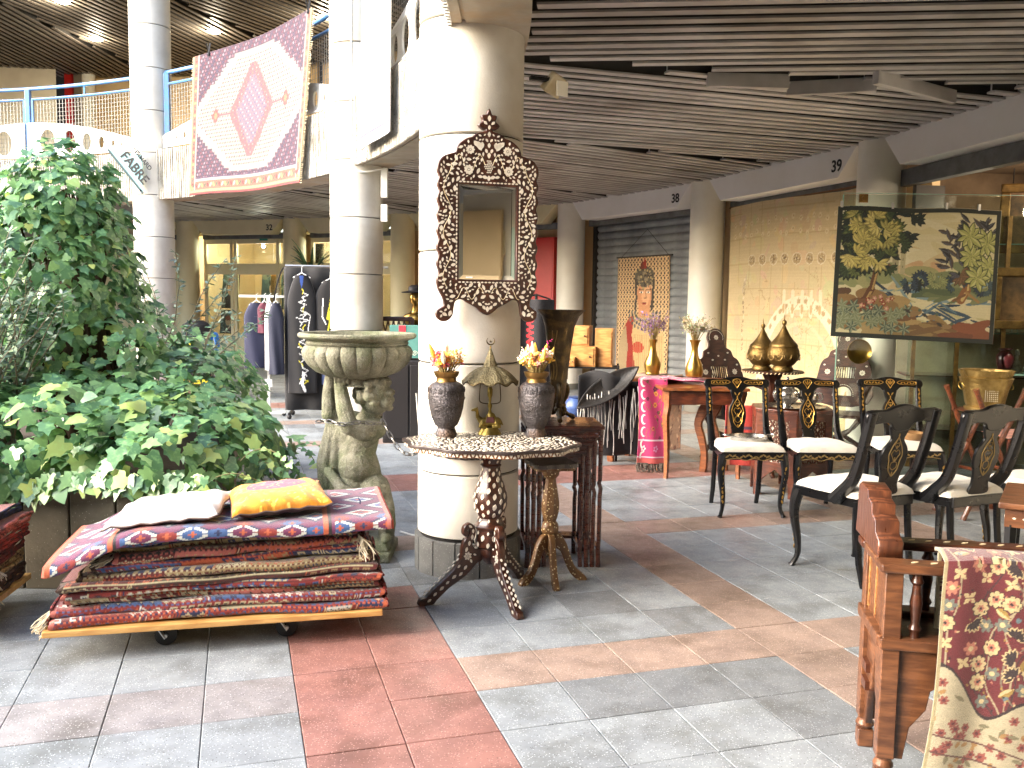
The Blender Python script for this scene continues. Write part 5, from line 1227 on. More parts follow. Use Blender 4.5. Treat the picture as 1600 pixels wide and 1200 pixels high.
        if side < 0:
            for sx in (-1, 1):
                petal(gb, f(sx*.014, -.035), (0, side, 0), (sx*.6, 0, 1), .03, .014, .003)
        o = obj('gilt_scrollwork', gb, mm, so_); o['kind'] = 'stuff'
    if gilt:
        gb = MB(); f = lambda x, z: Vector((x, -.0135, z))
        for sx in (-1, 1):
            scroll(gb, f, [(sx*.05, 0), (sx*.08, .012), (sx*.18, .008), (sx*.19, -.004), (sx*.18, -.016), (sx*.08, -.014), (sx*.05, 0)], .0028)
            for q in range(5): petal(gb, f(sx*(.085+.022*q), -.003), (0, -1, 0), (1, 0, .8*(-1)**q), .022, .016, .003)
            scroll(gb, f, [(0, .024), (sx*.022, .018), (sx*.03, 0), (sx*.016, -.018), (0, -.045)], .003); petal(gb, f(sx*.012, 0), (0, -1, 0), (sx*.5, 0, 1), .03, .014, .003)
        petal(gb, f(0, .0), (0, -1, 0), (0, 0, 1), .04, .016, .003)
        o = obj('gilt_scrollwork', gb, m_gilt, co_); o['kind'] = 'stuff'
    return t
CG = 'black and gilt chairs'
chair('black gilt chair with white seat holding a silver tray', (1.68, 6.36, 0), math.radians(2), CG)
chair('middle black gilt chair facing us, in front of the hexagonal table', (2.21, 6.38, 0), math.radians(2), CG)
chair('black gilt chair facing us, rightmost of three, in front of the glass', (2.86, 6.52, 0), math.radians(-3), CG)
# seen from behind: sitter looks away from the camera
chair('black chair seen from behind, nearest the carved wooden armchair', (1.92, 4.92, 0), math.radians(180+24), CG, gilt=True, back_gilt=True, br=1.35).scale = (1.06, 1.06, 1.02)
chair('black chair seen from behind, in front of the bamboo stool', (2.44, 4.98, 0), math.radians(180+24), CG, gilt=True, back_gilt=True, br=1.35).scale = (1.06, 1.06, 1.02)
chair('black chair cut by the right edge, behind the glass screen', (3.12, 5.14, 0), math.radians(180+20), CG, gilt=True, back_gilt=True, br=1.35).scale = (1.06, 1.06, 1.02)
# silver tray with cutlery on first chair
m_silver = M('silver', S(206, 204, 200), .22, metal=.95, c2=S(166, 162, 156), scale=12)
ty = T('silver_tray', 'oval silver tray with handles on the first white seat', 'tray', (1.70, 6.36, .515), .05)
obj('dish', MB().lathe([(.12, .0), (.13, .002), (.135, .03), (.145, .034), (.142, .037), (.13, .034), (.125, .006), (.01, .006)], 40, sy=.8, caps=False), m_silver, ty)
for sx in (-1, 1): obj('handle', MB().tube(smooth_poly([(sx*.13, -.04, .033), (sx*.17, -.03, .038), (sx*.19, 0, .04), (sx*.17, .03, .038), (sx*.13, .04, .033)], 4, False), .005, 6), m_silver, ty)
for k in range(4): tag(obj('spoon', MB().tube([(-.05+.03*k, -.05, 0), (-.02+.03*k, .04, .006)], [.003, .003], 6).ball((-.052+.03*k, -.055, 0), (.012, .018, .004)), m_silver, loc=(1.70, 6.36, .535)), ['silver spoon at the left of the silver tray', 'second silver spoon from the left in the silver tray', 'third silver spoon from the left in the silver tray', 'silver spoon at the right of the silver tray'][k], 'spoon', 'spoons in the silver tray')
# small brown bowl on third chair
tag(obj('bowl', MB().lathe([(.05, 0), (.075, .02), (.085, .05), (.088, .06), (.08, .058), (.05, .02), (.01, .012)], 28, caps=False), M('bowl_wood', S(150, 116, 76), .5, c2=S(110, 80, 50), scale=10), loc=(2.92, 6.46, .515)), 'brown turned bowl on the rightmost white chair seat', 'bowl')
# ================================================================ hexagonal lattice table with silver teapots
m_mahog = wood('mahogany', S(112, 58, 36), S(72, 34, 22), .34, 1.2, .25)
m_lat = M('lattice_wood', S(104, 58, 36), .5, c2=S(74, 38, 24), scale=9)
hx = T('hexagonal_table', 'hexagonal carved lattice table with pearl panels behind the chairs', 'table', (2.22, 7.06, 0), .35); R_ = .32
hp_ = [(R_*math.cos(PI/3*i), R_*math.sin(PI/3*i)) for i in range(6)]
obj('top', MB().prism([(x*1.06, y*1.06) for x, y in hp_], .03, Matrix.Translation((0, 0, .665))), m_mahog, hx, bevel=.004)
for i in range(6):
    a, b = Vector(hp_[i]), Vector(hp_[(i+1) % 6]); mid = (a+b)/2; an = math.atan2(mid.y, mid.x)+PI/2; w_ = (b-a).length
    ol = [(-w_/2, .65), (-w_/2, 0), (-w_/2+.045, 0), (-w_/2+.05, .12), (-.06, .17), (0, .215), (.06, .17), (w_/2-.05, .12), (w_/2-.045, 0), (w_/2, 0), (w_/2, .65)]
    holes = [[(-.105, .27), (-.105, .60), (.105, .60), (.105, .27)]]
    sp_ = obj('side_panel', plate([ol]+holes, .018, .002), m_mahog, hx); sp_.location = (mid.x, mid.y, 0); sp_.rotation_euler = (0, 0, an)
    obj('pearl_panel', MB().box((0, .006, .435), (.215, .004, .335)), m_pearl, sp_)
    lt = MB()
    for r in range(5):
        for c in range(3):
            cx, cz = -.07+.07*c, .303+.066*r
            for q in range(6):
                a0, a1 = PI/3*q, PI/3*(q+1); lt.bar((cx+.033*math.cos(a0), -.001, cz+.033*math.sin(a0)), (cx+.033*math.cos(a1), -.001, cz+.033*math.sin(a1)), .010, .010)
            for q in range(3): a0 = PI/3*q+PI/6; lt.bar((cx+.036*math.cos(a0), .001, cz+.036*math.sin(a0)), (cx-.036*math.cos(a0), .001, cz-.036*math.sin(a0)), .006, .006)
    o = obj('lattice', lt, m_lat, sp_); o['kind'] = 'stuff'
def teapot(label, loc, s, rz):
    t = T('silver_teapot', label, 'teapot', loc, rz, 'silver teapots on the hexagonal table')
    obj('body', MB().lathe([(x*s, z*s) for x, z in ((.04, 0), (.042, .008), (.03, .015), (.055, .035), (.075, .065), (.078, .09), (.065, .12), (.045, .135), (.047, .14))], 32, lobe=lambda a, z, i: 1+.02*math.cos(10*a)), m_silver, t)
    ld = obj('lid', MB().lathe([(x*s, z*s) for x, z in ((.047, .14), (.044, .155), (.03, .175), (.01, .185), (.007, .19), (.012, .2), (.008, .21), (.001, .215))], 24), m_silver, t)
    obj('spout', MB().tube(smooth_poly([(.065*s, 0, .06*s), (.10*s, 0, .075*s), (.115*s, 0, .11*s), (.13*s, 0, .14*s)], 4, False), [.015*s-.0007*s*i for i in range(13)], 8), m_silver, t)
    obj('handle', MB().tube(smooth_poly([(-.06*s, 0, .12*s), (-.10*s, 0, .125*s), (-.115*s, 0, .09*s), (-.095*s, 0, .055*s), (-.07*s, 0, .05*s)], 4, False), .006*s, 6), m_silver, t)
teapot('larger silver teapot at the left on the hexagonal table', (2.16, 7.0, .68), 1.15, .4); teapot('smaller silver teapot at the right on the hexagonal table', (2.34, 7.02, .68), .95, 2.4)
tag(obj('silver_salver', MB().lathe([(.2, .002), (.22, .006), (.24, .014), (.245, .012), (.22, .002), (.2, 0)], 40), m_silver, loc=(2.23, 7.03, .681)), 'round silver salver under the teapots', 'tray')
tag(obj('sugar_pot', MB().lathe([(.03, 0), (.05, .03), (.055, .06), (.045, .09), (.05, .1), (.035, .125), (.01, .14), (.012, .15), (.002, .16)], 24), m_silver, loc=(2.20, 7.16, .68)), 'tall lidded silver sugar pot behind the teapots', 'pot')
# ================================================================ tray table with two brass pots, folding chairs
m_brassp = M('engraved_brass', S(126, 104, 64), .4, metal=.85, c2=S(104, 82, 44), scale=10, bump=.5, bscale=90, c3=S(86, 74, 46), scale3=4)
tb = yp(1207, 580, 7.85); tt_ = T('tray_table', 'dark folding stand with round rope-edged tray holding brass pots', 'table', (tb.x, tb.y, 0), .2); zt_ = tb.z
obj('tray', MB().lathe([(.10, zt_-.012), (.255, zt_-.012), (.262, zt_-.002), (.262, zt_+.008), (.25, zt_+.004), (.24, zt_-.002), (.01, zt_-.002)], 48), m_walnut, tt_)
rp_ = MB()
for q in range(48): a = 2*PI*q/48; petal(rp_, (.263*math.cos(a), .263*math.sin(a), zt_-.003), (math.cos(a), math.sin(a), 0), (-.7*math.sin(a), .7*math.cos(a), .7), .022, .016, .006)
o = obj('rope_edge', rp_, m_bone, tt_); o['kind'] = 'stuff'
obj('stem', MB().lathe([(.09, .03), (.07, .05), (.03, .1), (.045, .2), (.06, .3), (.035, .45), (.05, .6), (.03, .75), (.10, zt_-.012)], 8), m_walnut, tt_)
for q in range(3):
    o = obj('leg', plate([smooth_poly([(.02, .16), (.07, .16), (.14, .08), (.24, .03), (.26, 0), (.2, 0), (.12, .03), (.06, .05), (.02, .05)], 3)], .03, .004), m_walnut, tt_); o.rotation_euler = (0, 0, 2*PI*q/3-1.9); lb = MB()
    for i in range(6): petal(lb, (.08+.03*i, -.0155, .11-.017*i), (0, -1, 0), (1, 0, -.5), .016)
    k = obj('leg_inlay', lb, m_pearl, o); k['kind'] = 'stuff'
def brass_pot(label, loc, s):
    t = T('brass_pot', label, 'pot', loc, 0, 'onion-domed brass pots')
    obj('body', MB().lathe([(x*s, z*s) for x, z in ((.085, 0), (.09, .01), (.088, .035), (.075, .05), (.10, .07), (.13, .11), (.14, .15), (.135, .19), (.12, .215), (.122, .222))], 40), m_brassp, t)
    ld = obj('lid', MB().lathe([(x*s, z*s) for x, z in ((.124, .222), (.122, .23), (.115, .245), (.085, .275), (.055, .315), (.03, .36), (.014, .395), (.010, .40), (.018, .415), (.022, .43), (.016, .445), (.006, .45), (.004, .48), (.001, .5))], 40), m_brassp, t)
    rb_ = MB()
    for q in range(12):
        a = 2*PI*q/12; rb_.tube([(.1415*s*math.cos(a+.22*math.cos(u))*(1-.0), .1415*s*math.sin(a+.22*math.cos(u)), (.155-.05*math.sin(u))*s) for u in [PI*i/8 for i in range(9)]], .003*s, 4)
    o = obj('relief', rb_, m_brassp, t); o['kind'] = 'stuff'; return t
brass_pot('onion-domed brass pot at the left, slightly behind, on the tray', (tb.x-.075, tb.y+.08, zt_), .92); brass_pot('larger onion-domed brass pot in front on the tray', (tb.x+.075, tb.y-.04, zt_), 1.0)
# carved folding chairs inlaid with pearl
m_choc = wood('chocolate_wood', S(84, 48, 36), S(54, 30, 24), .4, 1.2, .15)
def moor_chair(label, loc, rz, lean):
    t = T('inlaid_folding_chair', label, 'chair', loc, rz, 'pearl inlaid folding chairs')
    bo = smooth_poly([(-.24, 0), (-.25, .3), (-.22, .42), (-.17, .46), (-.15, .52), (-.10, .55), (-.085, .60), (-.095, .66), (-.06, .725), (0, .745), (.06, .725), (.095, .66), (.085, .60), (.10, .55), (.15, .52), (.17, .46), (.22, .42), (.25, .3), (.24, 0)], 3)
    holes = [[(-.10, .25), (-.10, .37), (.10, .37), (.10, .25)], [(.085*math.cos(a), .07+.10*math.sin(a)) for a in [PI*i/10 for i in range(11)]]]
    bk = obj('backrest', plate([bo]+holes, .024, .003), m_choc, t); bk.location = (0, .2, .52); bk.rotation_euler = (-lean, 0, 0)
    lt = MB()
    for i in range(9): lt.bar((-.10+.025*i, 0, .25), (-.075+.02*i, 0, .37), .006, .006); lt.bar((-.10+.025*i, 0, .37), (-.075+.02*i, 0, .25), .006, .006)
    o = obj('lattice', lt, m_choc, bk); o['kind'] = 'stuff'; ib = MB()
    rosette(ib, (0, -.0125, .655), (0, -1, 0), (1, 0, 0), .026, 8)
    for sx in (-1, 1): rosette(ib, (sx*.165, -.0125, .31), (0, -1, 0), (1, 0, 0), .03, 8)
    for (x, z_) in ((0, .47), (.11, .5), (-.11, .5), (.07, .43), (-.07, .43), (.2, .38), (-.2, .38)): petal(ib, (x, -.0125, z_), (0, -1, 0), (1, 0, 0), .025, .03)
    for q in range(20): a = PI*q/19; petal(ib, (.098*math.cos(a), -.0125, .07+.113*math.sin(a)), (0, -1, 0), (-math.sin(a), 0, math.cos(a)), .014, .012)
    for q in range(20): a = -.3+(PI+.6)*q/19; petal(ib, (.078*math.cos(a), -.0125, .655+.072*math.sin(a)), (0, -1, 0), (-math.sin(a), 0, math.cos(a)), .012, .012)
    o = obj('pearl_inlay', ib, m_pearl, bk); o['kind'] = 'stuff'
    obj('seat', MB().box((0, 0, .43), (.5, .44, .03)), m_choc, t, bevel=.004)
    for sy in (-1, 1):
        obj('curved_leg', MB().tube(smooth_poly([(-.22, sy*.19, .43), (-.12, sy*.19, .28), (.02, sy*.19, .2), (.18, sy*.19, .1), (.25, sy*.19, 0)], 4, False), .022, 6), m_choc, t); obj('curved_leg', MB().tube(smooth_poly([(.22, sy*.165, .43), (.12, sy*.165, .28), (-.02, sy*.165, .2), (-.18, sy*.165, .1), (-.25, sy*.165, 0)], 4, False), .022, 6), m_choc, t)
    for sx in (-1, 1): obj('arm', MB().tube(smooth_poly([(sx*.24, .18, .72), (sx*.26, 0, .70), (sx*.26, -.18, .66), (sx*.25, -.22, .6)], 4, False), .022, 6), m_choc, t); obj('arm_post', MB().bar((sx*.24, -.18, .43), (sx*.255, -.18, .67), .04, .03), m_choc, t)
pm = yp(1150, 600, 8.5); moor_chair('carved folding chair with pearl rosettes, left of the brass pots', (pm.x, pm.y, 0), .35, .28)
pm = yp(1318, 600, 8.6); moor_chair('carved folding chair leaning right of the brass pots', (pm.x, pm.y+.1, 0), -.5, .30)
# ================================================================ bay 1: beige embroidered cloth
a_, b_, d_, n_, L_ = bay(1)
cv = Cv(L_, 2.75, 240, 220, S(206, 184, 140)); r = random.Random(3)
for k in range(260): cv.ell(r.uniform(0, L_), r.uniform(0, 2.75), r.uniform(.03, .14), r.uniform(.02, .1), S(*[x*r.uniform(.95, 1.04) for x in (206, 184, 140)]), r.uniform(0, 3))
for i in range(1, 12): cv.line([(i*L_/12+.02*math.sin(i), 0), (i*L_/12, 2.75)], .010, S(190, 166, 120))
for j in range(1, 9): cv.line([(0, j*.33), (L_, j*.33+.02)], .010, S(190, 166, 120))
dk, lt_ = S(120, 98, 70), S(224, 208, 172)
for i in range(9):
    x = .62+i*.27; cv.ell(x, 2.02, .095, .075, lt_); cv.ell(x, 2.02, .082, .062, S(178, 152, 110))
    for q in range(22): a = r.uniform(0, 6.3); w_ = r.random(); cv.ell(x+.07*w_*math.cos(a), 2.02+.05*w_*math.sin(a), .012, .006, dk if q % 3 else lt_, a)
for k in range(16):
    y = 1.78-k*.06; cv.flower(.46+.01*math.sin(k), y, .022, 5, dk if k % 4 else lt_, S(206, 184, 140))
for yy in (2.35, 2.5):
    for i in range(22): cv.flower(.15+i*.145, yy+.03*math.sin(i*2), .035, 6, S(222, 204, 162), S(186, 160, 116))
def arch(cx_, w_, h_, y0, c, wd): cv.line([(cx_+w_*math.cos(a), y0+h_*math.sin(a)) for a in [PI*i/40 for i in range(41)]], wd, c)
arch(1.85, .95, 1.05, .45, S(226, 212, 178), .16); arch(1.85, .72, .8, .45, S(214, 192, 150), .05); arch(1.85, .5, .56, .4, S(192, 166, 122), .015)
for k in range(44): a = PI*k/43; cv.leaf(1.85+.95*math.cos(a), .45+1.05*math.sin(a), .09, .028, a+1.2*(-1)**k, S(176, 148, 106) if k % 2 else S(196, 172, 132))
for k in range(60): x = r.uniform(.5, L_-.2); y = r.uniform(.4, 1.8); cv.line([(x, y), (x+r.gauss(0, .1), y+r.gauss(0, .1)), (x+r.gauss(0, .14), y+r.gauss(0, .14))], .006, S(178, 152, 108))
for k in range(5): x = 1.45+.2*k; cv.line([(x, 1.62), (x, 1.35)], .07, lt_); cv.ell(x, 1.42, .03, .06, S(190, 160, 112)); 
cv.jit(.05); cv.a *= np.array([.86, .88, .94])
ang = math.atan2(d_.y, d_.x); wc = T('wall_cloth', 'large beige embroidered cloth hung across the shop front', 'wall hanging', (a_.x, a_.y, 0), ang); sg = 1 if (Matrix.Rotation(-ang, 2) @ n_).y > 0 else -1
o = obj('cloth', cv.sheet(lambda u, v: Vector((.30+u*(L_-.42), sg*(.17+.012*math.sin(9*u*3)*(1-.4*v)+.008*math.sin(31*u+3*v)), .02+v*2.74+.02*math.sin(6*u)*v))), M('beige_cloth', (1, 1, 1), .95, attr='col', bump=.35, bscale=45, sheen=.1), wc)
obj('side_strip', MB().box((.26, sg*.25, 1.4), (.07, .05, 2.75)), m_brownd, wc); obj('top_rod', MB().tube([(.25, sg*.19, 2.765), (L_-.1, sg*.19, 2.765)], .012, 8), M('wood_rod', S(120, 84, 54), .6), wc)
# ================================================================ portrait hanging on the shutter
a_, b_, d_, n_, L_ = bay(2); P0 = Vector((a_.x+n_.x*.36, a_.y+n_.y*.36, 0)); nv = Vector((n_.x, n_.y, 0))
tl, tr_, bl = pp(967, 403, P0, nv), pp(1048, 392, P0, nv), pp(960, 575, P0, nv); wdt = (tr_.xy-tl.xy).length; hgt = tl.z-bl.z+.1
cv = Cv(1, 1.75, 130, 228, S(214, 182, 136)); r = random.Random(4); bk_ = S(48, 36, 30)
for i in range(16):
    for j in range(26):
        x, y = .033+i/16, .035+j/15; cv.ell(x, y, .013, .02, bk_); cv.line([(x-.028, y+.033), (x-.012, y+.033)], .012, bk_); cv.ell(x+.03, y+.034, .006, .014, S(120, 80, 56))
sk = S(206, 148, 104)
fg = Cv(1, 1.75, 130, 228, (-1, -1, -1))
fg.poly([(.18, 0), (.22, .55), (.30, .72), (.45, .80), (.62, .80), (.80, .70), (.88, .55), (.92, 0)], S(196, 168, 118))
fg.poly([(.22, .30), (.26, .62), (.36, .76), (.44, .78), (.40, .55), (.44, .25), (.50, .0), (.40, .0)], S(150, 44, 30)); fg.poly([(.14, .1), (.2, .5), (.3, .66), (.34, .4), (.30, .08)], S(170, 148, 112))
fg.ell(.5, .40, .09, .07, S(176, 52, 36)); fg.rect(.40, .0, .86, .10, S(140, 40, 28))
for k in range(16): fg.line([(.42+.03*k, .12), (.44+.027*k, .55)], .008, S(170, 138, 92))
fg.poly([(.50, .76), (.50, .92), (.66, .92), (.66, .76)], sk); fg.ell(.58, 1.02, .115, .165, sk); fg.ell(.60, 1.03, .06, .13, S(222, 172, 128))
for sx in (-1, 1):
    fg.ell(.585+sx*.05, 1.055, .026, .010, S(244, 236, 220)); fg.ell(.585+sx*.05, 1.055, .011, .010, S(30, 22, 18)); fg.line([(.585+sx*.02, 1.085), (.585+sx*.085, 1.09)], .012, S(50, 32, 24)); 
fg.line([(.595, 1.08), (.61, .99), (.585, .985)], .010, S(150, 96, 64)); fg.ell(.585, .925, .035, .012, S(150, 50, 40)); fg.ell(.585, .935, .03, .005, S(90, 30, 26))
fg.ell(.57, 1.24, .15, .12, S(92, 84, 70)); 
for k in range(90): a = r.uniform(0, 6.3); q = math.sqrt(r.random()); fg.ell(.57+.15*q*math.cos(a), 1.23+.13*q*math.sin(a), .014, .010, [S(180, 160, 110), S(60, 52, 44), S(140, 128, 104)][k % 3], a)
fg.line([(.44, 1.2), (.46, 1.0), (.45, .86)], .03, S(64, 56, 48)); fg.line([(.71, 1.2), (.70, 1.0), (.69, .86)], .03, S(64, 56, 48)); fg.poly([(.53, 1.33), (.57, 1.5), (.60, 1.34)], S(150, 40, 26)); fg.poly([(.50, 1.34), (.53, 1.46), (.56, 1.34)], S(110, 40, 28))
for k in range(3):
    for i in range(14): a = PI+PI*i/13; fg.ell(.58+(.13+.05*k)*math.cos(a), .82+(.10+.05*k)*math.sin(a), .016, .02, [S(90, 92, 88), S(120, 116, 100), S(60, 62, 60)][(i+k) % 3])
J, I = np.mgrid[0:228, 0:130]; sj = np.clip((J/1.22).astype(int)+6, 0, 227); si = np.clip((71+(I-66)/1.22).astype(int), 0, 129); F_ = fg.a[sj, si]; mk = F_[:, :, 0] >= 0; cv.a[mk] = F_[mk]
cv.rect(0, 0, .015, 1.75, S(170, 130, 90)); cv.rect(.985, 0, 1, 1.75, S(170, 130, 90)); cv.jit(.10)
wo = tl.copy(); ph = T('portrait_hanging', 'woven portrait hanging of a woman in red robe on the shutter', 'wall hanging', (wo.x, wo.y, 0), math.atan2(tr_.y-tl.y, tr_.x-tl.x)); sg = -1
ct = obj('cloth', cv.sheet(lambda u, v: Vector((u*wdt, -.02*math.sin(PI*v)*math.sin(5*u)-.01, tl.z-hgt+v*hgt+.02*(v)*0))), m_rug, ph); thick(ct, .006)
obj('rod', MB().tube([(-.04, -.01, tl.z), (wdt+.06, -.01, tl.z+.0)], .011, 8), m_brownd, ph); cn = pp(1013, 358, P0, nv)
obj('cord', MB().tube([(.08, -.01, tl.z), (wdt*.56, .0, cn.z), (wdt-.03, -.01, tl.z)], .004, 5), m_brownd, ph)
# ================================================================ tapestry on a glass pane, brass dish on the column
YG = 7.55; g0, g1 = yp(1318, 304, YG), yp(1640, 304, YG)
gl = T('glass_screen', 'tall clear glass screen the landscape tapestry hangs on', 'glass screen', (g0.x, YG, 0)); gw = g1.x-g0.x
obj('pane', MB().box((gw/2, 0, (g0.z+.02)/2), (gw, .01, g0.z-.02)), m_glass, gl); m_gedge = M('glass_edge', S(120, 160, 146), .2, spec=.8)
obj('edge', MB().box((0, 0, (g0.z+.02)/2), (.006, .011, g0.z-.02)), m_gedge, gl); obj('top_edge', MB().box((gw/2, 0, g0.z+.012), (gw, .011, .005)), m_gedge, gl)
q = yp(1349, 310, YG-.01); obj('brass_clamp', MB().box((q.x-g0.x, -.012, q.z), (.07, .02, .07)).tube([(q.x-g0.x, -.022, q.z), (q.x-g0.x, -.03, q.z)], .018, 14), m_brassd, gl)
TLp, TRp, BLp, BRp = yp(1310, 322, YG-.05), yp(1565, 328, YG-.05), yp(1297, 525, YG-.07), yp(1550, 538, YG-.07)
cv = Cv(1.30, 1.06, 300, 246, S(222, 206, 168)); r = random.Random(9)
def S_(*c): return S(*c)
def blob(n, x0, x1, y0, y1, rx, ry, cs):
    for k in range(n): cv.ell(r.uniform(x0, x1), r.uniform(y0, y1), rx*r.uniform(.5, 1.2), ry*r.uniform(.5, 1.2), cs[k % len(cs)], r.gauss(0, .35))
blob(60, 0, 1.3, .5, 1.06, .3, .06, [S_(226, 210, 174), S_(220, 202, 162), S_(230, 216, 184), S_(216, 190, 150)]); blob(10, .55, .85, .5, .62, .10, .05, [S_(214, 170, 130), S_(220, 186, 146)])
blob(26, 0, 1.3, .44, .56, .16, .05, [S_(150, 152, 106), S_(132, 138, 100), S_(168, 162, 116)])
blob(50, .38, 1.25, .13, .46, .16, .014, [S_(96, 120, 136), S_(60, 82, 104), S_(136, 156, 162), S_(196, 186, 140), S_(44, 62, 84)])
blob(20, .70, 1.25, .36, .44, .16, .03, [S_(110, 118, 82), S_(92, 104, 76), S_(134, 136, 96)])
blob(34, .0, .62, .10, .36, .12, .05, [S_(120, 84, 56), S_(150, 116, 76), S_(98, 70, 50), S_(176, 146, 98)]); blob(20, .0, 1.0, .04, .12, .2, .035, [S_(150, 122, 78), S_(122, 92, 60), S_(176, 150, 104)]); blob(8, .85, 1.25, .04, .12, .14, .04, [S_(140, 82, 54), S_(120, 70, 48)])
cs_ = S_(176, 164, 130)                                                # a small towered house
cv.rect(.455, .53, .505, .66, cs_); cv.rect(.52, .53, .56, .70, S_(190, 176, 140)); cv.poly([(.45, .66), (.48, .75), (.51, .66)], S_(104, 88, 72)); cv.poly([(.515, .70), (.54, .80), (.565, .70)], S_(96, 80, 68)); cv.rect(.40, .53, .46, .58, S_(166, 146, 112)); cv.poly([(.39, .58), (.43, .615), (.47, .58)], S_(120, 92, 70))
for x, y in ((.475, .60), (.535, .64), (.535, .58), (.49, .56)): cv.rect(x, y, x+.008, y+.02, S_(90, 80, 66))
def trunk(pts, w0, w1, c, c2):
    for i, (p, q) in enumerate(zip(pts[:-1], pts[1:])): t = i/max(1, len(pts)-2); cv.line([p, q], w0+(w1-w0)*t, c); cv.line([(p[0]+.01, p[1]), (q[0]+.01, q[1])], (w0+(w1-w0)*t)*.35, c2)
trunk([(.16, .20), (.25, .30), (.30, .40), (.33, .55), (.36, .68)], .07, .03, S_(104, 66, 44), S_(186, 150, 96)); cv.line([(.25, .30), (.02, .24)], .04, S_(120, 80, 54)); cv.line([(.30, .34), (.34, .24)], .03, S_(150, 112, 72))
trunk([(1.02, .34), (1.06, .42), (1.08, .55), (1.08, .62)], .07, .03, S_(150, 100, 62), S_(214, 180, 118)); cv.line([(1.06, .40), (1.16, .33)], .02, S_(170, 128, 80)); cv.line([(1.05, .38), (.96, .33)], .02, S_(130, 90, 60))
G1, G2, G3, G4 = S_(58, 72, 48), S_(96, 104, 60), S_(196, 178, 104), S_(34, 46, 44)
def cluster(x, y, R2_, n, cs, l):
    for k in range(n):
        a = r.uniform(0, 2*PI); q = math.sqrt(r.random())*R2_; c1 = cs[r.randrange(len(cs))]
        px_, py_ = x+q*math.cos(a), y+q*math.sin(a)
        for i in range(5): b = a+(i-2)*.55; cv.leaf(px_, py_, l*r.uniform(.8, 1.2), l*.2, b, tuple(v*.45 for v in c1)); cv.leaf(px_, py_, l*.92, l*.14, b, c1, tuple(min(1, v*1.35) for v in c1))
for (x, y, R2_, n) in ((.12, .62, .10, 14), (.26, .86, .22, 40), (.50, .96, .14, 20), (.12, .92, .10, 14), (.42, .80, .12, 16), (.22, .66, .13, 18), (.40, .62, .07, 8)): cluster(x, y, R2_, n, [G1, G2, G4, G4, G1], .075)
for (x, y, R2_, n) in ((.24, .90, .14, 9), (.36, .84, .10, 6), (.16, .74, .10, 6), (.30, .66, .08, 5), (.12, .66, .06, 3), (.36, .92, .08, 4)): cluster(x, y, R2_, n, [G3, S_(206, 186, 116), S_(170, 158, 92)], .085)
for (x, y, R2_, n) in ((.70, .48, .05, 9), (.62, .46, .05, 7), (.98, .48, .06, 8), (1.18, .46, .06, 8)): cluster(x, y, R2_, n, [S_(52, 66, 84), G4, S_(70, 88, 96)], .05)
cluster(.82, .48, .05, 6, [S_(150, 152, 104)], .05); cluster(1.0, .56, .06, 6, [S_(124, 92, 66), S_(86, 84, 96)], .07)
for k in range(44):                                                   # long dark sprays
    bx, by = r.choice(((.98, .66), (.95, .78), (1.04, .88), (1.18, .90), (.92, .60))); a = r.uniform(.5, 3.0); cv.leaf(bx+r.gauss(0, .03), by+r.gauss(0, .03), r.uniform(.08, .13), .016, a, S_(44, 44, 52) if k % 3 else S_(86, 70, 66), S_(90, 88, 96))
for (x, y) in ((1.08, .68), (1.20, .80), (1.06, .84), (1.22, .60), (1.14, .52)):
    for k in range(9): a = 2*PI*k/9+r.uniform(-.15, .15); l = r.uniform(.09, .13); cv.leaf(x, y, l+.01, .026, a, S_(64, 70, 44)); cv.leaf(x, y, l, .020, a, S_(176, 174, 104), S_(208, 200, 134))
for k in range(30): x, y = r.uniform(.05, .62), r.uniform(.08, .26); a0 = r.uniform(0, 6); [cv.leaf(x, y, .06, .013, a0+i*1.05, S_(84, 96, 82) if k % 2 else S_(128, 132, 100), S_(150, 156, 130)) for i in range(6)]
for k in range(14): cv.flower(r.uniform(.2, .5), r.uniform(.24, .34), .02, 5, S_(206, 140, 128) if k % 2 else S_(150, 50, 44), S_(226, 196, 150))
for (x, y) in ((.80, .19), (.92, .12), (.66, .22)): cv.ell(x, y, .045, .02, S_(150, 120, 84)); cv.ell(x+.04, y+.025, .012, .012, S_(90, 104, 84)); cv.leaf(x-.03, y, .06, .012, 2.6, S_(60, 56, 54))
bd = .036
for q in ((0, 0, 1.3, bd), (0, 1.06-bd, 1.3, 1.06), (0, 0, bd, 1.06), (1.3-bd, 0, 1.3, 1.06)): cv.rect(*q, S_(38, 44, 40))
cv.jit(.07); cv.a *= np.array([.62, .66, .62])
tp_ = T('landscape_tapestry', 'landscape tapestry with trees and water, black border, hung on glass', 'tapestry', (TLp.x, TLp.y, BLp.z))
def tpf(u, v):
    p = (BLp*(1-u)+BRp*u)*(1-v)+(TLp*(1-u)+TRp*u)*v; return p-tp_.location+Vector((0, -.012*math.sin(7*u+1)*(1-v)-.01*math.sin(3*u), .006*math.sin(11*u)*v))
o = obj('weave', cv.sheet(tpf), m_rug, tp_); thick(o, .005)
for k, u in enumerate((.02, .33, .66, .86)):
    p = tpf(u, 1); obj('clip', MB().box((p.x, -.004, p.z+.015), (.018, .02, .05)), m_zinc, tp_)
dp = yp(1341, 549, 8.72); bd_ = T('brass_dish', 'round brass dish hung on the white facade column', 'dish', dp); m_brb = M('polished_brass', S(176, 142, 76), .28, metal=.95, c2=S(166, 126, 56), scale=8)
mb_ = MB().lathe([(.02, .0), (.08, .004), (.10, .02), (.118, .035), (.12, .03), (.10, .008), (.08, -.004), (.01, -.006)], 36); o = obj('dish', mb_, m_brb, bd_); o.rotation_euler = (PI/2, 0, 0)
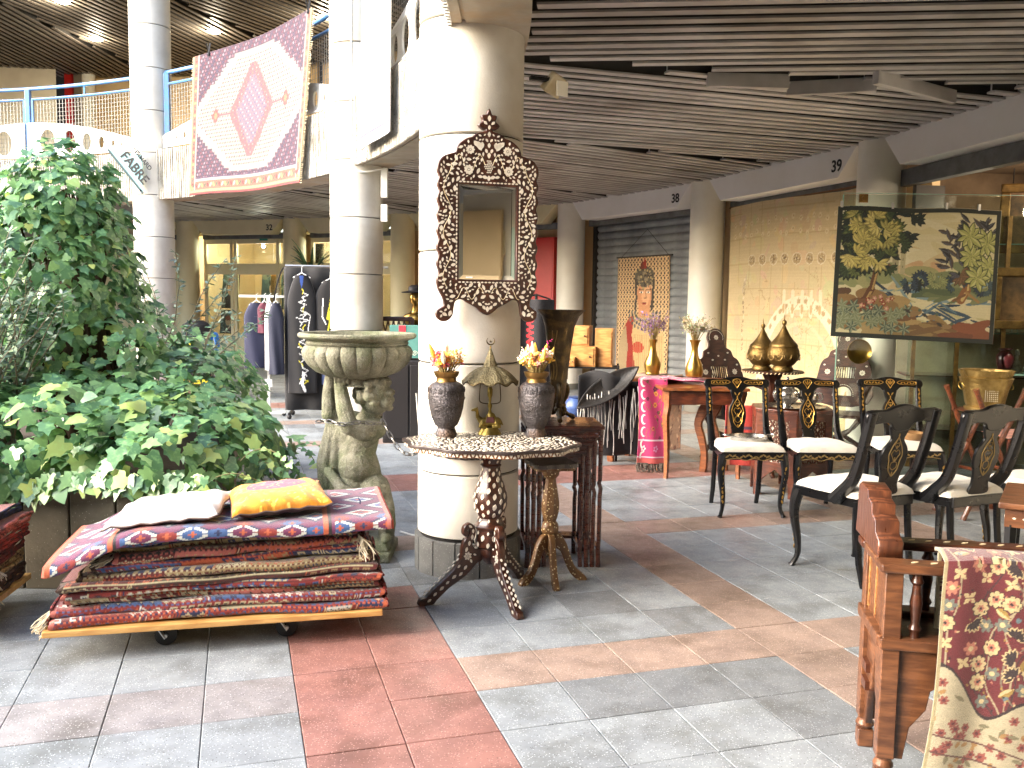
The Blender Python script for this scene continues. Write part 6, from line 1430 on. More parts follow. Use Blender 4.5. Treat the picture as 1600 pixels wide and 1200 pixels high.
# ================================================================ open shop at the right: cabinet, gilt frames, glassware
a_, b_, d_, n_, L_ = bay(0)
bx = T('shop_interior', 'dark open shop interior behind the glass at right', 'shop', (a_.x, a_.y, 0), math.atan2(d_.y, d_.x)); sg = 1 if (Matrix.Rotation(-math.atan2(d_.y, d_.x), 2) @ n_).y > 0 else -1
m_int = M('shop_dark_wall', S(120, 100, 78), .8, c2=S(84, 66, 50), scale=2); m_intf = M('shop_floor', S(110, 96, 80), .6)
obj('back_wall', MB().box((L_/2, sg*2.0, 1.45), (L_+1.2, .06, 2.9)), m_int, bx); obj('end_wall', MB().box((-.25, sg*1.1, 1.45), (.08, 1.7, 2.9)), m_int, bx); obj('end_wall', MB().box((L_+.5, sg*1.1, 1.45), (.08, 1.7, 2.9)), m_int, bx); obj('shop_ceiling', MB().box((L_/2, sg*1.1, 2.92), (L_+1.2, 1.8, .06)), m_int, bx)
obj('door_track', MB().box((L_/2, sg*.12, 2.74), (L_-.4, .10, .16)), m_steel, bx); obj('door_leaf', MB().box((.42, sg*.25, 1.35), (.06, .30, 2.6)), m_brownd, bx)
cabp = yp(1500, 700, 8.15); cab = T('display_cabinet', 'tall glass display cabinet with gilt posts behind the tapestry', 'cabinet', (cabp.x+.15, 8.35, 0), -.2)
for x in (-.55, -.18, .2, .58):
    obj('post', MB().box((x, -.2, 1.15), (.035, .035, 2.3)), M('gilt_wood', S(136, 104, 54), .45, metal=.5, c2=S(92, 66, 32), scale=14, bump=.4, bscale=50), cab)
for z_ in (.35, .85, 1.25, 1.65, 2.05): obj('shelf', MB().box((0, 0, z_), (1.2, .4, .012)), m_gedge if z_ > 1 else m_mahog, cab)
obj('back', MB().box((0, .22, 1.15), (1.22, .02, 2.3)), M('cabinet_back', S(150, 140, 116), .5, c2=S(110, 100, 80), scale=3), cab); obj('front_glass', MB().box((0, -.21, 1.15), (1.2, .006, 2.3)), m_glass, cab)
r = random.Random(5); m_gw = M('cut_glass', S(214, 220, 216), .12, spec=.9, c2=S(150, 158, 152), scale=30)
nm_ = ['first', 'second', 'third', 'fourth', 'fifth', 'sixth', 'seventh', 'eighth']
Rc = Matrix.Rotation(-.2, 3, 'Z')
for k in range(8):
    p = Vector((cabp.x+.15, 8.35, 0))+Rc @ Vector((.05+.065*k, -.08+.05*(k % 2), 1.258)); tag(obj('drinking_glass', MB().lathe([(.022, 0), (.004, .006), (.004, .05), (.02, .07), (.026, .11), (.024, .11), (.018, .072), (.001, .056)], 16, caps=False), m_gw, loc=p), 'small stemmed glass on the cabinet shelf, %s from the left' % nm_[k], 'glass', 'stemmed glasses in the cabinet')
vp = yp(1569, 582, 7.6); tag(obj('maroon_vase', MB().lathe([(.04, 0), (.05, .02), (.065, .08), (.07, .13), (.05, .17), (.035, .185), (.06, .20), (.058, .205), (.03, .18)], 28), M('maroon_glaze', S(84, 30, 36), .3, c2=S(56, 20, 26), scale=10), loc=(vp.x, vp.y, vp.z)), 'small maroon vase on a shelf at the right edge', 'vase')
tag(obj('wall_shelf', MB().box((vp.x+.12, vp.y, vp.z-.012), (.5, .22, .016)), m_gedge), 'glass shelf under the maroon vase at the right edge', 'shelf')
for k in range(3): tag(obj('glass_decanter', MB().lathe([(.03, 0), (.045, .02), (.04, .08), (.012, .11), (.012, .15), (.02, .155), (.015, .19), (.005, .2)], 20), m_gw, loc=(vp.x+.10+.09*k, vp.y-.03*(k % 2), vp.z-.003)), ['cut glass decanter next to the maroon vase', 'cut glass decanter in the middle at the right edge', 'cut glass decanter furthest right'][k], 'decanter', 'decanters on the glass shelf')
def gilt_frame(label, c, w_, h_, rz):
    t = T('gilt_frame', label, 'picture frame', c, rz, 'gilt frames in the shop'); m_ = MATS['gilt_wood']
    for (x, z_, sx, sz) in ((0, h_/2-.04, w_, .08), (0, -h_/2+.04, w_, .08), (-w_/2+.04, 0, .08, h_-.16), (w_/2-.04, 0, .08, h_-.16)): obj('moulding', MB().box((x, 0, z_), (sx, .05, sz)), m_, t, bevel=.012)
    obj('canvas', MB().box((0, .015, 0), (w_-.12, .01, h_-.12)), M('dark_painting', S(70, 52, 40), .5, c2=S(150, 110, 70), scale=4, c3=S(40, 30, 26), scale3=9), t)
fp = yp(1590, 470, 8.0); gilt_frame('gilt frame with dark painting right of the tapestry', (fp.x+.18, 8.0, fp.z+.02), .75, .55, -.3)
fp = yp(1590, 340, 8.05); gilt_frame('ornate dark gilt frame high in the shop at right', (fp.x+.2, 8.1, fp.z), .6, .62, -.3)
# brass cachepot on bamboo folding stool
bp = yp(1538, 640, 6.35); stl = T('bamboo_stool', 'crossed bamboo folding stool under the brass planter', 'stool', (bp.x, bp.y, 0), .2); zt2 = bp.z; m_bam = wood('dark_bamboo', S(122, 66, 38), S(80, 42, 26), .35, 2, .25)
for sy in (-1, 1):
    for sx in (-1, 1):
        pts = [Vector((sx*.24, sy*.15, 0)).lerp(Vector((-sx*.20, sy*.15, zt2+.16)), i/24) for i in range(25)]; obj('bamboo_leg', MB().tube(pts, [.017+(.005 if i % 6 == 0 else 0) for i in range(25)], 8), m_bam, stl)
    obj('cross_bar', MB().tube([(-.14, sy*.15, zt2-.01), (.14, sy*.15, zt2-.01)], .014, 8), m_bam, stl)
obj('seat', MB().lathe([(.17, zt2-.012), (.18, zt2-.006), (.17, zt2)], 32), m_bam, stl)
for sx in (-1, 1): obj('cross_bar', MB().tube([(sx*.12, -.15, zt2*.45), (sx*.12, .15, zt2*.45)], .012, 8), m_bam, stl)
pb = T('brass_planter', 'embossed brass planter with scalloped rim on the bamboo stool', 'planter', (bp.x, bp.y, zt2))
obj('body', MB().lathe([(.13, 0), (.135, .02), (.12, .03), (.128, .05), (.145, .14), (.165, .20), (.175, .23), (.16, .235), (.17, .26), (.178, .285), (.17, .28), (.15, .2), (.10, .05)], 60, lobe=lambda a, z, i: 1+(.035*math.cos(9*a) if z > .24 else .012*math.cos(16*a)), caps=False), M('planter_brass', S(156, 132, 80), .38, metal=.8, c2=S(112, 90, 46), scale=12, bump=.7, bscale=60), pb)
lt = MB()
for i in range(7):
    for j in range(7): a = -2.05+.09*i; petal(lt, (.146*math.cos(a), .146*math.sin(a), .075+.014*j), (math.cos(a), math.sin(a), -.1), (0, 0, 1), .008, .01)
o = obj('pierced_panel', lt, M('pale_hole', S(214, 206, 180), .8), pb); o['kind'] = 'stuff'
for sx in (-1, 1): obj('ring_handle', MB().tube([(sx*(.175+.018*math.sin(u)), -.02*0+.02*math.cos(u), .17+.025*math.cos(u)) for u in [2*PI*i/14 for i in range(15)]], .004, 6), m_bras, pb)
# small striped stool / trunk behind
tk = yp(1582, 700, 6.9); tnk = T('striped_stool', 'low stool with orange striped woven seat at the right edge', 'stool', (tk.x+.1, tk.y, 0)); sp_ = Cv(.5, .4, 60, 40, S(170, 86, 50))
for i in range(12): sp_.rect(0, i*.036, .5, i*.036+.012, [S(60, 40, 34), S(206, 130, 76), S(120, 50, 40)][i % 3])
obj('seat', sp_.sheet(lambda u, v: Vector((-.25+.5*u, -.2+.4*v, .5+.02*math.sin(PI*u)))), m_rug, tnk)
for sx in (-1, 1):
    for sy in (-1, 1): obj('leg', MB().tube([(sx*.22, sy*.17, 0), (sx*.22, sy*.17, .5)], .02, 8), m_mahog, tnk)
# ================================================================ table with pink cloth, brass vases
m_oakt = wood('honey_wood', S(150, 88, 46), S(108, 60, 30), .35, 1.2, .25)
A_, B_ = gp(1037, 748), gp(975, 720)
ct_ = T('carved_table', 'honey brown carved side table with curved leg under the pink cloth', 'table', (1.42, 8.25, 0), math.radians(-30)); zc = .80
obj('top', MB().box((0, 0, zc-.015), (.95, .5, .03)), m_oakt, ct_, bevel=.006); obj('apron', MB().box((0, 0, zc-.09), (.86, .42, .12)), m_oakt, ct_, bevel=.006)
clp = plate([smooth_poly([(0, .78), (.07, .78), (.075, .62), (.03, .5), (-.005, .42), (.03, .3), (.055, .15), (.045, 0), (.0, 0), (.01, .15), (-.02, .28), (-.06, .42), (-.03, .55), (.0, .62)], 3)], .045, .006)
for sx in (-1, 1):
    for sy in (-1, 1):
        o = obj('cabriole_leg', clp.copy(), m_oakt, ct_); o.location = (sx*.42, sy*.2, 0); o.rotation_euler = (0, 0, 0 if sx > 0 else PI)
ct2 = T('games_table', 'square-legged honey wood table with inlaid corner, right of pink cloth', 'table', (1.62, 7.72, 0), math.radians(2))
obj('top', MB().box((0, 0, .765), (.74, .5, .025)), m_oakt, ct2, bevel=.004)
obj('drawer_front', MB().box((0, -.2, .69), (.6, .02, .11)), m_mahog, ct2, bevel=.004); obj('apron', MB().box((0, .01, .69), (.62, .4, .12)), m_oakt, ct2)
for sx in (-1, 1):
    for sy in (-1, 1):
        x, y = sx*.31, sy*.19; obj('leg', MB().tube(smooth_poly([(x, y, .75), (x, y, .62), (x+sx*.012, y, .52), (x, y, .3), (x-sx*.004, y, .12), (x, y, 0)], 4, False), [.036-.0008*i for i in range(21)], 4), m_oakt, ct2)
cv = Cv(.36, 1.05, 110, 300, S(206, 56, 112)); r = random.Random(2)
for k in range(9): y = .06+k*.11; cv.ell(.06, y, .035, .045, S(238, 228, 220)); cv.ell(.075, y, .03, .035, S(206, 56, 112))
for k in range(34): cv.flower(r.uniform(.1, .33), r.uniform(.2, 1.0), r.uniform(.014, .03), 6, [S(232, 164, 60), S(110, 30, 66), S(226, 120, 80), S(70, 30, 60)][k % 4], S(150, 40, 70))
for k in range(18): x, y = r.uniform(.1, .33), r.uniform(.2, 1.); cv.line([(x, y), (x+r.gauss(0, .03), y+.04), (x+r.gauss(0, .04), y+.08)], .006, S(120, 110, 60))
for y in (.05, .20): cv.rect(0, y, .36, y+.012, S(232, 196, 206))
cv.rect(0, 0, .36, .045, S(206, 90, 86)); cv.flower(.07, .13, .03, 5, S(238, 226, 220), S(206, 56, 112)); cv.flower(.22, .13, .03, 5, S(220, 150, 190), S(206, 56, 112)); cv.jit(.08); cv.a *= np.array([.66, .72, .70])
pk = gp(1020, 722, 0.06); dn = T('pink_cloth', 'pink embroidered cloth with dark fringe hanging over the table edge', 'cloth', (1.165, 7.78, 0), math.radians(-3))
def pkf(u, v):
    s = v*1.05; x = -.06+.25*u+.012*math.sin(5*v)
    return Vector((x, .012*math.sin(8*u+5*v), .08+s)) if s < .74 else Vector((x+.25*(s-.74), .02+(s-.74), .822-.004*math.sin(9*u)))
o = obj('weave', cv.sheet(pkf), m_rug, dn); thick(o, .006)
fb = MB(); r = random.Random(1)
for k in range(60): x = -.06+.25*k/59; fb.tube([(x, 0, .085), (x+r.gauss(0, .006), r.gauss(0, .008), .05), (x+r.gauss(0, .012), r.gauss(0, .012), .0+r.random()*.02)], .004, 4)
o = obj('fringe', fb, M('grey_fringe', S(92, 84, 76), .95), dn); o['kind'] = 'stuff'
o = obj('table_spread', cv.sheet(lambda u, v: Vector((.12+.55*v, .03+.33*u, .826+.004*math.sin(13*v+5*u)-.03*v))), m_rug, dn); thick(o, .006)
cc = Cv(.9, .5, 100, 60, S(150, 120, 96))
for k in range(240): cc.ell(r.uniform(0, .9), r.uniform(0, .5), .02, .008, [S(196, 160, 126), S(104, 70, 56), S(176, 130, 100)][k % 3], r.uniform(0, 3))
rn = T('paisley_cloth', 'brown paisley cloth hanging behind and over the carved table', 'cloth', (1.30, 8.42, 0), math.radians(-30)); cc.jit(.1)
o = obj('weave', cc.sheet(lambda u, v: Vector((-.30+.6*u, .05, .12+.70*v+.01*math.sin(20*u)))), m_rug, rn); thick(o, .004); o = obj('top_fold', cc.sheet(lambda u, v: Vector((-.30+.6*u, -.3+.36*v, .812+.006*math.sin(11*u+7*v)))), m_rug, rn); thick(o, .012)
def brass_vase(label, x, y, z, s, kind):
    t = T('brass_vase', label, 'vase', (x, y, z), 0, 'brass vases on the carved table')
    pr = [(.035, 0), (.06, .01), (.066, .05), (.055, .10), (.028, .16), (.022, .21), (.03, .25), (.042, .275), (.038, .275), (.02, .23), (.01, .15)] if kind else [(.05, 0), (.055, .01), (.052, .02), (.062, .06), (.06, .09), (.035, .14), (.024, .19), (.024, .23), (.034, .26), (.03, .26), (.018, .22)]
    obj('body', MB().lathe([(a*s, b*s) for a, b in pr], 36, caps=False), m_brb, t)
p1_, p2_ = yp(1019, 583, 8.25), yp(1084, 594, 7.95)
brass_vase('brass vase with purple dried flowers on the carved table', p1_.x, p1_.y, .826, 1.25, False); brass_vase('brass trumpet vase with pale dried leaves, right on the tables', p2_.x, p2_.y, .828, 1.22, True)
def dry_bunch(label, loc, colr, n, R_, H_, seed):
    r = random.Random(seed); t = T('dried_bouquet', label, 'flowers', loc); lv = MB(); st = MB()
    for k in range(n):
        a = r.uniform(0, 6.28); q = math.sqrt(r.random())*R_; tip = Vector((q*math.cos(a), q*math.sin(a), H_*r.uniform(.4, 1))); st.tube([(0, 0, -.05), tip*.5+Vector((0, 0, .03)), tip], .0018, 4)
        for _ in range(9):
            p = tip*r.uniform(.6, 1)+Vector((r.gauss(0, .014), r.gauss(0, .014), r.gauss(0, .014))); d = Vector((r.gauss(0, 1), r.gauss(0, 1), r.gauss(.4, 1))).normalized(); u_, v_, w_ = frame_of(d); l = r.uniform(.022, .036)
            c = tuple(x*r.uniform(.7, 1.2) for x in colr); lv.add([p, p+d*l*.5+u_*l*.3, p+d*l, p+d*l*.5-u_*l*.3], [(0, 1, 2, 3)], c)
    o = obj('dry_blooms', lv, m_petal, t); o['kind'] = 'stuff'; o = obj('stems', st, MATS['dry_stem'], t); o['kind'] = 'stuff'
dry_bunch('bunch of purple dried flowers in the left brass vase', (p1_.x, p1_.y, 1.15), S(140, 104, 140), 60, .15, .24, 3); dry_bunch('bunch of pale grey green dried leaves in the right brass vase', (p2_.x, p2_.y, 1.16), S(176, 172, 142), 60, .17, .22, 4)
# red lap of cloth behind first chair
rc = yp(1155, 690, 7.3); cl = Cv(.3, .5, 40, 60, S(150, 44, 36)); cl.rect(0, .3, .3, .33, S(60, 40, 60)); cl.flower(.15, .2, .06, 6, S(206, 120, 70), S(60, 30, 50)); cl.rect(.02, 0, .05, .5, S(200, 150, 110)); cl.jit(.1)
rcl = T('red_cloth', 'red cloth with dark fringe hanging beside the first gilt chair', 'cloth', (rc.x-.12, rc.y, .16)); o = obj('weave', cl.sheet(lambda u, v: Vector((.3*u, .02*math.sin(7*u), .5*v))), m_rug, rcl); thick(o, .006)
# ================================================================ wrought rack with wooden boxes, black boat dish and beaded shawl
rk = yp(921, 572, 8.5); rkt = T('wrought_iron_rack', 'black wrought iron shelf rack carrying the wooden boxes', 'rack', (rk.x, rk.y, 0), -.1); m_iron = M('wrought_iron', S(30, 29, 30), .5, metal=.4); zr = rk.z
for sx in (-1, 1):
    for sy in (-1, 1): obj('post', MB().tube([(sx*.27, sy*.15, 0), (sx*.27, sy*.15, zr+.02)], .011, 8), m_iron, rkt)
for z_ in (zr, zr*.42): obj('shelf', MB().box((0, 0, z_-.006), (.56, .32, .014)), m_iron, rkt)
for sx in (-1, 1): obj('cross_brace', MB().tube([(-sx*.26, -.16, zr*.12), (sx*.26, -.16, zr*.42)], .006, 6), M('brass_brace', S(176, 150, 96), .4, metal=.7), rkt)
m_box = wood('pale_box_wood', S(196, 146, 84), S(164, 112, 58), .45, 1.2, .1); m_pin = M('pin_dark', S(60, 40, 24), .5)
def wbox(label, x, y, z, d, rz, knob=True, holes=False):
    t = T('wooden_box', label, 'box', (x, y, z), rz, 'wooden boxes on the iron rack'); obj('carcass', MB().box((0, 0, d[2]/2), d), m_box, t, bevel=.004)
    obj('drawer_front', MB().box((0, -d[1]/2-.004, d[2]/2), (d[0]*.86, .008, d[2]*.84)), m_box, t, bevel=.002)
    if knob: obj('knob', MB().ball((d[0]*.3, -d[1]/2-.016, d[2]/2), .009), m_pin, t)
    if holes: obj('pierced_dots', MB().ball((0, -d[1]/2-.006, d[2]*.3), .007).ball((.025, -d[1]/2-.006, d[2]*.55), .007).ball((-.025, -d[1]/2-.006, d[2]*.6), .007).ball((.0, -d[1]/2-.006, d[2]*.8), .006), m_pin, t)
zb = zr+.002
wbox('wide low wooden drawer box on the iron rack', rk.x-.06, rk.y-.02, zb, (.26, .2, .19), -.25); wbox('small wooden box standing on the wide drawer box', rk.x-.09, rk.y, zb+.192, (.20, .16, .19), -.3); wbox('tall upright wooden box at the right of the iron rack', rk.x+.14, rk.y-.03, zb, (.17, .16, .36), -.25, False); wbox('tiny pierced wooden box at the left of the iron rack', rk.x-.19, rk.y-.12, zb, (.10, .08, .09), -.2, False, True)
bo_ = yp(950, 605, 8.0); bt = T('boat_dish', 'long black carved boat-shaped dish propped at a slant', 'dish', (bo_.x, bo_.y, bo_.z)); 
def btf(u, v): X = u*2-1; wv = .13*(1-abs(X)**2.2)+.004; Y = (v*2-1); return Vector((X*.34, Y*wv*.85, .05*(Y*Y-1)*(1-X*X)))
ob_ = obj('hull', MB().grid(btf, 30, 14), M('black_carved_wood', S(20, 19, 19), .4, c2=S(40, 36, 33), scale=14, bump=.6, bscale=50), bt); thick(ob_, .014); bt.rotation_euler = (math.radians(50), math.radians(-33), math.radians(12))
sw = T('beaded_shawl', 'black shawl with long silver beaded fringe below the boat dish', 'shawl', (bo_.x-.0, bo_.y+.05, 0)); r = random.Random(4)
ob_ = obj('cloth', MB().grid(lambda u, v: Vector((-.26+.55*u, .04*math.sin(9*u)+.02, .10+.72*v-.10*u*0+.05*math.sin(5*u)*v)), 24, 12), M('black_cloth', S(24, 23, 26), .9, sheen=.2), sw); thick(ob_, .008)
fb = MB()
for k in range(26):
    x = -.27+.56*k/25+r.gauss(0, .012); l = r.uniform(.25, .55); z0 = .60+.22*(k/25)*.6+r.uniform(-.08, .05)
    fb.tube([(x+.006*math.sin(i*.8+k), -.05-.01*math.sin(i*.5), max(.04, z0-l*i/8)) for i in range(9)], [.0035+.0022*(i % 2) for i in range(9)], 5)
o = obj('bead_strings', fb, M('silver_beads', S(170, 170, 168), .35, metal=.4), sw); o['kind'] = 'stuff'
bj = yp(895, 655, 8.4); tag(obj('blue_jar', MB().lathe([(.06, 0), (.10, .04), (.12, .1), (.11, .16), (.07, .2), (.08, .215)], 28), M('blue_glaze', S(70, 96, 150), .35, c2=S(40, 50, 90), scale=8), loc=(rk.x-.12, rk.y, zr*.42+.002)), 'squat blue glazed jar on the lower rack shelf', 'jar')
# ================================================================ foreground throne-like armchair with the red carpet
m_th = wood('throne_wood', S(114, 73, 46), S(76, 46, 29), .38, 1.1, .3); m_thd = wood('throne_dark', S(86, 46, 28), S(56, 30, 20), .36, 1.2, .25); m_strip = M('inlay_strip', S(186, 138, 84), .4, c2=S(90, 50, 30), scale=60)
FL, NL_ = Vector((1.215, 2.93, 0)), Vector((1.165, 2.66, 0))            # far and near foot of the left side
ux = (NL_-FL).normalized(); wx_ = Vector((-ux.y, ux.x, 0)); 
if wx_.x < 0: wx_ = -wx_
th = T('carved_armchair', 'carved honey wood armchair with balusters, right foreground', 'armchair', FL, math.atan2(wx_.y, wx_.x)); W_, D_ = .54, .275
# local frame: x to the right along the arms, y: far(0) -> near(-D)
zA = .70
for (x, y) in ((0, 0), (0, -D_), (W_, 0), (W_, -D_)):
    lg_ = MB(); lg_.box((x, y, .40), (.052, .052, .60)).box((x, y, .075), (.036, .036, .05)).box((x, y, .03), (.05, .05, .06)); lg_.lathe([(.022, .06), (.032, .075), (.022, .095), (.026, .10)], 12, (x, y, 0)); obj('leg', lg_, m_th, th, bevel=.004)
def gothic(w_, z0, z1): return [(-w_/2, z1), (-w_/2, z0), (-w_/2+.03, z0), (-w_/2+.045, z0+.10), (-w_/2+.09, z0+.16), (-w_/2+.10, z0+.22), (0, z0+.33), (w_/2-.10, z0+.22), (w_/2-.09, z0+.16), (w_/2-.045, z0+.10), (w_/2-.03, z0), (w_/2, z0), (w_/2, z1)]
ap = obj('arched_apron', plate([gothic(D_-.04, .10, .45)], .022, .003), m_th, th); ap.location = (0, -D_/2, 0); ap.rotation_euler = (0, 0, PI/2)
ap2 = obj('arched_apron', plate([gothic(W_-.04, .10, .45)], .022, .003), m_th, th); ap2.location = (W_/2, -D_, 0)
for y in (0, -D_): obj('seat_rail', MB().box((W_/2, y, .465), (W_+.07, .075, .035)), m_th, th, bevel=.005)
for x in (0, W_): obj('side_rail', MB().box((x, -D_/2, .466), (.078, D_+.02, .037)), m_th, th, bevel=.005)
obj('seat', MB().box((W_/2, -D_/2, .455), (W_-.05, D_-.05, .02)), m_thd, th)
sp2 = obj('back_panel', MB().box((0, -D_/2, .585), (.03, D_-.05, .20)), m_th, th); 
for y in (-D_/2-.10, -D_/2, -D_/2+.10): obj('panel_strip', MB().box((-.0165, y, .585), (.004, .012, .18)), m_strip, sp2)
for yy in (0, -D_):
    obj('arm_rail', MB().box((W_/2+.02, yy, zA), (W_+.13, .085, .028)), m_th if yy < 0 else m_thd, th, bevel=.008); ins = MB()
    for q in range(9): petal(ins, (.06+.055*q, yy, zA+.0145), (0, 0, 1), (1, .6, 0), .03, .02, .002)
    o = obj('arm_inlay', ins, m_bone, th); o['kind'] = 'stuff'
    for q in range(5):
        x = .07+q*.10; obj('baluster', MB().lathe([(.014, .48), (.014, .50), (.020, .51), (.012, .525), (.016, .56), (.019, .59), (.014, .62), (.012, .645), (.020, .655), (.014, .67), (.014, .69)], 12, (x, yy, 0)), m_thd, th)
obj('back_rail', MB().box((0, -D_/2, zA), (.085, D_-.087, .028)), m_th, th, bevel=.008)
crest = [(-D_/2+.02, .0), (-D_/2+.02, .045), (-D_/2+.075, .06), (-D_/2+.08, .095), (-D_/2+.135, .105), (-D_/2+.14, .135), (-D_/2+.2, .145), (-D_/2+.205, .165), (-D_/2+.30, .175), (-D_/2+.34, .16), (-D_/2+.345, .10), (-D_/2+.36, .0)]
# near side is at -D: the crest steps down towards the near corner
cr_ = obj('stepped_crest', plate([[(x, z_) for x, z_ in crest]], .075, .004), wood('rosy_block', S(108, 64, 42), S(64, 36, 24), .34, 1.0, .35, (8, 8, 1)), th); cr_.location = (0, -D_/2+.03, zA+.014); cr_.rotation_euler = (0, 0, PI/2)
bp_ = MB(); 
for y in (.0,): bp_.box((.30, .06, .40), (.12, .03, .55))
obj('inner_panel', bp_, m_thd, th)
for (zz, x) in ((.30, 0), (.24, 0)): obj('corbel', MB().box((x-.0, -.06, zz+.0), (.05, .06, .03)), m_thd, th)
# red flowered carpet over the near arm
RWc, RHc = .62, .80; cv = Cv(RWc, RHc, 240, 310, S(98, 14, 26)); r = random.Random(12)
crm, sg_, gd, pk2, bl = S(196, 176, 130), S(104, 110, 102), S(150, 122, 56), S(176, 110, 90), S(92, 116, 124)
blk = S(38, 18, 22); bnd_ = .36-.42*cv.X+.05*np.sin(cv.X*26+1)
def onred(x, y): return y > .36-.42*x+.05*math.sin(x*26+1)+.02
for k in range(12):
    x = r.uniform(.03, .6); pts = [(x, .10)]
    for i in range(9): pts.append((min(.61, max(.02, pts[-1][0]+r.gauss(0, .05))), pts[-1][1]+.08))
    cv.line(smooth_poly(pts, 5, False), .0045, [S(160, 146, 116), S(120, 108, 90), S(60, 26, 30)][k % 3])
pts_ = []
for k in range(1600):
    x, y = r.uniform(.01, .61), r.uniform(.06, .79)
    if not onred(x, y) or any((x-a)**2+(y-b)**2 < .0017 for a, b in pts_): continue
    pts_.append((x, y)); q = len(pts_) % 7
    if q in (0, 3): cv.flower(x, y, .027, 8, blk, blk); cv.flower(x, y, .024, 8, crm, gd); cv.flower(x, y, .012, 6, pk2, blk)
    elif q == 1: cv.flower(x, y, .021, 6, pk2, crm)
    elif q == 2:
        a0 = r.uniform(0, 6.3)
        for i in range(7): cv.leaf(x, y, .034, .008, a0+(i-3)*.42, crm)
        for i in range(7): cv.leaf(x, y, .029, .005, a0+(i-3)*.42, blk)
    elif q == 4: cv.flower(x, y, .021, 6, sg_, crm)
    elif q == 5: cv.leaf(x-.02, y, .05, .011, r.uniform(0, 6.3), gd, crm); cv.ell(x, y, .007, .007, bl)
    else:
        a0 = r.uniform(0, 6.3); [cv.leaf(x, y, .022, .006, a0+i*1.57, crm) for i in range(4)]
for k in range(500): x, y = r.uniform(0, .62), r.uniform(.05, .79); cv.ell(x, y, .004, .0025, [crm, gd, blk, pk2][k % 4], r.uniform(0, 3))
cv.leaf(.26, .54, .16, .018, .3, S(166, 158, 90), gd); cv.leaf(.26, .55, .09, .014, -1.2, S(166, 158, 90)); cv.ell(.30, .565, .022, .012, S(150, 92, 50), .4)      # long leafy spray
cv.put(cv.Y < bnd_, S(176, 166, 138)); cv.put(np.abs(cv.Y-bnd_) < .005, blk)
for k in range(260):
    x, y = r.uniform(.0, .62), r.uniform(.0, .36)
    if onred(x, y+.05): continue
    [lambda: cv.flower(x, y, .014, 6, S(140, 70, 60), S(90, 30, 34)), lambda: cv.leaf(x, y, .035, .006, r.uniform(0, 6.3), S(120, 112, 84)), lambda: cv.ell(x, y, .010, .006, S(160, 120, 70), r.uniform(0, 3))][k % 3]()
for y in (.05, .10): cv.line([(0, y+.10), (.2, y+.06), (.4, y), (.62, y-.06)], .005, S(96, 56, 50))
cv.put((cv.X < .010), S(150, 138, 102)); cv.jit(.12); cv.a *= .72
cp = T('red_carpet', 'dark red flowered carpet draped over the arm of the carved armchair', 'carpet', FL, math.atan2(wx_.y, wx_.x))
def cpf(u, v):
    s = v*RHc; x = .145+u*RWc-.05*(1-v)+.012*math.sin(5*v); 
    fall = RHc-.10; z_ = zA+.035
    if s < fall: return Vector((x-.03*(1-s/fall), -D_-.058-.05*(1-s/fall)-.014*math.sin(9*u+2)*(1-s/fall)-.006*math.sin(23*u), z_-(fall-s)-.0+.012*math.sin(6*u)*(s/fall)))
    t = (s-fall)/.10; return Vector((x, -D_-.058+.13*t, z_+.012*math.sin(PI*t)+.010*math.sin(6*u)*(1-t)))
o = obj('pile', cv.sheet(cpf), M('carpet_pile', (1, 1, 1), .92, attr='col', bump=.6, bscale=330, sheen=.35), cp); thick(o, .012, 1)
o = obj('inner_fall', cv.sheet(lambda u, v: Vector((.145+u*RWc, -D_+.075+.01*math.sin(8*u), zA+.03-.24*(1-v)))), MATS['carpet_pile'], cp); thick(o, .01)
# corner of an inlaid box table at the right edge
bt_ = gp(1574, 790, .80); ed = T('inlaid_side_table', 'corner of an inlaid wooden table at the right edge', 'table', (bt_.x+.30, bt_.y+.12, 0), math.radians(-32))
obj('top', MB().box((0, 0, .79), (.44, .44, .022)), m_th, ed, bevel=.004); obj('apron', MB().box((0, 0, .745), (.40, .40, .065)), m_th, ed); ib = MB()
for q in range(12):
    for f, (nx_, ny_) in enumerate(((0, -1), (-1, 0))): petal(ib, ((-.17+.031*q) if f == 0 else -.2005, -.2005 if f == 0 else (-.17+.031*q), .745), (nx_, ny_, 0), (0, 0, 1) if f else (1, 0, 0), .012, .012)
o = obj('pearl_inlay', ib, m_pearl, ed); o['kind'] = 'stuff'
for sx in (-1, 1):
    for sy in (-1, 1): obj('leg', MB().tube([(sx*.18, sy*.18, .72), (sx*.18, sy*.18, 0)], [.022, .014], 6), m_blk, ed)
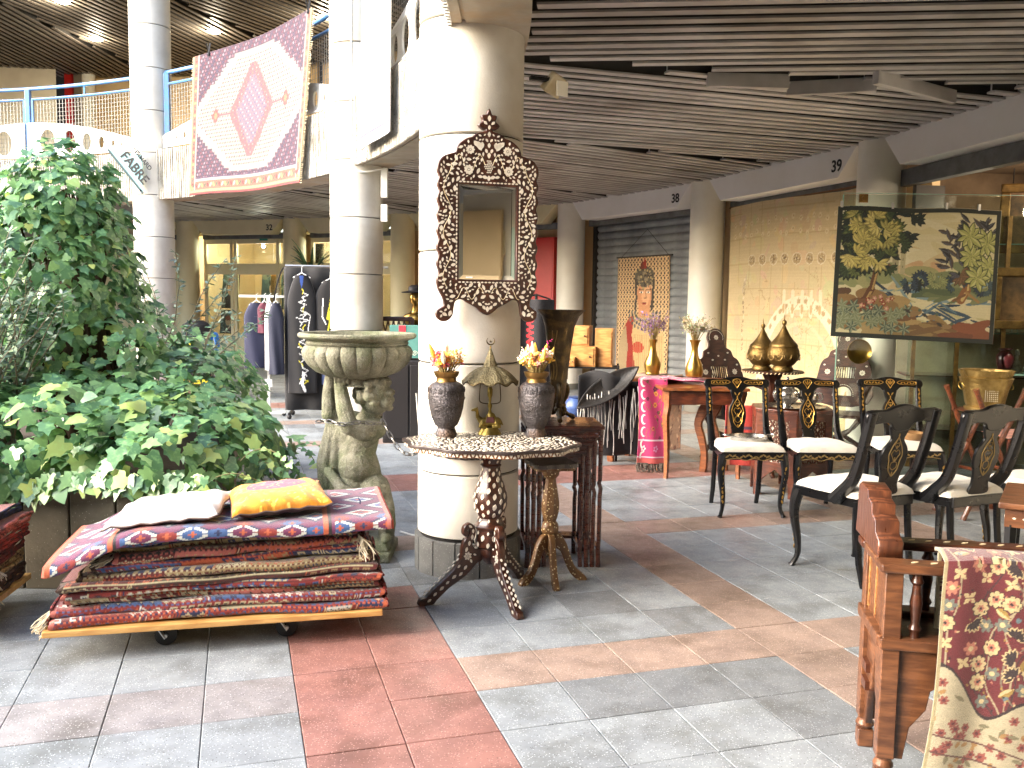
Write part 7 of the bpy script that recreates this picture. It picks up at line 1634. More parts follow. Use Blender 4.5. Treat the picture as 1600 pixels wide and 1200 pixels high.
# ================================================================ lit gallery shop at the back (bays 5 and 4)
def pt_lamp(parent, loc, e, c=(1, .85, .62), r=.04):
    l = bpy.data.lights.new('bulb', 'POINT'); l.energy = e; l.color = c; l.shadow_soft_size = r; o = bpy.data.objects.new('bulb', l); col.objects.link(o); o.parent = parent; o.location = loc; return o
m_bulb = M('lit_bulb', (1, .9, .7), .3, emit=((1, .84, .6), 30))
m_shopw = M('shop_warm_wall', S(214, 196, 160), .8, c2=S(196, 176, 138), scale=1.5)
def art_cv(seed):
    r = random.Random(seed); c = Cv(.6, .8, 60, 80, S(70, 96, 104))
    for k in range(40): c.ell(r.uniform(0, .6), r.uniform(0, .8), r.uniform(.03, .12), r.uniform(.02, .08), [S(60, 84, 92), S(96, 120, 120), S(50, 60, 66), S(120, 130, 116)][k % 4], r.uniform(0, 3))
    c.poly([(.12, 0), (.18, .24), (.42, .24), (.5, 0)], [S(150, 130, 110), S(60, 50, 56), S(190, 180, 160)][seed % 3]); c.ell(.3, .42, .11, .16, S(206, 170, 140)); c.ell(.3, .54, .13, .09, [S(90, 50, 40), S(150, 70, 50), S(50, 40, 36)][seed % 3])
    for sx in (-1, 1): c.ell(.3+sx*.045, .44, .018, .008, S(40, 30, 28))
    c.line([(.3, .43), (.31, .38)], .01, S(170, 120, 96)); c.ell(.3, .345, .03, .009, S(150, 70, 66)); return c.jit(.06)
def shop(i, label, lamps, door):
    a, b, d, n_, L_ = bay(i); t = T('gallery_shop', label, 'shop front', (a.x, a.y, 0), math.atan2(d.y, d.x), 'lit shop fronts'); sg = 1 if (Matrix.Rotation(-math.atan2(d.y, d.x), 2) @ n_).y > 0 else -1; y = sg*.30
    obj('back_wall', MB().box((L_/2, sg*2.6, 1.5), (L_+.6, .06, 3)), m_shopw, t)
    for x in (-.2, L_+.2): obj('side_wall', MB().box((x, sg*1.5, 1.5), (.06, 2.3, 3)), m_shopw, t)
    obj('shop_ceiling', MB().box((L_/2, sg*1.5, 2.86), (L_+.6, 2.4, .06)), m_cream, t); obj('shop_floor', MB().box((L_/2, sg*1.5, .01), (L_+.4, 2.4, .03)), m_intf, t)
    xs = [.24, .95, 1.05, L_-.62, L_-.24] if door else [.24, L_*.5, L_-.24]
    for x in xs: obj('mullion', MB().box((x, y, 1.36), (.075, .07, 2.72)), m_cream, t, bevel=.005)
    for z_, h_ in ((2.72, .14), (2.10, .24), (.62, .06)): obj('transom', MB().box((L_/2, y+sg*.002, z_), (L_-.4, .055, h_)), m_cream, t, bevel=.005)
    for x0, x1 in zip(xs[:-1], xs[1:]):
        if x1-x0 < .2: continue
        obj('kick_panel', MB().box(((x0+x1)/2, y, .31), (x1-x0-.07, .04, .58)), m_cream, t, bevel=.006); kp = obj('panel_moulding', MB().box(((x0+x1)/2, y-sg*.024, .32), (x1-x0-.22, .012, .42)), m_cream, t, bevel=.004)
        obj('window_pane', MB().box(((x0+x1)/2, y, 1.31), (x1-x0-.07, .008, 1.32)), m_glass, t); obj('window_pane', MB().box(((x0+x1)/2, y, 2.43), (x1-x0-.07, .008, .42)), m_glass, t)
    for k in range(lamps):
        x = .6+k*(L_-1.1)/max(1, lamps-1); bl_ = obj('spot_lamp', MB().ball((x, sg*.75, 2.62), .035), m_bulb, t); obj('lamp_stem', MB().tube([(x, sg*.75, 2.66), (x, sg*.75, 2.84)], .01, 6), m_zinc, bl_); pt_lamp(t, (x, sg*.75, 2.50), 6, (1, .9, .74))
    return t, sg, L_
t5, sg5, L5 = shop(5, 'cream framed gallery shop front with lit spots and paintings', 3, True)
t4, sg4, L4 = shop(4, 'cream framed shop front half hidden behind the basin column', 2, False)
def painting(label, bayi, x, y, z, w_, h_, seed, tilt=.12):
    a, b, d, n_, L_ = bay(bayi); an = math.atan2(d.y, d.x); p = Vector((a.x, a.y, 0))+Matrix.Rotation(an, 3, 'Z') @ Vector((x, y, z)); t = T('painting', label, 'painting', p, an, 'paintings in the gallery shop'); t.rotation_euler = (-tilt, 0, an)
    c = art_cv(seed); obj('canvas', c.sheet(lambda u, v: Vector((-w_/2+w_*u, -.016, h_*v))), M('painted_canvas', (1, 1, 1), .7, attr='col'), t); obj('stretcher', MB().box((0, 0, h_/2), (w_+.03, .025, h_+.03)), m_brownd, t)
painting('portrait painting in the narrow left pane of the gallery shop', 5, .62, sg5*.6, 1.25, .42, .85, 1); painting('large portrait painting with red hair in the gallery window', 5, 1.75, sg5*.65, 1.25, .62, .85, 2); painting('small pale portrait low in the gallery window', 5, 1.62, sg5*.55, .68, .42, .42, 3); painting('small drawing leaning low at the left of the gallery window', 5, .6, sg5*.55, .68, .4, .5, 4); painting('framed picture behind the basin column', 4, .9, sg4*.7, 1.3, .6, .8, 5)
a, b, d, n_, L_ = bay(5); an5 = math.atan2(d.y, d.x)
def B5(x, y, z): return Vector((a.x, a.y, 0))+Matrix.Rotation(an5, 3, 'Z') @ Vector((x, y, z))
scf = T('tan_scarf', 'long tan scarf hanging in the gallery window', 'scarf', B5(1.95, sg5*.42, 1.05), an5)
o = obj('cloth', MB().grid(lambda u, v: Vector((.16*(u-.5), .015*math.sin(16*u), 1.0*v)), 16, 10), M('tan_scarf_cloth', S(214, 178, 120), .9, c2=S(176, 136, 84), scale=20), scf); thick(o, .006); obj('hook', MB().tube([(0, 0, 1.0), (0, 0, 1.7)], .004, 5), m_zinc, scf)
eq = T('exit_plaque', 'small green sign above the gallery shop door', 'sign', B5(L_-.95, sg5*.25-.09*0, 2.75), an5); obj('plate', MB().box((0, -sg5*.0-.02, 0), (.2, .02, .08)), M('green_plate', S(60, 140, 120), .5), eq)
# ================================================================ clothes rack with black garments
rp0 = gp(447, 655); rp1 = gp(520, 648); rk_ = T('clothes_rack', 'rolling clothes rack draped in black cloth', 'clothes rack', (-2.45, 11.1, 0), math.radians(8))
ob_ = obj('black_drape', MB().grid(lambda u, v: Vector((-.36+.72*u, -.02*math.sin(14*u)-.01, .10+1.76*v)), 30, 12), M('black_drape_cloth', S(18, 18, 21), .9, c2=S(27, 27, 30), scale=4, sheen=.2), rk_); thick(ob_, .01)
obj('rail', MB().tube([(-.36, .1, 1.88), (.9, .1, 1.88)], .015, 8), m_zinc, rk_)
ob_ = obj('drape_shoulder', MB().grid(lambda u, v: Vector((-.36-.18*v, .0+.10*u, 1.86-.62*v*v-.1*v)), 6, 8), MATS['black_drape_cloth'], rk_); thick(ob_, .008)
for x in (-.3, .3): obj('foot_bar', MB().bar((x, -.15, .06), (x, .3, .06), .03, .03), m_iron, rk_); obj('caster', MB().ball((x, -.14, .03), .03), m_rub, rk_); obj('caster', MB().ball((x, .28, .03), .03), m_rub, rk_)
RR_ = Matrix.Rotation(math.radians(8), 3, 'Z')
def garment(label, x, y, z0, z1, w_, colr, marks=None, rz=8, name='garment'):
    p = Vector((-2.45, 11.1, 0))+RR_ @ Vector((x, y, 0)); t = T(name, label, 'garment', (p.x, p.y, 0), math.radians(rz), 'garments on the rack'); H_ = z1-z0
    c = Cv(w_, H_, 60, 130, colr)
    if marks: marks(c, w_, H_)
    c.jit(.06)
    def f(u, v):
        X = u*2-1; sh = 1 if v < .78 else 1-.55*((v-.78)/.22)**1.5; return Vector((X*w_/2*sh, -.045*math.sqrt(max(0, 1-X*X))+.012*math.sin(9*u+4*v)*(1-v), z0+H_*v))
    o = obj('cloth', c.sheet(f), M('garment_cloth', (1, 1, 1), .85, attr='col', sheen=.15), t); thick(o, .008); o = obj('back_cloth', MB().grid(lambda u, v: f(u, v)+Vector((0, .05+.03*math.sin(PI*u), 0)), 20, 20, [colr]*441), MATS['garment_cloth'], t)
    obj('hanger', MB().tube([(-w_*.3, -.01, z1-.03), (0, -.01, z1+.03), (w_*.3, -.01, z1-.03)], .008, 6).tube([(0, -.01, z1+.03), (.0, 0, z1+.10), (.02, 0, z1+.12)], .004, 5), M('white_hanger', S(226, 226, 224), .4), t); return t
wh, ye = S(226, 226, 224), S(220, 210, 60)
def mk1(c, w_, H_):
    r = random.Random(3)
    for k in range(26): y = .12+(H_-.3)*k/26; c.line([(w_*.55+r.gauss(0, .02), y), (w_*.6+r.gauss(0, .03), y+.03), (w_*.52+r.gauss(0, .03), y+.06)], .010, wh if k % 5 else ye)
    c.line([(w_*.75, .55), (w_*.72, .8), (w_*.8, .95), (w_*.7, .98)], .008, wh)
    c.ell(w_*.55, .24, .02, .026, wh); c.line([(w_*.55, .22), (w_*.5, .12), (w_*.6, .03)], .03, wh); c.line([(w_*.52, .20), (w_*.42, .12)], .014, wh); c.poly([(w_*.35, H_), (w_*.5, H_-.16), (w_*.65, H_)], S(40, 70, 140))
def mk2(c, w_, H_):
    c.poly([(w_*.75, H_*.92), (w_*.55, H_*.62), (w_*.66, H_*.60), (w_*.30, H_*.12), (w_*.46, H_*.45), (w_*.36, H_*.47), (w_*.55, H_*.86)], ye); c.line([(w_*.25, H_*.75), (w_*.22, H_*.5), (w_*.35, H_*.4)], .012, wh); c.line([(w_*.4, H_*.2), (w_*.55, H_*.03), (w_*.62, H_*.05)], .014, wh)
    r = random.Random(6)
    for k in range(14): c.ell(w_*r.uniform(.45, .6), H_*r.uniform(.35, .8), .007, .012, S(60, 60, 40))
garment('long black garment with white painted figures on the rack', -.14, -.10, .32, 1.76, .34, S(19, 19, 23), mk1); garment('black jacket with yellow lightning bolt on the rack', .20, -.10, .82, 1.70, .34, S(15, 15, 18), mk2)
garment('blue striped sleeve garment low on the rack beside the basin', .17, -.05, .42, .82, .16, S(66, 76, 110))
for k, (x, w_, z0, c, lab) in enumerate(((-.72, .30, .62, S(24, 28, 56), 'navy skirt at the left end of the rack'), (-.62, .16, 1.05, S(78, 22, 42), 'burgundy top at the left of the rack'), (-.55, .12, .60, S(206, 204, 200), 'white shirt seen edge-on at the left of the rack'), (-.47, .18, .55, S(28, 32, 52), 'dark blue garment beside the white shirt'))):
    garment(lab, x+.02, .05-.05*k, z0, 1.42, w_, c, None, 8)
gr = T('garment_rail', 'small white garment rail on castors left of the black drape', 'clothes rack', (-3.05, 11.2, 0), math.radians(8))
obj('post', MB().bar((0, 0, .06), (0, 0, 1.5), .05, .03), M('white_metal', S(220, 220, 216), .4), gr); obj('foot', MB().bar((-.2, 0, .05), (.2, 0, .05), .04, .03), MATS['white_metal'], gr); obj('top_bar', MB().bar((-.35, 0, 1.5), (.35, 0, 1.5), .03, .03), MATS['white_metal'], gr); obj('caster', MB().ball((-.18, 0, .025), .025), m_rub, gr); obj('caster', MB().ball((.18, 0, .025), .025), m_rub, gr); obj('tag_plate', MB().box((0, -.03, .42), (.09, .01, .1)), MATS['white_metal'], gr)
# ================================================================ tall plant, black machine with blue hose
pp_ = yp(485, 400, 14.2); pt_ = T('dracaena_plant', 'tall dark green plant with strap leaves behind the black rack', 'plant', (pp_.x, pp_.y, 0)); r = random.Random(6)
obj('pot', MB().lathe([(.14, 0), (.18, .3), (.2, .36), (.18, .36), (.15, .1)], 28, caps=False), M('terracotta', S(150, 84, 56), .8), pt_); obj('stem', MB().tube([(0, 0, .2), (.03, 0, .9), (0, 0, 1.75)], [.04, .035, .03], 8), MATS['ivy_bark'], pt_)
m_drac = M('dracaena_leaf', (.03, .07, .025), .4, c2=(.07, .12, .04), scale=4)
for k in range(64):
    a = r.uniform(0, 6.28); z0 = 1.62+.22*r.random(); l = r.uniform(.5, .78); el = r.uniform(.25, 1.3); p = Vector((0, 0, z0)); d = Vector((math.cos(a)*math.cos(el), math.sin(a)*math.cos(el), math.sin(el))); pts = []
    for i in range(8): pts.append(p.copy()); p = p+d*l/7; d = (d+Vector((0, 0, -.17))).normalized()
    V = []; 
    for i, q in enumerate(pts): w_ = .022*math.sin(PI*(.12+.88*(1-i/7))); s = Vector((-math.sin(a), math.cos(a), 0))*w_; V += [q-s, q+s]
    obj('strap_leaf', MB().add(V, [(2*i, 2*i+1, 2*i+3, 2*i+2) for i in range(7)], smooth=True), m_drac, pt_)
mc = yp(308, 530, 13.0); mt_ = T('black_machine', 'black wheeled machine with coiled blue hose behind the ivy', 'machine', (mc.x, mc.y, 0), .2); m_bp = M('black_plastic', S(26, 27, 30), .35, c2=S(40, 41, 44), scale=8)
obj('body', MB().box((0, 0, .55), (.42, .4, .5), taper=.85), m_bp, mt_, bevel=.04); obj('tank', MB().lathe([(.2, .9), (.22, .96), (.2, 1.08), (.1, 1.14)], 28, sy=.8), m_bp, mt_); obj('hood', MB().box((-.05, -.05, .92), (.34, .32, .2), taper=.75), m_bp, mt_, bevel=.04)
for sx in (-1, 1): obj('wheel', MB().tube([(sx*.2-.02, .1, .16), (sx*.2+.02, .1, .16)], .16, 24), m_rub, mt_)
obj('yellow_label', MB().box((-.08, -.222, .8), (.04, .01, .09)), M('yellow_plastic', S(214, 200, 50), .5), mt_); obj('base_tray', MB().box((.05, 0, .27), (.5, .4, .06)), MATS['yellow_plastic'], mt_)
for k in range(5): obj('hose_loop', MB().tube([(.22+.012*k+.05*math.sin(u), -.16+.012*k+.06*math.cos(u)*.4, .80+.17*math.cos(u)) for u in [2*PI*i/20 for i in range(21)]], .011, 6), M('blue_hose', S(50, 120, 190), .4), mt_)
# ================================================================ bits behind the big column: painted panel, cabinet, bench, bust, red cabinet
pnl = yp(634, 508, 9.3); pn = T('painted_box', 'teal painted box with a red stripe beside the column', 'box', (pnl.x, 9.3, pnl.z-.34)); obj('face', MB().box((0, 0, .17), (.32, .10, .34)), M('teal_paint', S(88, 142, 132), .6, c2=S(70, 120, 112), scale=6), pn, bevel=.004); obj('red_stripe', MB().box((-.03, -.052, .17), (.07, .006, .335)), M('red_paint', S(196, 48, 62), .55), pn)
obj('scroll_mark', MB().tube([(.10+.03*(1-i/20)*math.cos(i*.6), -.052, .05+.03*(1-i/20)*math.sin(i*.6)) for i in range(18)], .004, 5), M('pale_line', S(206, 214, 196), .6), pn)
cbn = T('dark_cabinet', 'low dark cabinet under the teal painted box', 'cabinet', (pnl.x+.05, 9.4, 0)); obj('carcass', MB().box((0, 0, pnl.z/2-.18), (.55, .4, pnl.z-.36)), M('ebony', S(30, 26, 26), .45), cbn, bevel=.008); 
for sx in (-1, 1): obj('door', MB().box((sx*.13, -.205, pnl.z/2-.18), (.24, .012, pnl.z-.46)), MATS['ebony'], cbn, bevel=.004)
gb_ = gp(622, 655); eb = T('grey_board', 'grey board on thin legs with castors behind the statue', 'board', (gb_.x-.08, gb_.y-.9, 0)); obj('board', MB().box((0, 0, .62), (.34, .02, .36)), M('slate_board', S(96, 94, 102), .6), eb, bevel=.004)
for sx in (-1, 1): obj('leg', MB().tube([(sx*.12, 0, .03), (sx*.12, 0, .46)], .012, 8), m_iron, eb); obj('caster', MB().ball((sx*.12, 0, .025), .024), m_rub, eb)
lg0 = gp(640, 652); tag(obj('log', MB().tube([(lg0.x-.45, lg0.y+.3, .11), (lg0.x-.1, lg0.y+.3, .12), (lg0.x+.3, lg0.y+.25, .11)], [.10, .12, .11], 14), M('log_bark', S(96, 66, 46), .9, c2=S(62, 42, 30), scale=6, bump=.8, bscale=14)), 'thick brown log lying on the floor behind the statue', 'log')
lcp = yp(612, 500, 9.9); lc = T('lattice_chair', 'dark lattice-backed chair behind the stone basin', 'chair', (lcp.x, 9.9, 0)); 
for i in range(6): obj('back_slat', MB().bar((-.16+.06*i, 0, 1.0), (-.10+.06*i, 0, 1.25), .014, .014), m_choc, lc); obj('back_slat', MB().bar((-.10+.06*i, .004, 1.0), (-.16+.06*i, .004, 1.25), .014, .014), m_choc, lc)
obj('seat', MB().box((.02, -.2, .5), (.44, .44, .04)), m_choc, lc); obj('top_rail', MB().box((.02, 0, 1.27), (.42, .03, .05)), m_choc, lc, bevel=.01); obj('lower_rail', MB().box((.02, 0, .99), (.42, .03, .04)), m_choc, lc)
for x in (-.19, .23):
    obj('back_post', MB().box((x, 0, .64), (.035, .035, 1.28)), m_choc, lc); obj('front_leg', MB().box((x, -.4, .25), (.035, .035, .5)), m_choc, lc)
bu = yp(650, 505, 10.2); bst = T('gilded_bust', 'gilded bust with dark hat on a pedestal by the column', 'bust', (bu.x, 10.2, bu.z-.02)); bm = MB(); bm.ball((0, 0, .30), (.075, .08, .10), 18, 12); bm.ball((0, -.075, .29), (.014, .02, .02)); chain_caps(bm, [(0, 0, .12), (0, 0, .22)], [.05, .045]); bm.ball((0, 0, .06), (.16, .09, .09)); bo2 = obj('head_and_shoulders', bm, m_brb, bst)
q = bo2.modifiers.new('remesh', 'REMESH'); q.mode = 'VOXEL'; q.voxel_size = .01; q.use_smooth_shade = True
obj('hat', MB().lathe([(.16, .36), (.17, .37), (.09, .385), (.085, .43), (.05, .45)], 28), M('dark_hat', S(40, 34, 30), .6), bst); obj('bust_pedestal', MB().box((0, 0, -bu.z/2+.01), (.26, .24, bu.z-.02)), M('ebony', S(30, 26, 26), .45), bst)
a, b, d, n_, L_ = bay(3); rcb = pp(857, 372, Vector((a.x+n_.x*.28, a.y+n_.y*.28, 0)), Vector((n_.x, n_.y, 0))); rcbb = pp(857, 475, Vector((a.x+n_.x*.28, a.y+n_.y*.28, 0)), Vector((n_.x, n_.y, 0)))
rb_ = T('red_cabinet', 'tall bright red wall cabinet left of the facade column', 'cabinet', (rcb.x-.1, rcb.y-.05, rcbb.z-.3), math.atan2(d.y, d.x)); hh = rcb.z-rcbb.z+.3
obj('carcass', MB().box((0, 0, hh/2), (.62, .22, hh)), M('fire_red', S(196, 34, 32), .4, c2=S(180, 28, 28), scale=3), rb_, bevel=.008); sgn3 = -1 if (Matrix.Rotation(-math.atan2(d.y, d.x), 2) @ n_).y > 0 else 1; obj('door', MB().box((0, sgn3*.112, hh/2), (.56, .012, hh-.06)), MATS['fire_red'], rb_, bevel=.004)
bdp = yp(833, 540, 7.4); gdr = T('black_robe', 'black robe with red lettering hanging right of the big column', 'garment', (bdp.x+.02, bdp.y, 0)); c = Cv(.3, .9, 40, 90, S(28, 26, 30)); 
for k in range(6): c.line([(.08, .42+.06*k), (.13, .45+.06*k), (.09, .47+.06*k)], .016, S(196, 40, 48))
o = obj('cloth', c.jit(.05).sheet(lambda u, v: Vector((-.15+.3*u, .03*math.sin(8*u), .75+.75*v))), m_rug, gdr); thick(o, .01); obj('hanger', MB().tube([(-.12, 0, 1.5), (0, 0, 1.54), (.12, 0, 1.5)], .008, 6), m_iron, gdr); obj('stand_pole', MB().tube([(0, .03, 0), (0, .03, 1.54)], .012, 8), m_iron, gdr); obj('stand_foot', MB().lathe([(.14, 0), (.14, .015), (.02, .03)], 24, (0, .03, 0)), m_iron, gdr)
wc_ = MB().tube(smooth_poly([(-.60, 5.6, .9), (-.56, 5.55, .6), (-.46, 5.5, .35), (-.44, 5.5, .15), (-.52, 5.5, .012), (-.7, 5.6, .012)], 6, False), .006, 6); tag(obj('white_cable', wc_, M('white_plastic', S(228, 228, 224), .4)), 'thin white cable hanging between basin and column', 'cable')
# ================================================================ carpets hung from the gallery rail
def hung_carpet(label, px4, R_, cvs, name='hanging_carpet', waves=.02):
    (tlx, tly), (trx, try_), (blx, bly), (brx, bry) = px4
    q = [min(raycyl(x, y, R_), key=lambda s: abs(s[0]-math.radians(60))) for x, y in px4]; return q
def far(x, y, R_): return raycyl(x, y, R_)[-1]
RH = RI-.055
q = [far(*p, RH) for p in ((303, 113), (489, 52), (298, 306), (472, 286))]
W_c, H_c = RH*abs(q[0][0]-q[1][0]), 4.70-(q[2][1]+q[3][1])/2
cv = Cv(2.0, 1.7, 330, 280, S(84, 30, 70)); r = random.Random(8)
for i in range(46):
    for j in range(40):
        x, y = .03+i*.043+(j % 2)*.02, .03+j*.043; cv.ell(x, y, .012, .015, [S(150, 44, 84), S(60, 44, 110), S(176, 110, 136), S(196, 180, 196)][(i*3+j*5) % 4], .6*(-1)**i); cv.ell(x+.018, y+.02, .006, .008, S(60, 36, 90))
def hexstep(rx, ry, c, st, cut): 
    U = np.floor(np.abs(cv.X-1.0)/st)*st; V = np.floor(np.abs(cv.Y-.92)/st)*st; cv.put((U/rx+V/ry < 1) & (V < ry*cut), c)
hexstep(1.06, .92, S(196, 190, 186), .042, .72)
for i in range(44):
    for j in range(30):
        x, y = .1+i*.042+(j % 2)*.02, .28+j*.044
        if abs(x-1)/1.0+abs(y-.92)/.86 < .97 and abs(y-.92) < .6: cv.ell(x, y, .015, .009, [S(60, 36, 70), S(170, 130, 110), S(150, 70, 80), S(110, 110, 96)][(i+j*3) % 4], .5)
hexstep(.36, .56, S(170, 104, 112), .02, .9); hexstep(.25, .42, S(150, 128, 150), .02, .9)
for i in range(24):
    for j in range(26):
        x, y = .62+i*.033, .40+j*.042; t_ = abs(x-1)/.34+abs(y-.92)/.54
        if t_ < .98: cv.ell(x, y, .010, .008, [S(232, 150, 110), S(226, 190, 190), S(80, 70, 140), S(214, 90, 90)][(i*2+j) % 4] if t_ > .72 else [S(90, 90, 160), S(226, 216, 220), S(190, 120, 140)][(i+j) % 3])
for sx in (-1, 1): cv.rect(1+sx*.50-.14, .91, 1+sx*.50+.14, .93, S(206, 90, 110)); cv.step(1+sx*.60, .92, .07, .10, S(196, 70, 80), .014); cv.step(1+sx*.60, .92, .035, .05, S(232, 150, 100), .014)
for (a0, a1, c) in ((0, .03, S(206, 60, 60)), (.03, .06, S(232, 206, 150)), (.06, .16, S(216, 120, 96)), (.16, .19, S(232, 222, 216)), (.19, .205, S(80, 50, 110))): cv.put((cv.Y >= a0) & (cv.Y < a1), c); 
for e in (0, 1):
    for (a0, a1, c) in ((0, .03, S(228, 206, 160)), (.03, .085, S(214, 120, 96)), (.085, .10, S(232, 222, 216))): cv.put((np.abs(cv.X-e*2.0) >= a0) & (np.abs(cv.X-e*2.0) < a1) & (cv.Y > .06), c)
for i in range(40): cv.ell(.05*i+.02, .11, .016, .03, [S(232, 206, 120), S(90, 120, 90), S(150, 40, 60), S(240, 226, 200)][i % 4], .5*(-1)**i)
for j in range(34):
    for e in (.055, 1.945): cv.ell(e, .08+.05*j, .018, .014, [S(232, 206, 120), S(150, 40, 60), S(90, 110, 100)][j % 3])
cv.jit(.09); cv.a *= np.array([.26, .26, .265])
hc = T('hanging_carpet', 'purple carpet with white stepped medallion hung from the gallery rail', 'carpet', (0, 0, 0))
def hcf(u, v):
    az = (q[2][0]*(1-u)+q[3][0]*u)*(1-v)+(q[0][0]*(1-u)+q[1][0]*u)*v; zb = q[2][1]*(1-u)+q[3][1]*u; return pol(RH-.012*math.sin(7*u)*(1-v)-.02*(1-v), az, zb*(1-v)+4.70*v+.008*math.sin(9*u))
o = obj('pile', cv.sheet(hcf), m_rug, hc); thick(o, .012); org_ = hcf(.5, 0); hc.location = org_; o.location = -org_
cw2 = [pol(RH+.2, q[0][0]*(1-u)+q[1][0]*u, 4.70) for u in (0, .5, 1)]
fb = MB(); rr_ = random.Random(2)
for e in (0, 1):
    for k in range(90): p = hcf(e, k/90); dz = .035*rr_.uniform(.6, 1.3); t_ = (hcf(.02, .5)-hcf(0, .5)).normalized()*(-1 if e == 0 else 1); fb.tube([p-org_, p-org_+t_*dz+Vector((0, 0, rr_.gauss(0, .008)))], .004, 4)
o = obj('fringe', fb, m_fringe, hc); o['kind'] = 'stuff'
for e in (.12, .96):
    p = hcf(e, 1)-org_; obj('clamp', MB().bar(p+Vector((0, -.03, -.05)), p+Vector((.02, 0, .12)), .02, .02).bar(p+Vector((0, .05, -.05)), p+Vector((-.03, 0, .12)), .02, .02), m_iron, hc)
# white and blue carpet right of the middle column
q2 = [far(*p, RH) for p in ((630, -90), (700, -90), (567, 236), (612, 206))]
w2 = Cv(1.0, 2.2, 130, 240, S(226, 225, 224)); r = random.Random(5)
for k in range(620): w2.ell(r.uniform(.06, .94), r.uniform(.1, 2.1), r.uniform(.008, .02), .006, [S(196, 192, 200), S(206, 200, 190), S(150, 150, 176), S(214, 200, 196)][k % 4], r.uniform(0, 3))
w2.rect(0, 0, 1, .12, S(222, 220, 220)); w2.rect(0, .12, 1, .15, S(70, 66, 150)); w2.rect(.955, 0, 1, 2.2, S(60, 56, 140)); w2.jit(.05); w2.a *= .62
h2 = T('hanging_carpet', 'white carpet with blue edge hung beside the big column', 'carpet', (0, 0, 0)); az_l, az_r = q2[2][0], q2[3][0]; zb_l, zb_r = q2[2][1], q2[3][1]
def h2f(u, v): az = az_l*(1-u)+az_r*u-.004*v; return pol(RH-.015*math.sin(5*u+3*v)*(1-v)-.03*(1-v), az, (zb_l*(1-u)+zb_r*u)*(1-v)+4.72*v)
o = obj('pile', w2.sheet(h2f), m_rug, h2); thick(o, .012); og = h2f(.5, 0); h2.location = og; o.location = -og
# ================================================================ glass triangle sign on the left column
sx_, sy_ = [], []
cS = pol(R1, PAZ[4]); Ys = cS.y-.36
P_ = [yp(168, 233, Ys), yp(222, 242, Ys), yp(223, 302, Ys)]
sg_t = T('glass_sign', 'pale glass triangle sign reading FABRE on the left column', 'sign', P_[1]); tri = MB()
V = [p-P_[1] for p in P_]; tri.add(V+[v+Vector((0, .012, 0)) for v in V], [(0, 1, 2), (5, 4, 3), (0, 3, 4, 1), (1, 4, 5, 2), (2, 5, 3, 0)]); obj('plate', tri, M('frosted_glass', S(150, 190, 190), .3, c2=S(136, 178, 180), scale=2), sg_t)
ed_ = MB().bar(V[0]+Vector((0, .006, 0)), V[2]+Vector((0, .006, 0)), .02, .03); obj('edge', ed_, M('dark_glass_edge', S(50, 70, 72), .3), sg_t)
dgd = (P_[2]-P_[0]).normalized(); an_ = math.atan2(dgd.z, dgd.x); nup = Vector((-dgd.z, 0, dgd.x)) if -dgd.z > 0 else Vector((dgd.z, 0, -dgd.x))
for txt, size, f, off in (('FABRE', .185, .56, .135), ('BERNARD', .085, .52, .30)):
    p = P_[0].lerp(P_[2], f)-P_[1]+nup*off+Vector((0, -.004, 0)); o = obj('lettering', text_mesh(txt, size), m_ink, sg_t); o.matrix_local = Matrix.Translation(p) @ (Matrix.Rotation(-an_, 4, 'Y') @ Matrix.Rotation(PI/2, 4, 'X'))
for k in (.08, .92): p = (P_[1].lerp(P_[2], k)-P_[1])+Vector((-.03, -.004, -.0)); obj('screw', MB().ball(p, .014), m_iron, sg_t)
# ================================================================ upper gallery bits
a, b, d, n_, L_ = bay(6); an6 = math.atan2(d.y, d.x)
def far_pt(x, y, off=.85): P0 = Vector((a.x+n_.x*off, a.y+n_.y*off, 0)); return pp(x, y, P0, Vector((n_.x, n_.y, 0)))
p0, p1 = far_pt(107, 86, .5), far_pt(107, 160, .5); rp = T('red_post', 'red painted post on the upper gallery', 'post', (p0.x, p0.y, ZT-.05), an6); obj('shaft', MB().box((0, 0, 1.5), (.17, .12, 3.0)), M('fire_red', S(196, 34, 32), .4), rp)
for k, (x, lab) in enumerate(((123, 'dark grey post right of the red post on the upper gallery'), (138, 'pale grey round column right of the red post upstairs'))):
    p = far_pt(x, 120, .55); u = T('gallery_post', lab, 'column', (p.x, p.y, ZT-.05)); obj('shaft', MB().box((0, 0, 1.5), (.18, .12, 3.0)) if k == 0 else MB().lathe([(.14, 0), (.14, 3.0)], 24), M('post_grey', S(128, 116, 98), .6) if k == 0 else m_kcol, u)
p = far_pt(328, 105, .3); u = T('gallery_post', 'round grey column behind the purple carpet upstairs', 'column', (p.x, p.y, ZT-.05)); obj('shaft', MB().lathe([(.14, 0), (.14, 3.0)], 24), m_kcol, u)
fa, fb_ = far_pt(-20, 88, .2), far_pt(84, 88, .2); uf = T('upper_fascia', 'cream sloped fascia over the upper shop at far left', 'beam', (0, 0, 0)); V = [far_pt(-40, 68, .2), far_pt(76, 80, .2), far_pt(86, 101, .2), far_pt(-40, 100, .2)]; mm_ = MB(); nn3 = Vector((n_.x, n_.y, 0))*.4; mm_.add(V+[v+nn3 for v in V], [(3, 2, 1, 0), (4, 5, 6, 7), (0, 1, 5, 4), (1, 2, 6, 5), (2, 3, 7, 6), (3, 0, 4, 7)]); obj('beam', mm_, m_cream, uf)
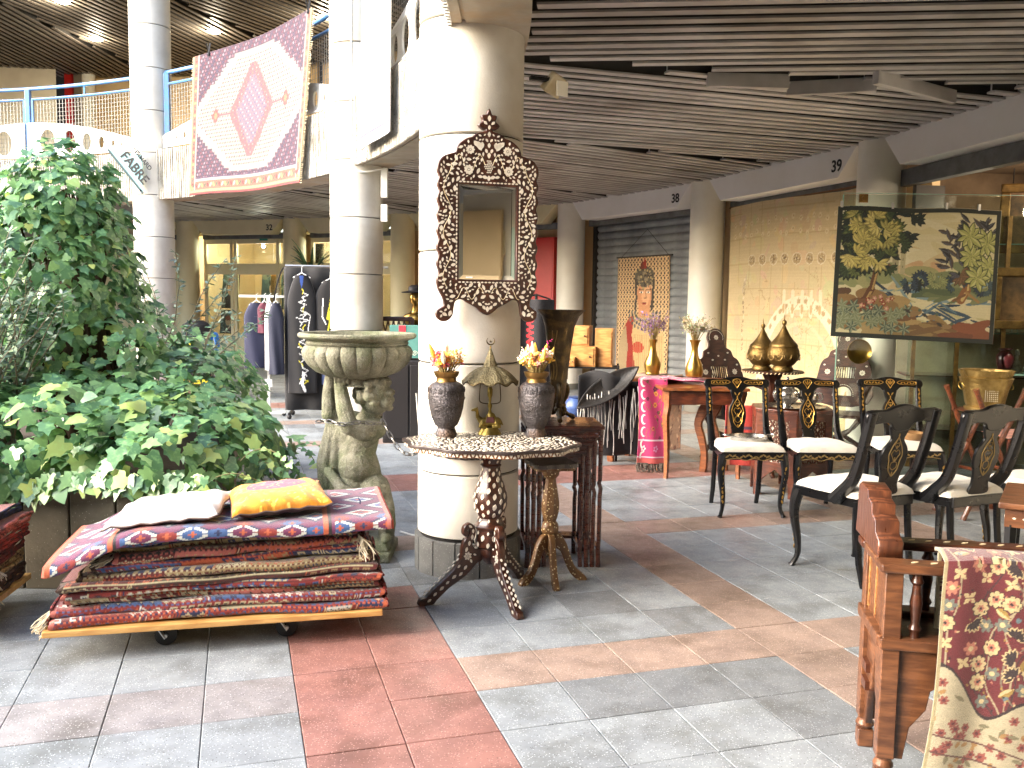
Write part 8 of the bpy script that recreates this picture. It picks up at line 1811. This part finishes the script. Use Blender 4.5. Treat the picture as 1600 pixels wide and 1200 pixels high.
V = [far_pt(-40, 103, .45), far_pt(98, 108, .45), far_pt(98, 114, .45), far_pt(-40, 112, .45)]; mm_ = MB(); mm_.add(V+[v+nn3*.3 for v in V], [(3, 2, 1, 0), (4, 5, 6, 7), (0, 1, 5, 4), (1, 2, 6, 5), (2, 3, 7, 6), (3, 0, 4, 7)]); obj('track', mm_, m_steel, uf)
V = [far_pt(-40, 132, .8), far_pt(70, 135, .8), far_pt(70, 200, .8), far_pt(-40, 200, .8)]; up_ = T('upstairs_picture', 'large framed landscape behind the railing upstairs at left', 'picture', (0, 0, 0)); mm_ = MB(); mm_.add(V+[v+nn3*.1 for v in V], [(3, 2, 1, 0), (4, 5, 6, 7), (0, 1, 5, 4), (1, 2, 6, 5), (2, 3, 7, 6), (3, 0, 4, 7)]); obj('frame', mm_, M('frame_brown', S(120, 84, 48), .5), up_)
V = [far_pt(-40, 137, .77), far_pt(65, 140, .77), far_pt(65, 190, .77), far_pt(-40, 190, .77)]; mm_ = MB(); mm_.add(V, [(0, 1, 2, 3)]); obj('canvas', mm_, M('sea_painting', S(120, 136, 140), .6, c2=S(70, 84, 84), scale=1.2, c3=S(160, 140, 110), scale3=3), up_)
for k, (x, y, lab) in enumerate(((38, 62, 'lit ceiling lamp upstairs at far left'), (150, 61, 'lit ceiling lamp upstairs, left of the left column'), (334, 49, 'lit ceiling lamp upstairs above the purple carpet'), (508, 27, 'lit ceiling lamp upstairs beside the middle column'))):
    if k == 0: x, y = 97, 2
    p = gp(x, y, ZU-.01); t = T('ceiling_lamp', lab, 'lamp', p, 0, 'lit lamps of the upper ceiling'); obj('housing', MB().lathe([(.13, .0), (.13, .06), (.1, .08)], 24), m_zinc, t); obj('diffuser', MB().lathe([(.11, -.012), (.115, -.002)], 24), M('lamp_glow', (1, .95, .8), .4, emit=((1, .88, .6), 22)), t); pt_lamp(t, (0, 0, -.12), 9, (1, .86, .62), .1)
# flood lamp on the big column, conduit boxes on the middle one
p = yp(866, 132, 5.0); fl_ = T('flood_lamp', 'old white flood lamp on a bracket right of the big column', 'lamp', p, .5); hb = obj('head', MB().box((0, 0, 0), (.10, .09, .11), taper=.8), M('yellowed_plastic', S(206, 196, 170), .5, c2=S(176, 156, 116), scale=6), fl_, bevel=.008); hb.rotation_euler = (.5, .4, 0)
obj('bracket', MB().bar((-.14, .02, .02), (-.03, 0, .02), .03, .02), m_iron, fl_); obj('lens', MB().box((.02, -.05, -.03), (.07, .01, .08)), M('lens_glass', S(230, 224, 206), .2), fl_, bevel=.002)
cM = pol(R1, PAZ[3]); cb = T('cable_box', 'white cable with junction boxes on the middle drum column', 'cable box', (cM.x+.30, cM.y-.15, 0))
for z0, z1 in ((2.55, 2.86), (2.30, 2.48)): obj('box', MB().box((0.02, 0, (z0+z1)/2), (.07, .06, z1-z0)), M('white_plastic', S(228, 228, 224), .4), cb, bevel=.006)
obj('cable', MB().tube(smooth_poly([(-.30, -.13, 4.6), (-.30, -.13, 3.1), (-.28, -.12, 2.85), (-.18, -.12, 2.80), (-.02, -.04, 2.84), (.02, 0, 2.86)], 5, False), .010, 6), MATS['white_plastic'], cb)
# warm lamps in the open shop, two added out of view to brighten it
for k, (x, y, z_) in enumerate(((4.62, 8.45, 2.45), (4.95, 6.4, 2.5), (5.1, 7.4, 2.5))):
    t = T('shop_pendant', ['amber pendant lamp in the open shop, nearest the white column', 'added unseen pendant lamp lighting the open shop, furthest right', 'added unseen pendant lamp lighting the middle of the open shop'][k], 'lamp', (x, y, z_), 0, 'amber pendants in the open shop'); obj('globe', MB().ball((0, 0, 0), .04, 16, 10), M('amber_glow', (1, .7, .3), .3, emit=((1, .62, .25), 9)), t); obj('cord', MB().tube([(0, 0, .06), (0, 0, .32)], .005, 5), m_iron, t); pt_lamp(t, (0, 0, -.1), 5, (1, .86, .66), .07)
